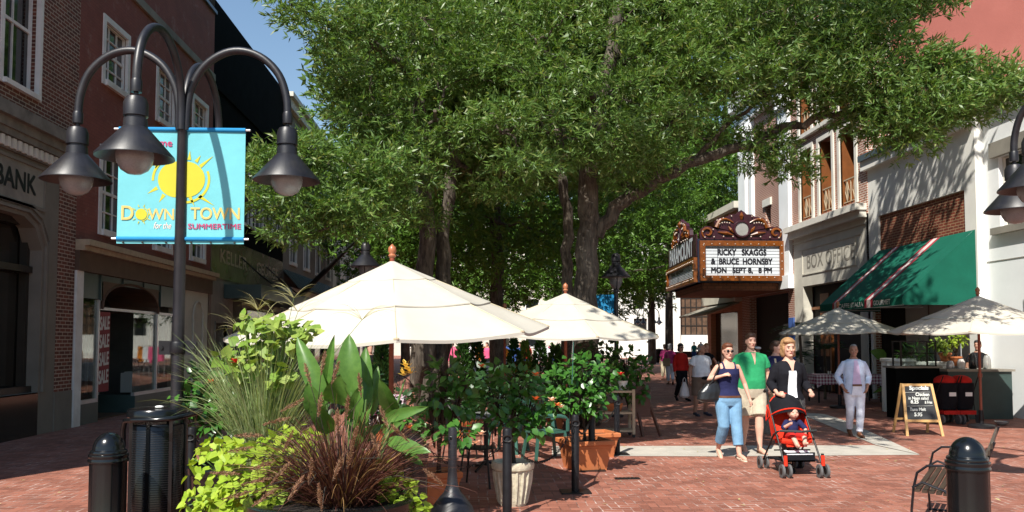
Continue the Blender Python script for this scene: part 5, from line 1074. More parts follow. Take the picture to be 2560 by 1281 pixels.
# wooden trolley, bucket, easel
q = G(1530, 1092); t = thing('wooden_trolley', 'pale wooden shelf trolley on castors behind the chained posts', 'trolley', (q.x, q.y, 0))
for z in (.10, .42, .80): mb = MB(); mb.box((-.38,-.2,z), (.38,.2,z+.035)); mb.build('shelf', 'pale_wood', t)
for sx in (-1, 1):
    for sy in (-1, 1): mb = MB(); mb.box((sx*.36-.025, sy*.19-.02, .06), (sx*.36+.025, sy*.19+.02, .86)); mb.build('leg', 'pale_wood', t); mb = MB(); mb.ell((sx*.36, sy*.19, .03), (.03,.015,.03), 0, 10, 6); mb.build('castor', 'rubber', t)
mb = MB(); mb.lathe([(.07,.837),(.095,1.0),(.10,1.005),(.09,1.0),(.07,.86),(0,.86)], (q.x+.2, q.y, 0), 20); tag(mb.build('bucket', 'white_plastic', None, True), 'white plastic bucket on the wooden trolley', 'bucket')
mb = MB(); mb.lathe([(.03,.837),(.032,.93),(.01,.96),(0,.97)], (q.x-.02, q.y, 0), 12); tag(mb.build('candle_jar', 'white_plastic', None, True), 'small white jar left of the white bucket', 'jar')
mb = MB(); mb.lathe([(.12,.457),(.16,.60),(.15,.60),(0,.58)], (q.x+.05, q.y, 0), 4); tag(mb.build('plant_pot', 'terracotta'), 'terracotta pot on the middle shelf of the trolley', 'plant pot')
t = thing('easel_board', 'dark brown leaning board stand right of the trolley', 'board stand', (q.x+.62, q.y+.1, 0))
for sx in (-.16, .16): mb = MB(); mb.bar((sx*.6-.1, .12, .92), (sx+.1, -.12, 0), .05, .04); mb.build('leg', 'brown_wood', t)
mb = MB(); mb.box((-.2,-.03,.35), (.1,.0,.9)); mb.build('board', 'brown_wood', t)
# specials board
t = thing('specials_board', 'pine framed chalkboard reading Specials standing on the paving', 'chalkboard', (G(2312, 1090).x, 15.05, 0), -.12)
BW, BH, BL = .30, .93, .0
for s_, nm in ((-1, 'front'), (1, 'rear')):
    tp = lambda x, z, o=0: Vector((x, s_*(.03+.30*(BH-z)/BH)+s_*o, z)); x0 = lambda z: BW*(.84+.2*(BH-z)/BH)
    for sx in (-1, 1): mb = MB(); mb.bar(tp(sx*x0(BH), BH), tp(sx*x0(0), 0), .045, .025, up=(0,1,0)); mb.build('leg', 'pine', t)
    mb = MB(); mb.bar(tp(-x0(BH), BH-.02), tp(x0(BH), BH-.02), .025, .045); mb.bar(tp(-x0(.27), .27), tp(x0(.27), .27), .025, .045); fr_ = mb.build('frame', 'pine', t)
    mb = MB(); mb.poly([tp(-x0(.3)+.02, .29), tp(x0(.3)-.02, .29), tp(x0(BH)-.02, BH-.04), tp(-x0(BH)+.02, BH-.04)], .012*-1, (0, -s_, 0)); bd = mb.build('chalkboard', 'chalkboard', t)
    if s_ == -1:
        mb = MB()
        def cw(s, x, z, wd, h, b=.004, sh=.15): a = tp(x, z, .013); u = Vector((wd, 0, 0)); v = (tp(x, z+h)-tp(x, z)); write(mb, s, a, u, v, bold=b, shear=sh, lift=.002)
        cw('Specials', -.16, .80, .34, .09, .009); cw('Chicken', -.06, .71, .24, .06); cw('in Naan salad', -.2, .645, .36, .055, .002); cw('8.25', -.17, .575, .14, .055, .005); cw('& Fries', .08, .575, .13, .05, .002); cw('Tuna Melt', -.2, .445, .28, .055, .003); cw('5.95', -.14, .35, .14, .065, .005)
        mb.bar(tp(-.24, .775, .014), tp(.2, .785, .014), .004, .004); mb.bar(tp(-.24, .53, .014), tp(.22, .54, .014), .004, .004); mb.build('lettering', 'chalk', bd)
# bench at the lower right
t = thing('park_bench', 'dark slatted bench with curved metal arms behind the right bollard', 'bench', (4.5, 7.55, 0), -math.pi/2-.6)
# local: faces -Y, length along X
for ix, x in enumerate((-.75, .75)):
    mb = MB(); s_ = 1
    arc = lambda P_, r=.02: mb.tube([(x, y, z) for y, z in P_], r, 8, sy=.5)
    arc([(-.30,.01),(-.31,.25),(-.29,.45),(-.26,.58),(-.18,.645),(-.05,.655),(.06,.62),(.2,.60)], .022); arc([(-.30,.45),(-.22,.50),(-.05,.44),(.08,.30),(.22,.02),(.26,.0)], .022); arc([(-.31,.012),(-.0,.01),(.26,.01)], .02)
    arc([(.08,.40),(.16,.42),(.24,.62),(.33,.88)], .022); mb.build('end_frame', 'lamp_metal', t, True)
mb = MB()
for i in range(8): y = -.28+i*.055; mb.box((-.78, y, .42-.004*i), (.78, y+.042, .44-.004*i))
mb.build('seat', 'slat_wood', t)
mb = MB()
for i in range(8): z = .46+i*.055; y = .155+(z-.42)*.36; mb.bar((-.78, y, z), (.78, y, z), .018, .044)
mb.build('backrest', 'slat_wood', t)
# drain grates
mb = MB(); q = G(1568, 1197)
for i in range(6): mb.box((q.x-.14+i*.05, q.y-.06, .003), (q.x-.11+i*.05, q.y+.06, .009))
mb.box((q.x-.16, q.y-.07, .002), (q.x+.16, q.y+.07, .005)); tag(mb.build('drain_grate', 'iron'), 'small iron drain grate in the sunlit brick paving', 'drain')
# cafe counter, fluted planters, display case
q = G(2362, 1040)
t = thing('coffee_counter', 'dark coffee kiosk counter with glass case under the right umbrella', 'counter', (10.6, 18.2, 0))
mb = MB(); mb.box((-.1,-.35,0), (1.35,.3,1.05)); mb.build('cabinet', 'dark_teal_panel', t); mb = MB(); mb.box((-1.15,-.1,0), (-.15,.35,1.12)); mb.build('side_cabinet', 'black_facade', t)
mb = MB(); mb.box((-.15,-.4,1.05), (1.4,.35,1.10)); mb.box((-1.2,-.15,1.12), (-.1,.4,1.16)); mb.build('top', 'limestone', t)
mb = MB()
for x in (-1.0, -.2): 
    for y in (-.05, .3): mb.box((x-.015, y-.015, 1.16), (x+.015, y+.015, 1.72))
mb.box((-1.02,-.07,1.70), (-.18,.32,1.73)); mb.box((-1.0,-.05,1.44), (-.2,.3,1.46)); ca = mb.build('display_case', 'iron', t); mb = MB(); mb.box((-1.0,-.055,1.16), (-.2,-.05,1.7)); mb.build('pane', 'shop_glass', ca)
for i, (x, m_, l) in enumerate(((.1, 'aluminium', 'steel canister on the coffee counter'), (.35, 'sale_white', 'stack of white cups on the coffee counter'), (.62, 'gloss_black', 'black coffee machine on the coffee counter'), (.95, 'marquee_silver', 'silver urn at right on the coffee counter'))):
    mb = MB(); h = (.18, .22, .34, .3)[i]; mb.lathe([(.07,0),(.085,.02),(.08,h*.7),(.05,h),(0,h)], n=14); tag(mb.build('counter_item', m_, None, True, loc=(10.6+x, 18.1, 1.10)), l, 'canister')
def fluted(label, x, y, r, h):
    t = thing('column_planter', label, 'planter', (x, y, 0), 0, 'white fluted column planters'); mb = MB(); n = 48
    for z in (0, h-.08):
        for k in range(n): rr = r*(.93+.07*math.cos(k*math.pi/1.5)); mb.v.append((rr*math.cos(2*math.pi*k/n), rr*math.sin(2*math.pi*k/n), z))
    mb.f += [(k, (k+1) % n, n+(k+1) % n, n+k) for k in range(n)]; mb.m += [0]*n; mb.build('drum', 'white_stucco', t, True)
    mb = MB(); mb.lathe([(r,h-.08),(r*1.08,h-.07),(r*1.08,h),(r*.9,h),(r*.88,h-.05),(0,h-.04)], n=36); mb.build('rim', 'white_stucco', t, True)
fluted('white fluted column planter left of the coffee counter', 10.45, 19.9, .38, 1.3); fluted('white fluted column planter just behind the specials board corner', 11.15, 19.75, .36, 1.22)
fluted('white fluted column planter far in shade near the forked trunk', P(950, 950, 15).x, 15.0, .2, .95)
for s_, (x, y, l) in enumerate(((11.35, 19.4, 'terracotta pot of ivy on the white fluted planter'), (11.0, 18.4, 'small terracotta pot on the kiosk side cabinet'))):
    mb = MB(); z = (1.23, 1.165)[s_]; mb.lathe([(.09,z),(.13,z+.16),(.15,z+.17),(.15,z+.21),(.13,z+.21),(.1,z+.19),(0,z+.19)], (x, y, 0), 20); tag(mb.build('plant_pot', 'terracotta', None, True), l, 'plant pot')
# music stand / tripod by the table
t = thing('tripod_stand', 'thin pale tripod stand behind the man in pale suit', 'stand', (G(2185, 1000).x, 19.5, 0)); mb = MB(); mb.tube([(0,0,.3),(0,0,1.7)], .014, 6)
for k in range(3): a = k*2.09+.4; mb.tube([(0,0,.9),(.3*math.cos(a), .3*math.sin(a), .01)], .012, 6)
mb.build('tripod', 'aluminium', t)
# far clutter: garment racks, bins, benches, tables
cols = ['rose_cloth','white_cotton','orange_cloth','red_knit','blue_cloth','pink_cotton','white_cotton','rose_cloth','teal_cloth']
for i in range(9):
    x = -.9+i*.72; y = 41+(i % 3)*1.2; mb = MB(); t = thing('garment_rack', 'market rack of %s clothes %s' % (['rose','white','orange','red','blue','pink','cream white','hot pink','teal'][i], ['at the far left stall','next to the rose rack','beneath the umbrella hem','beside the dark conifer','between conifers','near the lit conifer','by the shaded trunk','past the thick trunk','at the stall end'][i]), 'clothes rack', (x, y, 0), 0, 'racks of a far clothing stall')
    mb.tube([(-.35,0,0),(-.35,0,1.5),(.35,0,1.5),(.35,0,0)], .02, 6); mb.build('frame', 'aluminium', t); mb = MB()
    for k in range(8): xx = -.3+k*.085; mb.poly([(xx-.03,-.2,1.45),(xx+.04,-.2,1.45),(xx+.05,-.26,.75+.1*math.sin(k*3)),(xx-.04,-.26,.75+.1*math.sin(k*3))], .3, (0,-1,0))
    mb.build('garments', cols[i], t)
for i in range(3):
    mb = MB(); c = ['white_cotton','red_knit','sale_white'][i]; mb.box((-.7,-.4,.0), (.7,.4,.78)); tag(mb.build('stall_table', c, None, loc=(.3+i*2.0, 37.5+i*.6, 0)), 'draped stall table in %s %s' % (['white','red','pale grey'][i], ['at the left of the clothes stall','in the middle of the stall','at the right of the stall']
[i]), 'stall table', 'draped tables of the stall')
for i, (px, Y, l) in enumerate(((1648, 66, 'dark litter bin far off near the white building'), (1825, 40, 'black bin in shade under the marquee left'), (1850, 39, 'second black bin beside the stair railing'))):
    mb = MB(); mb.lathe([(.3,0),(.32,.05),(.32,.95),(.36,1.0),(.3,1.1),(0,1.15)], (P(px, 853, Y).x, Y, 0), 16); tag(mb.build('litter_bin', 'gloss_black', None, True), l, 'litter bin')
mb = MB(); x = P(1815, 853, 44).x
for k in range(14): mb.tube([(x+k*.18, 44, .1+.06*max(0, 0)), (x+k*.18, 44, 1.15)], .015, 5)
mb.tube([(x, 44, 1.15), (x+2.4, 44, 1.15)], .025, 6); mb.tube([(x, 44, 1.15), (x-1.3, 44, .35)], .025, 6)
for k in range(6): mb.tube([(x-.2-k*.2, 44, 0), (x-.2-k*.2, 44, 1.05-k*.12)], .015, 5)
tag(mb.build('stair_railing', 'white_paint'), 'white stair railing by the far shaded doorway', 'railing')
for i in range(4):
    px = 1690+i*38; Y = 64+i*2; xx = P(px, 853, Y).x; t = thing('far_bench', 'far dark bench %s' % ['nearest the left, by the bin', 'under the gridded window', 'right of the gridded window', 'close to the black bins'][i], 'bench', (xx, Y, 0), 0, 'far benches'); mb = MB(); mb.box((-.8,-.25,.4), (.8,.25,.46)); mb.build('seat', 'brown_wood', t); mb = MB(); mb.box((-.8,.25,.46), (.8,.3,.9)); mb.build('backrest', 'brown_wood', t)
    mb = MB(); mb.box((-.75,-.22,0), (-.68,.25,.4)); mb.build('leg', 'iron', t); mb = MB(); mb.box((.68,-.22,0), (.75,.25,.4)); mb.build('leg', 'iron', t)
# ---------------------------------------------------------------- plants
def plant(name, label, cat, loc, group=None): return thing(name, label, cat, (loc[0], loc[1], loc[2]), 0, group)
def fan(mb, c, r, n, up=.3):
    for k in range(n):
        a = 2*math.pi*k/n; d = Vector((math.cos(a), math.sin(a), up)); s = d.cross(Vector((0,0,1))).normalized()
        c = Vector(c); mb.add([c, c+d*r*.6+s*r*.42, c+d*r+Vector((0,0,-.1*r)), c+d*r*.6-s*r*.42], [(0,1,2,3)])
def shrub(label, base, puffs, leaf='hibiscus_leaf', L=.085, flowers=(), n=260, stems=3, name='hibiscus_shrub', group='potted hibiscus shrubs', spread=.75, wr_=.62, tm=T_OVATE, twig='twig'):
    t = plant(name, label, 'shrub', base, group); b = Vector(base); parts = []; mb = MB()
    for k in range(stems):
        c = P(puffs[0][0], puffs[0][1], puffs[0][4]); o = Vector((rng.normal()*.03, rng.normal()*.03, 0)); mb.tube([b+o, b.lerp(c, .5)-o*2, c], [.018, .015, .01], 6)
    for px, py, rx, ry, Y in puffs:
        c = P(px, py, Y); k = FPX/Y; R_ = np.array([rx/k, max(.16, (rx+ry)/2/k*.8), ry/k]); m = int(n*(R_[0]*R_[2])/.09*(.085/L)**2)+12
        q = rng.normal(size=(m, 3)); q /= np.linalg.norm(q, axis=1, keepdims=True); q *= rng.uniform(.45, 1.05, (m, 1)); Pn = np.array(c)+q*R_
        D = q*.8+rng.normal(size=q.shape)*.4; D[:, 2] -= .15; rl_ = q*.5+np.array([-.2,-.55,.85]); rl_ /= np.linalg.norm(rl_, axis=1, keepdims=True)
        parts.append(leaves(Pn, D, rng.uniform(.7, 1.25, m)*L, rng.uniform(.8, 1.2, m)*L*wr_, tm, roll=rl_))
        for z in Pn[::max(6, m//14)]: mb.tube([b.lerp(c, .6), c.lerp(Vector(z), .4), z], [.009,.006,.003], 4)
    V, F = join(parts); npmesh('foliage', V, F, leaf, t, loc='w'); mb.build('stem', twig, t, True, loc='w')
    for px, py, Y, m_ in flowers:
        fm = MB(); c = P(px, py, Y); 
        for tl in (.2, .9): fan(fm, c, .05, 5, tl)
        fm.build('flower', m_, t, loc='w')
    return t
shrub('bright green hibiscus with peach bloom in the front terracotta tub', potS1, [(1455,925,70,40,10.7),(1400,960,40,40,10.6),(1500,960,45,38,10.8),(1450,990,60,40,10.6),(1395,1005,30,28,10.5),(1480,1020,40,25,10.7),(1530,930,15,18,10.8)], L=.1, flowers=[(1552,938,10.5,'petal_red'),(1395,1015,10.2,'petal_orange'),(1402,1020,10.2,'petal_peach'),(1368,1030,10.2,'petal_orange')], n=230)
shrub('darker hibiscus with orange buds growing from the white urn pot', potW, [(1290,960,60,40,8.6),(1330,1010,50,45,8.55),(1240,1000,50,40,8.6),(1290,1050,60,38,8.5),(1345,1060,30,28,8.5),(1250,930,30,22,8.7)], L=.1, flowers=[(1204,919,8.5,'petal_orange'),(1340,940,8.4,'petal_orange'),(1380,1003,8.3,'petal_peach'),(1340,1000,8.3,'petal_orange')], n=210)
shrub('hibiscus left of the white pot with peach blooms low down', potS3, [(1110,930,45,28,8.3),(1160,950,45,32,8.3),(1075,990,45,32,8.2),(1140,1010,55,30,8.2),(1080,1070,50,26,7.9),(1150,1085,40,24,7.9),(1030,1050,30,22,7.9)], L=.1, flowers=[(1202,1088,7.8,'petal_peach'),(1190,1110,7.8,'petal_peach'),(1022,1072,7.8,'petal_orange')], n=210)
g_ = G(545, 1180); shrub('leafy hibiscus standing behind the litter bin with a red bloom', (g_.x, g_.y, 0), [(540,930,50,30,9.0),(470,985,35,28,8.8),(455,1030,22,18,8.8),(500,960,40,30,9.0),(580,970,50,40,9.0),(520,1010,60,35,8.9),(590,1050,50,40,8.9),(480,1000,28,25,9),(530,1060,40,25,8.9)], L=.1, flowers=[(575,922,8.8,'petal_red'),(528,957,8.8,'petal_orange')], n=280)
g_ = G(1575, 1050); shrub('dark leafy shrub in shade under the dappled umbrella edge', (g_.x, g_.y, 0), [(1560,900,50,40,15),(1600,930,30,40,15),(1540,960,50,30,15),(1590,980,30,30,15)], L=.12, n=150, group=None, name='terrace_shrub')
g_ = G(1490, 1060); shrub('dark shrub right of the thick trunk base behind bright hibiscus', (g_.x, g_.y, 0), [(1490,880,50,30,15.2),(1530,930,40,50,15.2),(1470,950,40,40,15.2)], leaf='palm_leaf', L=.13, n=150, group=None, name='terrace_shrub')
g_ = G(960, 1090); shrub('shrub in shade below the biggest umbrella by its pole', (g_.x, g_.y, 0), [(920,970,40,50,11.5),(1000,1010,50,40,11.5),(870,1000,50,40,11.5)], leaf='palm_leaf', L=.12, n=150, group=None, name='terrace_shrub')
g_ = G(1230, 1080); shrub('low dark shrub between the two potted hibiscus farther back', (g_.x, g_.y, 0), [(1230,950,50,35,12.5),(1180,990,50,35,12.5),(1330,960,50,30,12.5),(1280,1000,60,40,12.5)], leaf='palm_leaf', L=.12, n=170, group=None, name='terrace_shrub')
def conifer(label, px, pyt, pyb, Y, rw, m='conifer'):
    g_ = P(px, 900, Y); zt = P(px, pyt, Y).z; zb = .25; t = plant('conifer_shrub', label, 'conifer', (g_.x, Y, 0), 'small potted conifers on the terrace')
    n = 900; h = rng.uniform(0, 1, n)**.8; a = rng.uniform(0, 6.28, n); r = rw*(1-h)*rng.uniform(.75, 1.05, n)+.02
    Pn = np.stack([g_.x+r*np.cos(a), Y+r*np.sin(a), zb+(zt-zb)*h], 1); D = np.stack([np.cos(a), np.sin(a), np.full(n, .9)], 1)+rng.normal(size=(n, 3))*.3
    V, F = leaves(Pn, D, .13, .05, T_NEEDLE); npmesh('foliage', V, F, m, t, loc='w')
    mb = MB(); mb.tube([(0,0,.1), (0,0,zt-.05)], [.03,.01], 6); mb.build('stem', 'twig', t); mb = MB(); mb.lathe([(.12,0),(.17,.26),(.18,.28),(.15,.28),(0,.26)], n=16); mb.build('pot', 'terracotta', t, True)
for a in (('pale green conifer nearest the forked trunk', 1157, 862, 0, 15, .25, 'conifer'), ('dark conifer just right of the pale green one', 1192, 850, 0, 18, .3, 'conifer'), ('dark narrow conifer beneath the umbrella hem centre', 1285, 852, 0, 21, .28, 'conifer'), ('bright lime conifer standing in a sunny gap', 1312, 856, 0, 23, .32, 'conifer_light'), ('dark conifer beside the bright lime one', 1350, 852, 0, 20, .32, 'conifer'), ('slim green conifer left of the umbrella pole', 1388, 868, 0, 16, .2, 'conifer'), ('dark conifer far left under the biggest umbrella', 955, 862, 0, 14, .22, 'conifer')): conifer(*a)
# lime sweet potato mounds: leaves over the rim and down the bowl
def mound(label, puffs, m, L=.085, leaf='lime_leaf'):
    c0 = P(puffs[0][0], puffs[0][1], puffs[0][4]); t = plant('lime_vine', label, 'plant', (c0.x, c0.y, c0.z), 'lime leaved trailing plants in the bowls'); parts = []; mb = MB()
    for px, py, rx, ry, Y in puffs:
        c = P(px, py, Y); k = FPX/Y; R_ = np.array([rx/k, .8*(rx+ry)/2/k, ry/k]); n = int(m*R_[0]*R_[2]/.04)+10
        q = rng.normal(size=(n, 3)); q /= np.linalg.norm(q, axis=1, keepdims=True); q[:, 1] = -abs(q[:, 1])*1+rng.normal(size=n)*.15; q *= rng.uniform(.8, 1.05, (n, 1)); Pn = np.array(c)+q*R_
        D = rng.normal(size=q.shape)*.5+q*.5; D[:, 2] -= .5; roll = q+np.array([0,-.3,.8])
        D, roll = D/np.linalg.norm(D, axis=1, keepdims=True), roll/np.linalg.norm(roll, axis=1, keepdims=True)
        S = np.cross(D, roll); U = np.cross(S, D)
        parts.append(leaves(Pn, D, rng.uniform(.6, 1.3, n)*L, rng.uniform(.75, 1.1, n)*L, T_HEART, roll=roll))
        for z in Pn[::5]: mb.tube([c, z], [.005,.003], 4)
    V, F = join(parts); npmesh('foliage', V, F, leaf, t, loc='w'); mb.build('stem', 'stem_green', t, loc='w')
mound('large lime green mound spilling left from the front bowls', [(560,1190,95,80,5.75),(640,1150,80,55,5.8),(520,1250,60,50,5.6),(620,1240,80,50,5.5),(700,1210,70,60,5.5),(580,1280,90,50,5.5),(560,1120,55,30,6.0)], 78, .062)
mound('lime green clump behind the purple grass', [(740,1095,60,35,6.0),(700,1120,60,35,5.9),(790,1120,50,40,5.9)], 78, .062)
mound('lime green clump at right edge of the front bowl', [(1000,1235,50,45,5.35),(960,1200,40,40,5.45),(1030,1265,36,35,5.3)], 78, .062)
# purple fountain grass
t = plant('fountain_grass', 'dark purple fountain grass with fuzzy pinkish plumes in front bowl', 'ornamental grass', (B1.x, B1.y-.05, B1.z))
n = 1500; a = rng.uniform(0, 6.283, n); r = rng.uniform(0, .2, n); P0 = np.stack([B1.x+.06+r*np.cos(a), B1.y+r*np.sin(a)*.8, np.full(n, B1.z-.02)], 1)
D0 = np.stack([np.cos(a)*1.0*(.35+r*3.4), np.sin(a)*.9*(.3+r*3), rng.uniform(.6, 1.2, n)], 1)+rng.normal(size=(n, 3))*.18
V, F = blades(P0, D0, rng.uniform(.35, .75, n), rng.uniform(.004, .009, n), rng.uniform(.5, 1.9, n), 7); npmesh('blades', V, F, 'purple_blade', t, loc='w')
def plume_set(t, base, specs, mname='plume', rad=.0105, ln=.17, nb=200):
    st = MB(); parts = []
    for px, py, Y, dx, dz in specs:      # plume centre and lean
        c = P(px, py, Y); d = Vector((dx, rng.normal()*.2, dz)).normalized(); a = c-d*ln*.5; e = c+d*ln*.5+Vector((0,0,-.02)); b0 = Vector(base)+Vector((rng.normal()*.08, rng.normal()*.06, 0))
        m1 = b0.lerp(a, .55)+Vector((0,0,.12)); st.tube([b0, b0.lerp(m1,.6)+Vector((0,0,.05)), m1, a, c, e], [.0028,.0026,.0024,.002,.002,.001], 4)
        u = rng.uniform(0, 1, nb); ax = np.array(a)[None]+np.outer(u, np.array(e-a)); dd = rdir(nb); dn = dd+np.array(d)*1.2; tp = .35+1.3*np.sin(np.pi*np.clip(u*.9+.05, 0, 1)); parts.append(leaves(ax, dn, rad*1.6*tp, .0035, T_NEEDLE))
    V, F = join(parts); npmesh('plume', V, F, mname, t, loc='w'); st.build('stalk', 'twig', t, True, loc='w')
plume_set(t, B1+Vector((.05,0,0)), [(808,905,5.1,.1,1),(770,935,5.1,-.25,.9),(838,930,5.0,.25,.9),(868,1015,4.9,.1,1),(885,1090,4.8,.3,.9),(720,1100,4.8,.35,.8),(700,1180,4.7,.5,.7),(655,1160,4.8,.8,.4),(640,1200,4.8,.8,.25),(560,1180,4.9,.9,.05),(600,1120,5.0,.9,.3),(620,1085,5.1,.95,.1),(845,1165,4.6,.3,.9),(775,1175,4.65,.1,1),(740,1215,4.55,.4,.8),(800,1240,4.5,-.1,1),(960,1040,5.0,-.3,.8),(1000,1080,5.0,-.6,.7),(1085,1190,4.9,-.7,.7),(940,1110,4.9,-.3,.9),(900,960,5.1,-.1,1),(800,1010,5.0,.1,1),(690,1050,5.0,.8,.3),(730,1010,5.1,.7,.5),(845,1050,4.9,0,1),(660,1240,4.6,.7,.6),(590,1235,4.8,.8,.3),(875,1140,4.6,.2,.9)])
# canna
t = plant('canna_lily', 'broad leaved canna with a yellow bloom rising from the front bowl', 'plant', (B1.x+.02, B1.y+.2, B1.z)); ybc = B1.y+.25
def bigleaf(b, tip, wpx, Y0, Y1, fold=.25, bend=.04, face=None, seg=9):
    a = P(*b, Y0); e = P(*tip, Y1); d = e-a; L = d.length; d.normalize(); v = Vector((0,-1,.15)) if face is None else Vector(face); s = d.cross(v).normalized(); u = s.cross(d); w_ = wpx/(FPX/Y0)/2; mb = MB(); rows = []
    for i in range(seg+1):
        q = i/seg; wq = w_*(math.sin(math.pi*min(1, q**.8*.97+.03)))**.75*(1.0 if q < .97 else .15); c = a+d*L*q+u*bend*math.sin(q*math.pi)*L*2; rp = .010*math.sin(q*34+b[0])
        rows += [c+s*wq+u*(fold*wq+rp), c+s*wq*.5+u*fold*wq*.35, c, c-s*wq*.5+u*fold*wq*.35, c-s*wq+u*(fold*wq-rp)]
    mb.add(rows, [(i*5+k, i*5+k+1, i*5+k+6, i*5+k+5) for i in range(seg) for k in range(4)]); return mb
for i, (b, tp, w_, y0, y1, fo) in enumerate((((815,1010),(743,842),58,5.6,5.7,.3),((812,1000),(836,838),34,5.7,5.7,.9),((878,990),(873,835),74,5.6,5.65,.3),((910,1000),(915,868),50,5.75,5.8,.3),((845,1010),(850,935),80,5.45,5.3,.3),((985,1040),(948,945),52,5.7,5.5,.5),((905,1070),(926,915),46,5.7,5.8,.4),((880,1060),(905,960),50,5.6,5.5,.5),((955,1050),(1072,1017),34,5.5,5.35,.2),((965,1100),(1078,1132),42,5.4,5.2,-.2),((800,1040),(768,955),60,5.6,5.5,.4),((830,1080),(772,1000),56,5.5,5.3,.3),((900,1110),(870,1010),50,5.6,5.6,.4),((955,1080),(1010,1050),36,5.7,5.6,.3),((930,1040),(945,915),38,5.85,5.9,.4),((870,1120),(960,1060),44,5.7,5.7,.3),((1000,1120),(1060,1165),30,5.5,5.4,.1))):
    bigleaf(b, tp, w_*.84, y0, y1, fo+.12).build('leaf', 'canna_leaf', t, True, loc='w')
mb = MB()
for b, tp in (((870,1190),(878,980)),((830,1190),(815,990)),((900,1190),(915,1000)),((930,1190),(985,1030)),((950,1150),(1012,950)),((940,1190),(960,1090))): mb.tube([P(*b, 5.6), P((b[0]+tp[0])/2, (b[1]+tp[1])/2, 5.65), P(*tp, 5.6)], [.014,.011,.006], 7)
mb.build('stem', 'stem_green', t, True, loc='w')
mb = MB()
for px, py, r in ((1018,925,.05),(1010,940,.045),(1026,935,.045),(1014,915,.04)): fan(mb, P(px, py, 5.55), r, 4, .5); fan(mb, P(px, py, 5.55), r*.8, 3, 1.5)
mb.build('flower', 'petal_yellow', t, loc='w')
# variegated tall grass with arching seed heads
t = plant('variegated_grass', 'tall pale striped grass with arching seed heads behind', 'ornamental grass', (B2.x, B2.y, B2.z))
n = 900; a = rng.uniform(0, 6.283, n); r = rng.uniform(0, .16, n); P0 = np.stack([B2.x+.08+r*np.cos(a), B2.y+r*np.sin(a)*.7, np.full(n, B2.z)], 1)
D0 = np.stack([np.cos(a)*.45, np.sin(a)*.4, rng.uniform(1.1, 1.5, n)], 1)+rng.normal(size=(n, 3))*.12
V, F = blades(P0, D0, rng.uniform(.5, 1.25, n), rng.uniform(.006, .012, n), rng.uniform(.5, 2.2, n), 9); npmesh('blades', V, F, 'grass_blade', t, loc='w')
st = MB(); parts = []
for hx, hy in ((645,775),(735,745),(660,800),(700,815),(600,830),(905,800),(745,780)):
    h = P(hx, hy, 6.8); b0 = B2+Vector((.08+rng.normal()*.06, 0, 0)); st.tube([b0, b0.lerp(h, .5)+Vector((0,0,.1)), h], [.004,.003,.002], 4)
    m_ = 16; D0 = np.stack([rng.choice([-1, 1], m_, p=[.6,.4])*rng.uniform(.3, 1, m_), rng.normal(size=m_)*.3, rng.uniform(.3, 1.1, m_)], 1); parts.append(blades(np.repeat(np.array([h]), m_, 0), D0, rng.uniform(.16, .32, m_), .004, 1.6, 6))
V, F = join(parts); npmesh('seed_head', V, F, 'seed_head', t, loc='w'); st.build('stalk', 'stem_green', t, loc='w')
shrub('climbing vine with pale lime leaves left of the white umbrella', (B2.x+.05, B2.y+.1, B2.z), [(690,815,45,22,6.7),(640,850,50,30,6.8),(720,850,45,22,6.7),(610,805,28,14,6.8),(760,830,25,18,6.7),(650,900,50,30,6.75),(690,940,40,30,6.75),(610,930,35,30,6.85),(560,895,18,14,6.9)], leaf='vine_leaf', L=.085, n=150, name='vine', group=None, wr_=.95, tm=T_HEART, twig='stem_green', flowers=[(590,908,6.7,'petal_red')])
# green support canes
for i, (x0, y0, x1, y1, Y, l) in enumerate(((568,840,568,1000,8.9,'thin green cane beside the climbing vine'), (1434,855,1430,960,10.4,'thin green cane in the bright hibiscus'), (1128,850,1140,960,8.3,'thin green cane in the left hibiscus'), (1424,1080,1424,960,10.6,'thin pale cane near the tub post'))):
    mb = MB(); mb.tube([P(x0, y0, Y), P(x1, y1, Y)], .006, 6); tag(mb.build('plant_cane', 'green_plastic'), l, 'cane')
# right side plants
def palm(label, px, Y, h, n, L, m='palm_leaf', name='palm'):
    p = P(px, 853, Y); t = plant(name, label, 'plant', (p.x, Y, 0), None); mb = MB(); mb.tube([(0,0,0),(.03,0,h*.5),(0,0,h)], [.05,.045,.04], 8); mb.build('trunk', 'bark', t)
    k = n*26; a = rng.uniform(0, 6.283, n); D = np.stack([np.cos(a), np.sin(a), rng.uniform(.1, 1.1, n)], 1); P0 = []; DD = []
    for i in range(n):
        d = D[i]/np.linalg.norm(D[i])
        for j in range(26): q = j/25; c = np.array([p.x, Y, h])+d*L*q+np.array([0,0,-.5*L*q*q]); s = np.cross(d, [0,0,1]); P0.append(c); DD.append(d*.6+s*(1 if j % 2 else -1)+np.array([0,0,-.3]))
    V, F = leaves(np.array(P0), np.array(DD), L*.32, .022, T_NEEDLE); npmesh('fronds', V, F, m, t, loc='w')
palm('dark palm in shade left of the grey umbrella', 2000, 23.5, 2.0, 16, .9); palm('palm fronds lower beside the theatre doorway', 1975, 26, 1.3, 12, .8); palm('palm behind the pale suited man in awning shade', 2060, 24.2, 1.5, 12, .7)
t = plant('canna_plant', 'lanky canna with one broad leaf in the amber glazed pot', 'plant', tuple(potG)); mb = MB()
for b, tp, w_ in (((2228,965),(2215,895),12),((2232,960),(2262,905),12),((2225,960),(2180,985),10),((2215,895),(2175,878),30),((2236,965),(2245,900),8)): bigleaf(b, tp, w_, potG.y, potG.y-.1, .2).build('leaf', 'canna_leaf', t, True, loc='w')
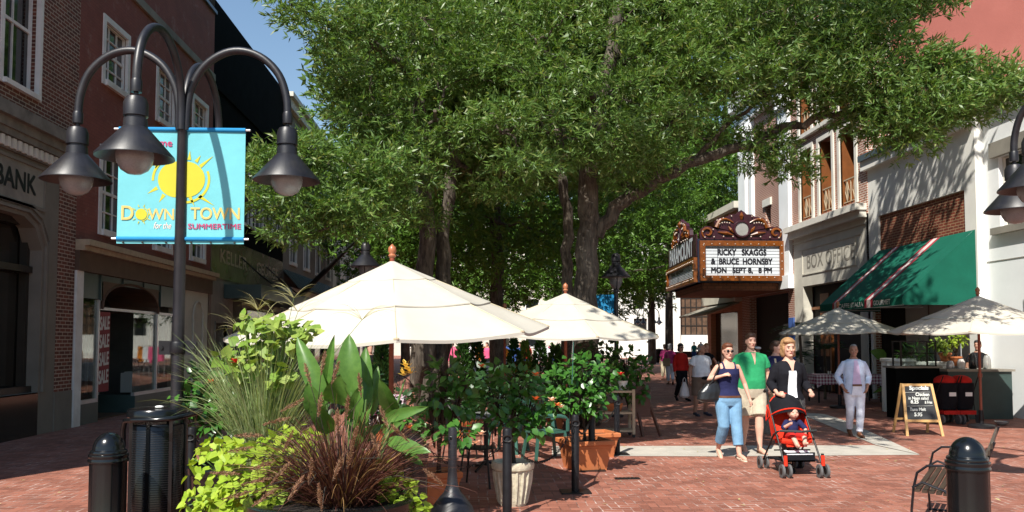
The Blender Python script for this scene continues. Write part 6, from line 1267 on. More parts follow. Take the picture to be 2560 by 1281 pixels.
mb = MB(); mb.tube([potG, P(2228,960,potG.y), P(2215,895,potG.y)], [.02,.015,.008], 6); mb.tube([potG, P(2236,960,potG.y), P(2255,915,potG.y)], [.02,.015,.008], 6); mb.build('stem', 'stem_green', t, loc='w')
shrub('spiky fern on top of the left white fluted planter', (10.45, 19.9, 1.3), [(2285,880,30,16,19.8),(2260,885,15,12,19.7),(2320,885,15,10,19.7)], leaf='hibiscus_leaf', L=.22, wr_=.18, n=500, name='fern', group=None, tm=T_NEEDLE)
shrub('pale variegated ivy in the terracotta pot by the kiosk', (11.35, 19.4, 1.4), [(2345,862,20,16,19.3),(2362,872,14,12,19.2)], leaf='vine_leaf', L=.09, n=300, name='ivy', group=None)
shrub('leafy houseplant high behind the kiosk display case', (11.0, 18.4, 1.37), [(2395,850,22,14,18.3),(2375,860,12,10,18.3)], leaf='lime_leaf', L=.09, n=260, name='houseplant', group=None)

# fallen leaves and crumbs on the paving
n = 260; Pn = np.stack([rng.uniform(-6, 9, n), rng.uniform(6.5, 17, n), np.full(n, .012)], 1); D = np.stack([rng.normal(size=n), rng.normal(size=n), np.full(n, .05)], 1); rl = np.tile(np.array([[0,0,1.]]), (n, 1))
V, F = leaves(Pn, D, rng.uniform(.03, .08, n), .02, T_NEEDLE, roll=rl); o = npmesh('fallen_leaves', V, F, 'seed_head'); o['kind'] = 'stuff'; o['label'] = 'small dry fallen leaves scattered over the brick paving'
# ---------------------------------------------------------------- people
def lerp_path(pts, f):      # the first fraction f of a polyline
    pts = [Vector(p) for p in pts]; L = [(pts[i+1]-pts[i]).length for i in range(len(pts)-1)]; tot = sum(L)*f; out = [pts[0]]
    for i, l in enumerate(L):
        if tot <= l: out.append(pts[i].lerp(pts[i+1], tot/l)); return out
        tot -= l; out.append(pts[i+1])
    return out
def rad_at(pts, rads, q):
    pts = [Vector(p) for p in pts]; L = [0]
    for i in range(len(pts)-1): L.append(L[-1]+(pts[i+1]-pts[i]).length)
    d = [(Vector(q)-p).length for p in pts]; 
    best = None
    for i in range(len(pts)-1):
        a, b = pts[i], pts[i+1]; t = max(0, min(1, (Vector(q)-a).dot(b-a)/max(1e-9, (b-a).length_squared))); dd = (a.lerp(b, t)-Vector(q)).length
        if best is None or dd < best[0]: best = (dd, rads[i]+(rads[i+1]-rads[i])*t)
    return best[1]
def rich(pts, rads):        # add mid points so limbs have muscle shape
    P_ = []; R_ = []
    for i in range(len(pts)-1):
        a, b = Vector(pts[i]), Vector(pts[i+1])
        for t in (0, .33, .66): P_.append(a.lerp(b, t)); r = rads[i]+(rads[i+1]-rads[i])*t; R_.append(r*(1.06 if t == .33 else 1.0))
    P_.append(Vector(pts[-1])); R_.append(rads[-1]); return P_, R_
def hand(mb, w, d, s, side, curl=.6):
    w = Vector(w); d = Vector(d).normalized(); pal = Vector((-side, 0, 0)); pal = (pal-d*pal.dot(d)).normalized(); ac = d.cross(pal).normalized()  # ac: across the knuckles
    k = w+d*.085*s; mb.limb([w, w+d*.045*s, k], [.026*s, .030*s, .026*s], 8)
    for i, (o, L) in enumerate(((-.027,.066),(-.009,.076),(.009,.072),(.026,.056))):
        b = k+ac*o*s; p1 = b+(d*math.cos(curl*.5)+pal*math.sin(curl*.5))*L*.5*s; p2 = p1+(d*math.cos(curl*1.4)+pal*math.sin(curl*1.4))*L*.5*s; mb.limb([b, p1, p2], [.0095*s, .0088*s, .0075*s], 6)
    tb = w+d*.03*s+ac*(-.024*s if (ac.y < 0) == (True) else .024*s); sg = -1 if ac.y > 0 else 1; tb = w+d*.03*s+ac*sg*.024*s; mb.limb([tb, tb+(d*.6+ac*sg*.6)*.035*s, tb+(d*.95+ac*sg*.45+pal*.3)*.062*s], [.012*s, .011*s, .009*s], 6)
def person(label, loc, rz, H, skin='skin', hair=None, top=None, bottom=None, shoes=('rubber', 0), arms=None, legs=None, w=1.0, vox=.009, lean=0, headturn=0, fem=False, extra=None, belly=0, face=True, glasses=False, head_s=1.0):
    s = H/1.75; t = thing('person', label, 'person', loc, rz); V_ = lambda x, y, z: Vector((x*s, (y+lean*max(0, z-.9))*s, z*s))
    sh = .166*w if not fem else .146*w
    A = arms or {}; Lg = legs or {}
    arm = {}
    for sd, k in ((-1, 'l'), (1, 'r')):
        j = A.get(k, ((sd*(sh+.06), .02, 1.13), (sd*(sh+.07), -.06, .88))); arm[k] = [V_(sd*sh, 0, 1.395), V_(*j[0]), V_(*j[1])]
    leg = {}
    for sd, k in ((-1, 'l'), (1, 'r')):
        j = Lg.get(k, ((sd*.1, -.02, .49), (sd*.105, .02, .085))); leg[k] = [V_(sd*.092*w, 0, .9), V_(*j[0]), V_(*j[1])]
    if fem: tor = [(.80,.155,.10),(.88,.178,.115),(.96,.165,.108),(1.05,.128,.092),(1.12,.128,.092),(1.22,.145,.105),(1.29,.150,.118),(1.36,.150,.10),(1.415,.142,.082),(1.445,.105,.07),(1.475,.062,.056),(1.51,.047,.05)]
    else: tor = [(.80,.155,.10),(.88,.17,.112),(.97,.16,.108),(1.06,.152,.104),(1.15,.158,.108),(1.25,.172,.115),(1.34,.182,.115),(1.40,.178,.095),(1.44,.135,.08),(1.475,.078,.066),(1.51,.057,.058)]
    def secs(g=0, z0=0, z1=9, f=1.0):
        out = []
        zz = [q for q in tor if z0 <= q[0] <= z1]
        def at(z):
            for a, b in zip(tor, tor[1:]):
                if a[0] <= z <= b[0]: u = (z-a[0])/(b[0]-a[0]); return (z, a[1]+(b[1]-a[1])*u, a[2]+(b[2]-a[2])*u)
            return (z,)+((tor[0][1:]) if z < tor[0][0] else tor[-1][1:])
        if z0 > .5: zz = [at(z0)]+[q for q in zz if q[0] > z0+.01]
        if z1 < 8: zz = [q for q in zz if q[0] < z1-.01]+[at(z1)]
        for z, a, b in zz:
            bl = belly*math.exp(-((z-1.05)/.13)**2); y = (lean*max(0, z-.9)-bl*.6)*s; out.append((0, y, z*s, (a*w+g+bl*.4)*s*f, (b*w+g+bl*.7)*s*f))
        return out
    ar = [.048*w, .041*w, .026] if not fem else [.040*w, .034*w, .022]; lr = [.088*w, .056*w, .038]
    ar = [x*s for x in ar]; lr = [x*s for x in lr]
    # body
    mb = MB(); mb.loft(secs(), 20)
    for k in 'lr':
        p_, r_ = rich(arm[k], ar); mb.limb(p_, r_, 10); sd = -1 if k == 'l' else 1
        hd = A.get(k+'h', None); d = (arm[k][2]-arm[k][1]).normalized() if hd is None else Vector(hd); hand(mb, arm[k][2], d, s*(.92 if fem else 1), sd, A.get('curl', .7))
        p_, r_ = rich(leg[k], lr); 
        r_[4] *= 1.12; mb.limb(p_, r_, 12); an = leg[k][2]; fd = Vector(Lg.get(k+'f', (sd*.12, -1, -.12))).normalized()
        mb.limb([an+Vector((0,.03*s,-.03*s)), an+fd*.08*s+Vector((0,0,-.035*s)), an+fd*.15*s+Vector((0,0,-.045*s)), an+fd*.19*s+Vector((0,0,-.05*s))], [.034*s,.036*s,.036*s,.026*s], 10)
    neck = V_(0, .0, 1.49); hc = V_(0, -.012, 1.635); hR = Matrix.Rotation(headturn, 3, 'Z'); hs = s*head_s
    mb.limb([neck+Vector((0,.01*s,-.05*s)), neck+Vector((0,.005*s,.05*s))], [.052*s*(.85 if fem else 1)]*2, 12)
    hp = lambda x, y, z: hc+hR @ (Vector((x, y, z))*hs)
    prof = [(-.115,.022,.026,-.055),(-.105,.038,.045,-.038),(-.085,.050,.062,-.022),(-.055,.060,.078,-.008),(-.02,.067,.088,0),(.02,.071,.093,.003),(.055,.070,.092,.006),(.085,.058,.076,.008),(.105,.036,.048,.008),(.116,.014,.02,.008)]
    vs = []; n = 22
    for z, a, b, y in prof:
        for k in range(n): q = 2*math.pi*k/n; vs.append(hp(a*math.cos(q), y+b*math.sin(q), z))
    mb.add(vs, [(i*n+k, i*n+(k+1)%n, (i+1)*n+(k+1)%n, (i+1)*n+k) for i in range(len(prof)-1) for k in range(n)]+[tuple(range(n-1,-1,-1)), tuple(range((len(prof)-1)*n, len(prof)*n))])
    if face:
        mb.limb([hp(0,-.086,.012), hp(0,-.100,-.018), hp(0,-.106,-.032)], [.008*hs,.010*hs,.013*hs], 8); mb.ell(hp(0,-.082,-.062), (.024*hs,.012*hs,.010*hs)); mb.ell(hp(0,-.075,-.095), (.024*hs,.02*hs,.016*hs)); mb.ell(hp(0,-.080,.030), (.05*hs,.014*hs,.010*hs))
        for sd in (-1, 1): mb.ell(hp(sd*.034,-.070,-.025), (.022*hs,.02*hs,.02*hs)); mb.ell(hp(sd*.072,.005,-.01), (.009*hs,.018*hs,.030*hs))
    bo = baked(mb, 'body', skin, t, vox*s)
    if face:
        mb = MB()
        for sd in (-1, 1): mb.ell(hp(sd*.031,-.0865,.004), (.0105*hs,.007*hs,.005*hs), 0, 8, 5)
        mb.build('eye', 'hair_brown' if not glasses else 'gloss_black', bo, True)
        mb = MB()
        for sd in (-1, 1): mb.bar(hp(sd*.016,-.0935,.026), hp(sd*.048,-.084,.026), .006*hs, .004*hs)
        mb.build('eyebrow', 'hair_brown', bo)
        mb = MB(); mb.ell(hp(0,-.0915,-.062), (.024*hs,.006*hs,.006*hs), 0, 12, 6); mb.build('mouth', 'lip', bo, True)
        if glasses:
            mb = MB()
            for sd in (-1, 1): mb.ell(hp(sd*.032,-.099,.004), (.024*hs,.006*hs,.016*hs), 0, 12, 6); mb.bar(hp(sd*.055,-.095,.008), hp(sd*.074,.0,.008), .004*hs, .005*hs)
            mb.bar(hp(-.01,-.103,.008), hp(.01,-.103,.008), .004*hs, .005*hs); mb.build('glasses', 'gloss_black', bo, True)
    # hair
    if hair:
        m_, kind = hair; mb = MB()
        if kind == 'bald': mb.ell(hp(0,.028,.0), (.078*hs,.072*hs,.075*hs)); mb.ell(hp(0,.01,.075), (.062*hs,.074*hs,.048*hs))
        else:
            mb.ell(hp(0,.012,.052), (.080*hs,.096*hs,.078*hs), R=None); mb.ell(hp(0,-.03,.085), (.068*hs,.062*hs,.040*hs)); mb.ell(hp(0,.045,.0), (.077*hs,.072*hs,.095*hs))
            if kind in ('long', 'bob', 'curly'):
                for sd in (-1, 1): mb.ell(hp(sd*.068,.012,.0), (.024*hs,.052*hs,.085*hs)); mb.ell(hp(sd*.066,.03,-.065), (.032*hs,.05*hs,.055*hs))
                mb.ell(hp(-.02,-.050,.088), (.068*hs,.050*hs,.038*hs)); mb.ell(hp(0,.02,.06), (.094*hs,.10*hs,.085*hs)); mb.ell(hp(0,.05,-.05), (.082*hs,.05*hs,.08*hs))
                for q in range(16): an = rng.uniform(-.3, 3.44); mb.ell(hp(.082*math.cos(an), .03+.05*math.sin(an), rng.uniform(-.1,.1)), (.022*hs,.022*hs,.026*hs), 0, 8, 6)
            if kind == 'long': mb.ell(hp(0,.06,-.12), (.08*hs,.04*hs,.10*hs))
            if kind == 'tied': mb.ell(hp(0,.10,.03), (.035*hs,.035*hs,.04*hs)); mb.ell(hp(0,-.035,.085), (.062*hs,.05*hs,.032*hs))
            if kind == 'short': mb.ell(hp(0,-.035,.088), (.060*hs,.048*hs,.030*hs))
        baked(mb, 'hair', m_, t, .008*s, 1)
    # top
    if top:
        m_, slv, z0, opt = top; mb = MB(); g_ = opt.get('g', .014); zt = opt.get('zt', 1.472)
        mb.loft(secs(g_, z0, zt), 22)
        if slv > 0:
            for k in 'lr':
                p_, r_ = rich(arm[k], ar); cut = lerp_path(p_, slv); rr = [rad_at(p_, r_, q)+opt.get('sg', .013)*s*(1+.4*i/len(cut)) for i, q in enumerate(cut)]; mb.tube([cut[0]*1.0-Vector((.075*s*(1 if cut[0].x > 0 else -1),0,-.002)), cut[0]-Vector((.03*s*(1 if cut[0].x > 0 else -1),0,-.0))]+cut, [rr[0]*.72, rr[0]*.84, rr[0]*.88]+rr[1:], 12)
        else:
            for sd in (-1, 1): mb.tube([V_(sd*.085, -.102, 1.34), V_(sd*.092, -.088, 1.40), V_(sd*.092, -.03, 1.462), V_(sd*.092, .04, 1.45), V_(sd*.085, .09, 1.36)], .016*s, 8)
        tp = baked(mb, 'shirt', m_, t, vox*s)
        if opt.get('collar'):
            mb = MB(); mb.tube([V_(.062*math.cos(a), -.01+.062*math.sin(a), 1.455+.012*math.sin(a)) for a in np.linspace(-1.2, 4.34, 14)], .013*s, 8, sy=1.3); mb.build('collar', opt['collar'], tp, True)
        if opt.get('panel'):    # shirt seen in the opening of a jacket or cardigan
            pm, pw0, pw1, pz0, pz1 = opt['panel']; mb = MB(); sc = secs(g_+.006, pz0, pz1); vs = []
            for i, (cx_, cy_, z, a, b) in enumerate(sc):
                q = i/(len(sc)-1); hw = (pw0+(pw1-pw0)*q)*s
                for u in (-1, -.5, 0, .5, 1): x = u*hw; vs.append((x, cy_-b*max(0, 1-abs(x/a)**2.3)**(1/2.3)-.002, z))
            mb.add(vs, [(i*5+k, i*5+k+1, i*5+k+6, i*5+k+5) for i in range(len(sc)-1) for k in range(4)]); mb.build('inner_shirt', pm, tp, True)
        if opt.get('vee'):
            mb = MB(); sc = secs(g_+.0065, 1.29, 1.462); vs = []
            for i, (cx_, cy_, z, a, b) in enumerate(sc):
                hw = opt['vee']*s*(i/(len(sc)-1))+.002
                for u in (-1, 0, 1): x = u*hw; vs.append((x, cy_-b*max(0, 1-abs(x/a)**2.3)**(1/2.3)-.002, z))
            mb.add(vs, [(i*3+k, i*3+k+1, i*3+k+4, i*3+k+3) for i in range(len(sc)-1) for k in range(2)]); mb.build('neckline', skin, tp, True)
        if opt.get('panel2'):
            pm, pw0, pw1, pz0, pz1 = opt['panel2']; mb = MB(); sc = secs(g_+.007, pz0, pz1); y_ = min(c[1]-c[4] for c in sc)
            mb.add([(-pw0*s, y_+.012, pz0*s-.01), (pw0*s, y_+.012, pz0*s-.01), (pw1*s, y_-.002, pz1*s), (-pw1*s, y_-.002, pz1*s)], [(0,1,2,3)]); mb.build('trouser_front', pm, tp); mb = MB(); mb.box((-pw1*s-.01, y_-.012, pz1*s-.02), (pw1*s+.01, y_+.01, pz1*s+.015)); mb.build('belt', 'leather_brown', tp)
        if opt.get('buttons'):
            mb = MB(); sc = secs(g_+.004, 1.2, 1.42)
            mb.box((-.012*s, sc[-1][1]-sc[-2][4]-.004, 1.27*s), (.012*s, sc[-1][1]-sc[-2][4]+.02, 1.43*s)); mb.build('placket', m_, tp)
    if bottom:
        m_, fr, z1, opt = bottom; mb = MB(); g_ = opt.get('g', .012); mb.loft(secs(g_, .80, z1), 22); fl = opt.get('flare', .012)
        for k in 'lr':
            p_, r_ = rich(leg[k], lr); cut = lerp_path(p_, fr); mb.tube([cut[0]+Vector((0,0,.05*s))]+cut, [lr[0]+g_*s]+[rad_at(p_, r_, q)*(1-.0*i)+g_*s+fl*s*(i/len(cut)) for i, q in enumerate(cut)], 14)
        bt = baked(mb, 'trousers' if fr > .7 else 'shorts', m_, t, vox*s)
        if opt.get('belt'):
            mb = MB(); sc = secs(g_+.006, z1-.03, z1+.0); mb.loft([sc[0], sc[-1]] if len(sc) > 1 else sc*2, 24); mb.build('belt', opt['belt'], bt, True)
    mb = MB(); sm, kind = shoes
    for k, sd in (('l', -1), ('r', 1)):
        an = leg[k][2]; fd = Vector(Lg.get(k+'f', (sd*.12, -1, -.12))).normalized(); sh_ = MB()
        if kind == 'sandal':
            sh_.limb([an+Vector((0,.035*s,-.072*s)), an+fd*.08*s+Vector((0,0,-.075*s)), an+fd*.19*s+Vector((0,0,-.078*s))], [.03*s,.034*s,.03*s], 10); sh_.tube([an+fd*.11*s+Vector((x*.04*s, 0, -.03*s+(-.03*s if abs(x) == 1 else 0))) for x in (-1, -.5, 0, .5, 1)], .009*s, 6)
        else: sh_.limb([an+Vector((0,.035*s,-.035*s)), an+Vector((0,.0,-.03*s)), an+fd*.09*s+Vector((0,0,-.045*s)), an+fd*.17*s+Vector((0,0,-.052*s)), an+fd*.21*s+Vector((0,0,-.056*s))], [.040*s,.044*s,.043*s,.040*s,.028*s], 12)
        baked(sh_, 'shoe', sm, t, .009*s, 1)
    if extra: extra(t, V_, s, arm, hp, secs)
    return t
g2 = lambda px, py: (lambda q: (q.x, q.y, 0))(G(px, py))
WALK = {'l': ((-.10,-.07,.50), (-.10,.16,.15)), 'r': ((.09,-.10,.50), (.085,-.20,.10)), 'lf': (-.05,-.75,-.6)}
WALK2 = {'r': ((.10,-.05,.50), (.10,.18,.16)), 'l': ((-.09,-.10,.50), (-.085,-.18,.10)), 'rf': (.05,-.75,-.6)}
# woman in navy top
person('smiling woman in navy tank top, blue jeans and sunglasses walking', g2(1822,1146), .08, 1.68, hair=('hair_auburn','tied'), top=('navy', 0, .93, dict(g=.013, zt=1.37)), bottom=('jeans', .86, .96, dict(g=.014, flare=.026, belt='leather_brown')), shoes=('shoe_pale','sandal'), fem=True, w=1.1, glasses=True, head_s=1.05,
  arms={'l': ((-.29,.03,1.20), (-.13,-.15,1.27)), 'r': ((.27,.0,1.14), (.31,-.10,.90)), 'lh': (.9,-.1,.3), 'curl': 1.1}, legs=WALK)
def shoulder_bag(label, loc, H=1.68):
    s = H/1.75; t = thing('shoulder_bag', label, 'bag', loc, .08); mb = MB(); mb.loft([(-.30*s,0,.86*s,.12,.07),(-.30*s,0,.90*s,.19,.09),(-.28*s,0,1.02*s,.18,.08),(-.24*s,0,1.14*s,.10,.05),(-.21*s,0,1.17*s,.05,.03)], 18, p=2.6); baked(mb, 'body', 'leather_black', t, .012, 2)
    mb = MB(); mb.tube([(-.38*s,-.02,1.02*s),(-.26*s,-.06,1.2*s),(-.165*s,-.075,1.40*s),(-.145*s,0,1.47*s),(-.17*s,.07,1.38*s),(-.24*s,.08,1.12*s)], .013, 8); mb.build('strap', 'leather_black', t, True)
shoulder_bag('big black shoulder bag tucked under the arm of tank top woman', g2(1822,1146))
# man in green polo
person('man in green polo shirt and khaki shorts behind navy top woman', g2(1880,1130), .05, 1.84, hair=('hair_brown','short'), top=('green_polo', .30, .86, dict(g=.028, sg=.028, collar='green_polo', vee=.035)), bottom=('khaki', .45, .94, dict(g=.03, flare=.03)), shoes=('leather_brown','sandal'), belly=.03, w=1.08,
  arms={'l': ((-.25,.03,1.13), (-.25,-.02,.88)), 'r': ((.27,.02,1.13), (.31,-.10,.89))}, legs={'l': ((-.09,.02,.5), (-.085,.12,.12)), 'r': ((.07,-.12,.50), (.045,-.18,.09)), 'lf': (-.1,-.8,-.5)})
q = G(1917, 1112); t = thing('carrier_bag', 'black patterned carrier bag hanging from green shirted man’s hand'.replace('’', "'"), 'bag', (q.x, q.y, .18)); mb = MB(); mb.loft([(0,0,0,.09,.03),(0,0,.05,.15,.05),(0,0,.3,.15,.05),(0,0,.45,.11,.035),(0,0,.5,.09,.02)], 20, p=2.8); mb.build('body', 'pattern_bag', t, True); mb = MB(); mb.tube([(-.07,-.01,.48),(-.03,0,.62),(0.0,0,.68),(.03,0,.62),(.07,-.01,.48)], .008, 6); mb.build('handle', 'black_cloth', t, True)
# mother with stroller
ms = g2(1972, 1172); MY = ms[1]
person('blond woman in black cardigan and white top pushing red stroller', (P(1970,853,MY).x, MY, 0), 0, 1.74, hair=('hair_blond','bob'), top=('black_knit', .82, .93, dict(g=.02, sg=.018, zt=1.462, panel=('white_cotton', .065, .05, .97, 1.33), vee=.062)), bottom=('pattern_bag', .95, .99, dict(g=.016)), shoes=('black_cloth', 0), fem=True, w=1.12, vox=.009, head_s=1.06,
  arms={'l': ((-.24,.04,1.15), (-.235,-.22,1.02)), 'r': ((.24,.04,1.15), (.235,-.22,1.02)), 'lh': (.3,-.9,-.1), 'rh': (-.3,-.9,-.1), 'curl': 1.5}, legs=WALK2)
# stroller
q = G(1978, 1190); SY = q.y+.12; SX = P(1983,853,SY).x; t = thing('stroller', 'red and black stroller with black hood pushed toward the camera', 'stroller', (SX, SY, 0))
mb = MB(); mb.poly([(-.19,-.02,.47),(.19,-.02,.47),(.19,.20,.42),(-.19,.20,.42)], .04, (0,.1,1)); mb.poly([(-.2,.18,.43),(.2,.18,.43),(.2,.36,.86),(-.2,.36,.86)], .04, (0,-.9,.3)); 
for sx in (-1, 1): mb.poly([(sx*.2,0,.46),(sx*.2,.2,.43),(sx*.215,.36,.86),(sx*.215,.25,.80),(sx*.21,.12,.60)], .03, (-sx,0,0))
mb.tube([(-.19,-.04,.44),(0,-.07,.42),(.19,-.04,.44)], .04, 8); mb.poly([(-.15,-.05,.44),(.15,-.05,.44),(.13,-.07,.36),(-.13,-.07,.36)], .03, (0,-1,0)); mb.build('seat', 'stroller_red', t, True)
mb = MB(); vs = []; nu, nv = 14, 8
for j in range(nv+1):
    e = j/nv; ph = -.15+e*1.75
    for i in range(nu+1):
        th_ = math.pi*i/nu; x = -.25*math.cos(th_); zz = math.sin(th_)**.8; dpt = .33; vs.append((x*(1-.04*math.sin(ph*2)), .33-dpt*math.cos(ph)*zz*.95+.02, .66+.0*e+(.36*zz)*(.35+.65*math.sin(max(.05, ph))) if j else .66+.30*zz*.62))
mb.add(vs, [(j*(nu+1)+i, j*(nu+1)+i+1, (j+1)*(nu+1)+i+1, (j+1)*(nu+1)+i) for j in range(nv) for i in range(nu)]); hd = mb.build('hood', 'black_cloth', t, True)
mb = MB(); mb.tube([vs[i] for i in range(nu+1)], .009, 6); mb.tube([vs[nv*(nu+1)+i] for i in range(nu+1)], .009, 6); mb.build('trim', 'stroller_red', hd, True)
for sx in (-1, 1):
    mb = MB(); mb.tube([(sx*.24,-.28,.14),(sx*.235,-.02,.46),(sx*.225,.25,.80),(sx*.21,.42,1.03),(sx*.19,.50,1.06)], .013, 8); mb.tube([(sx*.235,.52,.12),(sx*.235,.12,.50),(sx*.235,-.05,.56)], .012, 8); mb.tube([(sx*.24,-.28,.30),(sx*.24,-.28,.13)], .02, 8); mb.build('frame_side', 'iron', t, True)
    mb = MB(); mb.tube([(sx*.19,.46,1.05),(sx*.185,.52,1.065),(sx*.19,.57,1.03)], .02, 8); mb.build('handle', 'rubber', t, True)
    mb = MB(); mb.tube([(sx*.24,-.29,.28),(sx*.24,-.30,.15)], .024, 8); mb.build('fork', 'stroller_red', t, True)
mb = MB(); mb.tube([(-.24,-.1,.57),(0,-.22,.57),(.24,-.1,.57)], .016, 8); mb.build('bumper_bar', 'rubber', t, True); mb = MB(); mb.tube([(-.24,.52,.13),(.24,.52,.13)], .01, 6); mb.tube([(-.24,.1,.3),(.24,.1,.3)], .01, 6); mb.build('axle', 'iron', t)
mb = MB(); mb.poly([(-.2,-.15,.20),(.2,-.15,.20),(.2,.45,.17),(-.2,.45,.17)], .02, (0,0,1)); mb.poly([(-.2,-.15,.30),(.2,-.15,.30),(.2,-.15,.18),(-.2,-.15,.18)], .01, (0,-1,0)); mb.build('basket', 'black_cloth', t)
mb = MB(); mb.poly([(-.17,-.16,.28),(.17,-.16,.28),(.15,.0,.31),(-.15,.0,.31)], .01, (0,-.3,1)); mb.build('footrest', 'white_cotton', t)
for sx in (-1, 1):
    for y in (-.29, .52):
        for o in (-.045, .045):
            mb = MB(); R_ = .085; c = Vector((sx*.24+o, y, R_)); mb.tube([c+Vector((-.014,0,0)), c+Vector((.014,0,0))], R_, 20); wh = mb.build('wheel', 'tyre_grey', t, True)
            mb = MB(); mb.tube([c+Vector((-.016,0,0)), c+Vector((.016,0,0))], R_*.5, 14); mb.build('hub', 'iron', wh, True)
# baby
tb = thing('person', 'baby in navy top and red shorts sitting in the stroller', 'person', (SX, SY, .44)); mb = MB()
hc = Vector((.02,.10,.345)); mb.ell(hc, (.066,.074,.08), 0, 18, 12); mb.ell(hc+Vector((0,-.03,-.03)), (.055,.05,.045)); mb.ell(hc+Vector((0,-.076,-.012)), (.011,.012,.012))
for sx in (-1, 1): mb.ell(hc+Vector((sx*.066,0,-.01)), (.01,.015,.02)); mb.ell(hc+Vector((sx*.03,-.055,-.025)), (.022,.02,.02))
mb.limb([(.01,.12,.03),(.015,.13,.15),(.02,.13,.24)], [.07,.075,.05], 14); mb.limb([(.02,.12,.24),(.02,.11,.30)], [.03,.03], 10)
ba = {-1: [(-.07,.10,.22),(-.14,.03,.15),(-.075,-.07,.22)], 1: [(.10,.10,.22),(.15,.02,.14),(.11,-.06,.08)]}; bl_ = {-1: [(-.05,.08,.04),(-.06,-.08,.06),(-.03,-.17,-.06)], 1: [(.06,.08,.04),(.10,-.06,.06),(.07,-.15,-.03)]}
for sd in (-1, 1):
    mb.limb(ba[sd], [.03,.026,.02], 10); mb.ell(ba[sd][2], (.022,.022,.02)); mb.limb(bl_[sd], [.045,.036,.027], 10); e = Vector(bl_[sd][2]); mb.limb([e, e+Vector((sd*.01,-.05,.01))], [.024,.02], 8)
    for f_ in range(4): h_ = Vector(ba[sd][2]); mb.limb([h_, h_+Vector((-.012+.008*f_, -.02, .018))], [.007,.006], 6)
bb = baked(mb, 'body', 'skin', tb, .006); mb = MB()
for sx in (-1, 1): mb.ell(hc+Vector((sx*.026,-.068,.005)), (.009,.006,.005), 0, 8, 5)
mb.build('eye', 'hair_black', bb, True); mb = MB(); mb.ell(hc+Vector((0,-.075,-.04)), (.012,.006,.005), 0, 8, 5); mb.build('mouth', 'lip', bb, True)
mb = MB(); mb.ell(hc+Vector((0,.012,.022)), (.068,.074,.068)); mb.build('hair', 'hair_blond', tb, True)
mb = MB(); mb.limb([(.01,.12,.05),(.015,.13,.15),(.02,.13,.235)], [.075,.082,.052], 14)
for sd in (-1, 1): mb.limb(lerp_path(ba[sd], .5), [.038,.036,.034][:len(lerp_path(ba[sd], .5))], 10)
baked(mb, 'shirt', 'navy', tb, .007); mb = MB()
for sd in (-1, 1): mb.limb(lerp_path(bl_[sd], .5), [.055,.05,.048][:len(lerp_path(bl_[sd], .5))], 10)
mb.ell((0,.1,.04), (.08,.07,.05)); baked(mb, 'shorts', 'red_knit', tb, .007)
# man in pale suit
person('older man in pale blue suit jacket and white trousers, hands pocketed', g2(2138,1092), -.1, 1.66, skin='skin_tan', hair=('hair_grey','bald'), top=('seersucker', .86, .80, dict(g=.021, sg=.014, collar='white_cotton', panel=('lilac', .085, .03, .98, 1.45), panel2=('white_linen', .10, .075, .80, .985))), bottom=('white_linen', .98, .98, dict(g=.012, flare=.012)), shoes=('leather_brown', 0), w=1.06, belly=.02, headturn=-.25,
  arms={'l': ((-.30,.06,1.14), (-.22,-.06,.93)), 'r': ((.30,.06,1.14), (.22,-.06,.93)), 'lh': (.4,-.3,-.8), 'rh': (-.4,-.3,-.8)}, legs={'l': ((-.08,.0,.5), (-.06,.14,.13)), 'r': ((.08,-.08,.5), (.03,-.14,.09)), 'lf': (-.05,-.8,-.5), 'rf': (.0,-1,-.1)})
# man in white tee with bag
person('grey haired man in white tee and plaid shorts turned aside', g2(1752,1040), .35, 1.66, skin='skin_tan', hair=('hair_grey','bald'), top=('white_cotton', .33, .88, dict(g=.03, sg=.03)), bottom=('plaid', .5, .95, dict(g=.035, flare=.03)), shoes=('shoe_navy', 0), w=1.12, belly=.05, headturn=.9, lean=-.06,
  arms={'l': ((-.29,.02,1.13), (-.34,-.05,.88)), 'r': ((.28,.03,1.13), (.22,-.12,.95))}, legs={'l': ((-.12,.0,.48), (-.14,.03,.09)), 'r': ((.13,-.02,.48), (.17,.04,.09))}, extra=lambda t, V_, s, arm, hp, secs: (lambda m: m.build('waist_pack', 'black_cloth', t, True))(MB().ell((0.02,-.16*s,.93*s), (.12,.05,.05))))
q = G(1714, 1040); mb = MB(); mb.loft([(0,0,.42,.06,.05),(0,0,.46,.12,.08),(0,0,.62,.10,.06),(0,0,.74,.05,.03),(0,0,.78,.02,.015)], 14); mb.tube([(-.04,0,.72),(-.03,0,.84),(0,0,.88),(.03,0,.84),(.04,0,.72)], .009, 6); tag(mb.build('carrier_bag', 'bag_plastic', None, True, loc=(q.x-.02, q.y, 0)), 'white plastic carrier bag held by man in white tee', 'bag')
person('woman in red sweater and dark trousers walking away in shade', g2(1703,1002), .2, 1.64, hair=('hair_black','bob'), top=('red_knit', .97, .93, dict(g=.02, collar='white_cotton')), bottom=('black_cloth', .97, .98, dict(g=.014)), shoes=('black_cloth', 0), fem=True, w=1.1, vox=.012, glasses=True, legs=WALK)
person('person in pink top and pale trousers walking away with tan bag', g2(1676,962), math.pi-.2, 1.6, hair=('hair_grey','bob'), top=('pink_cotton', .5, .9, dict(g=.025)), bottom=('white_linen', .9, .95, dict(g=.02)), shoes=('leather_brown', 0), fem=True, w=1.15, vox=.014, face=False, legs=WALK)
q = G(1668, 962); mb = MB(); mb.loft([(0,0,.75,.14,.05),(0,0,1.05,.14,.05)], 12, p=6); mb.tube([(-.08,0,1.04),(-.03,0,1.3),(.03,0,1.3),(.08,0,1.04)], .01, 6); tag(mb.build('tote_bag', 'canvas_tan', None, loc=(q.x-.1, q.y-.35, 0)), 'tan tote bag carried beside the pink top', 'bag')
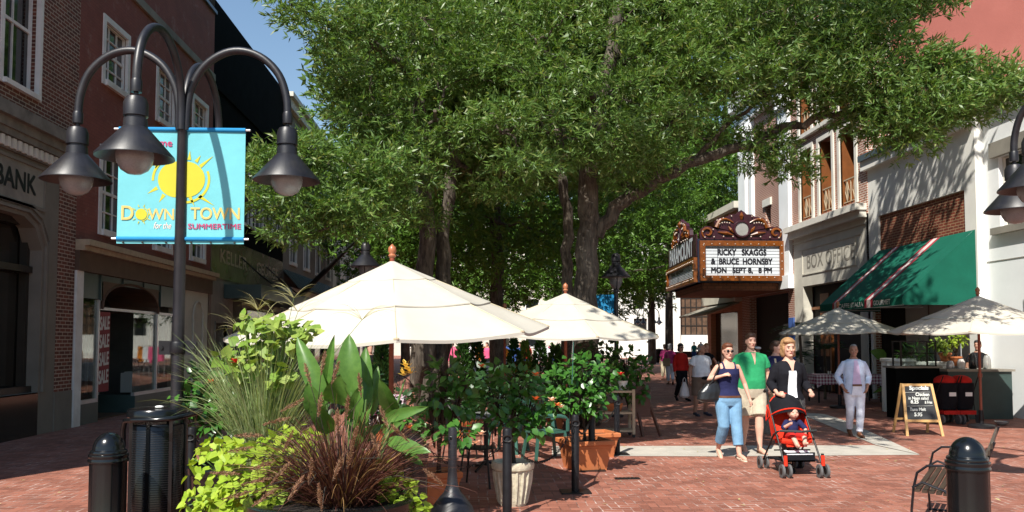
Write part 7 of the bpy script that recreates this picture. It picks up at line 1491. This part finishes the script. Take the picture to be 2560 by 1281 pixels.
person('second walker in pink partly hidden left of the red sweater', g2(1662,950), math.pi, 1.58, hair=('hair_brown','short'), top=('pink_cotton', .5, .9, dict(g=.025)), bottom=('cream', .9, .95, dict(g=.02)), shoes=('leather_brown', 0), fem=True, vox=.016, face=False)
person('woman in black top behind man in white tee, pale hair', g2(1768,1005), -.1, 1.66, hair=('hair_blond','tied'), top=('black_cloth', .2, .9, dict(g=.02)), bottom=('black_cloth', .95, .95, dict(g=.015)), shoes=('black_cloth', 0), fem=True, vox=.012, arms={'r': ((.3,.03,1.15), (.26,-.08,.98)), 'l': ((-.25,0,1.13), (-.2,-.1,.95))})
person('person in white sun visor and dark glasses behind green polo', g2(1894,1040), 0, 1.60, skin='skin_tan', hair=('hair_black','short'), top=('black_cloth', .3, .9, dict(g=.02)), bottom=('black_cloth', .95, .95, dict(g=.015)), fem=True, vox=.012, glasses=True, extra=lambda t, V_, s, arm, hp, secs: (lambda m: m.build('visor', 'white_cotton', t, True))(MB().ell(hp(0,-.03,.085), (.085,.11,.022)).ell(hp(0,-.11,.06), (.07,.06,.01))))
person('walker in navy shirt with pale shoulder strap behind blond woman', g2(1942,1085), .3, 1.72, skin='skin', hair=('hair_brown','short'), top=('navy', .3, .88, dict(g=.025, sg=.02)), bottom=('canvas_tan', .5, .95, dict(g=.03)), shoes=('leather_brown', 0), vox=.012, headturn=.7, extra=lambda t, V_, s, arm, hp, secs: (lambda m: m.build('strap', 'cream', t, True))(MB().tube([V_(-.13,-.15,.95), V_(-.1,-.15,1.2), V_(-.09,-.1,1.42)], .02, 6)))
person('barista with dark hair behind the coffee counter at right', (11.75, 18.75, 0), -.3, 1.74, skin='skin_tan', hair=('hair_black','tied'), top=('black_cloth', .3, .9, dict(g=.02)), bottom=('black_cloth', .95, .95, dict(g=.015)), vox=.012, headturn=-.5)
# seated and strolling people far off
far_p = [(1131,44,'white_cotton','black_cloth','stall visitor in white near the forked trunk'),(1262,38,'orange_cloth','white_cotton','stall visitor in orange top beneath the umbrella'),(1318,40,'red_knit','blue_cloth','stall visitor in red by the lime conifer'),(1300,43,'blue_cloth','black_cloth','stall visitor in blue behind the lime conifer'),(1380,42,'white_cotton','blue_cloth','stall visitor in white near the thick trunk'),(1218,41,'rose_cloth','black_cloth','stall visitor in rose left of the orange one'),(1735,66,'teal_cloth','blue_cloth','far person in teal near the gridded window'),(1752,67,'grey_cloth','blue_cloth','far person in grey below the gridded window'),(1795,69,'blue_cloth','black_cloth','far person in blue right of the gridded window'),(925,20,'black_cloth','black_cloth','diner in black under the biggest umbrella'),(880,22,'blue_cloth','black_cloth','diner in blue left of the diner in black')]
for px, Y, a, b, l in far_p: person(l, (P(px, 853, Y).x, Y, 0), rng.uniform(-1, 1), 1.66, hair=('hair_brown','short'), top=(a, .4, .9, dict(g=.02)), bottom=(b, .95, .95, dict(g=.02)), vox=.022, face=False)
# parked strollers and table clutter by the kiosk
for i, (px, l) in enumerate(((2362, 'red hooded stroller parked left by the kiosk'), (2402, 'second red hooded stroller parked tight beside the first'))):
    q = P(px, 853, 17.0); t = thing('parked_stroller', l, 'stroller', (q.x, 17.0, 0), .0, 'red strollers parked by the kiosk'); mb = MB(); mb.ell((0,.05,.88), (.21,.24,.13)); mb.build('hood', 'red_knit', t, True); mb = MB(); mb.loft([(0,0,.3,.17,.15),(0,0,.5,.2,.2),(0,0,.85,.2,.2)], 16, p=3); mb.build('seat', 'black_cloth', t, True)
    mb = MB(); mb.box((-.06,-.225,.58), (.08,-.205,.66)); mb.build('pocket_bottle', 'white_plastic', t)
    for sx in (-1, 1):
        mb = MB(); mb.tube([(sx*.22,-.1,.1),(sx*.22,.0,.6),(sx*.2,-.25,1.0)], .013, 6); mb.build('frame_side', 'iron', t)
        for y in (-.2, .25): mb = MB(); mb.tube([(sx*.22-.02,y,.1),(sx*.22+.02,y,.1)], .1, 16); mb.build('wheel', 'tyre_grey', t, True)
    mb = MB(); mb.box((-.17,-.2,.2), (.17,.2,.28)); mb.build('basket', 'red_knit', t)
mb = MB(); mb.lathe([(.06,.0),(.13,.05),(.14,.08),(.12,.06),(0,.02)], (P(2498,853,16.6).x, 16.6, 0), 20); tag(mb.build('pet_bowl', 'marquee_silver', None, True), 'metal bowl on the ground near the right umbrella', 'bowl')
# ---------------------------------------------------------------- one object per countable part: split meshes that hold several alike pieces
def islands(me):
    n = len(me.vertices); par = list(range(n))
    def find(a):
        while par[a] != a: par[a] = par[par[a]]; a = par[a]
        return a
    for p in me.polygons:
        v = p.vertices; r = find(v[0])
        for x in v[1:]: par[find(x)] = r
    return [find(i) for i in range(n)]
def split(o, near=0.0):
    me = o.data; r = islands(me); groups = {}
    for i, x in enumerate(r): groups.setdefault(x, []).append(i)
    gl = list(groups.values())
    if near:                                    # pieces whose boxes touch stay together
        bb = [[min(me.vertices[i].co[k] for i in g_)-near for k in range(3)]+[max(me.vertices[i].co[k] for i in g_)+near for k in range(3)] for g_ in gl]
        ch = True
        while ch:
            ch = False
            for a in range(len(gl)):
                for b in range(a+1, len(gl)):
                    if all(bb[a][k] <= bb[b][k+3] and bb[b][k] <= bb[a][k+3] for k in range(3)):
                        gl[a] = gl[a]+gl[b]; bb[a] = [min(bb[a][k], bb[b][k]) for k in range(3)]+[max(bb[a][k+3], bb[b][k+3]) for k in range(3)]; gl.pop(b); bb.pop(b); ch = True; break
                if ch: break
    if len(gl) < 2: return
    base = o.name.split('.')[0]; kids = list(o.children)
    for q, g_ in enumerate(gl):
        s_ = set(g_); mp = {v: i for i, v in enumerate(g_)}; nm = bpy.data.meshes.new(base)
        fs = [p for p in me.polygons if p.vertices[0] in s_]
        nm.from_pydata([me.vertices[i].co[:] for i in g_], [], [tuple(mp[v] for v in p.vertices) for p in fs])
        for m_ in me.materials: nm.materials.append(m_)
        nm.polygons.foreach_set('material_index', [p.material_index for p in fs]); nm.polygons.foreach_set('use_smooth', [p.use_smooth for p in fs]); 
        if any(p.use_smooth for p in fs): nm.set_sharp_from_angle(angle=math.radians(40))
        nm.update()
        if q == 0: o.data = nm
        else: c = bpy.data.objects.new(base, nm); COL.objects.link(c); c.parent = o.parent; c.location = o.location
for o in list(C.objects):
    if o.type != 'MESH' or o.children and o.name.split('.')[0] not in (): continue
    b = o.name.split('.')[0]
    if b in ('dentil', 'hem', 'rod', 'grommet', 'rib_pocket', 'upright', 'eyebrow', 'eye', 'chain', 'stone_sill', 'teal_panel', 'pane', 'door_frame', 'door_pane', 'bulb', 'cornice', 'canopy') and o.parent is not None: split(o, .002)
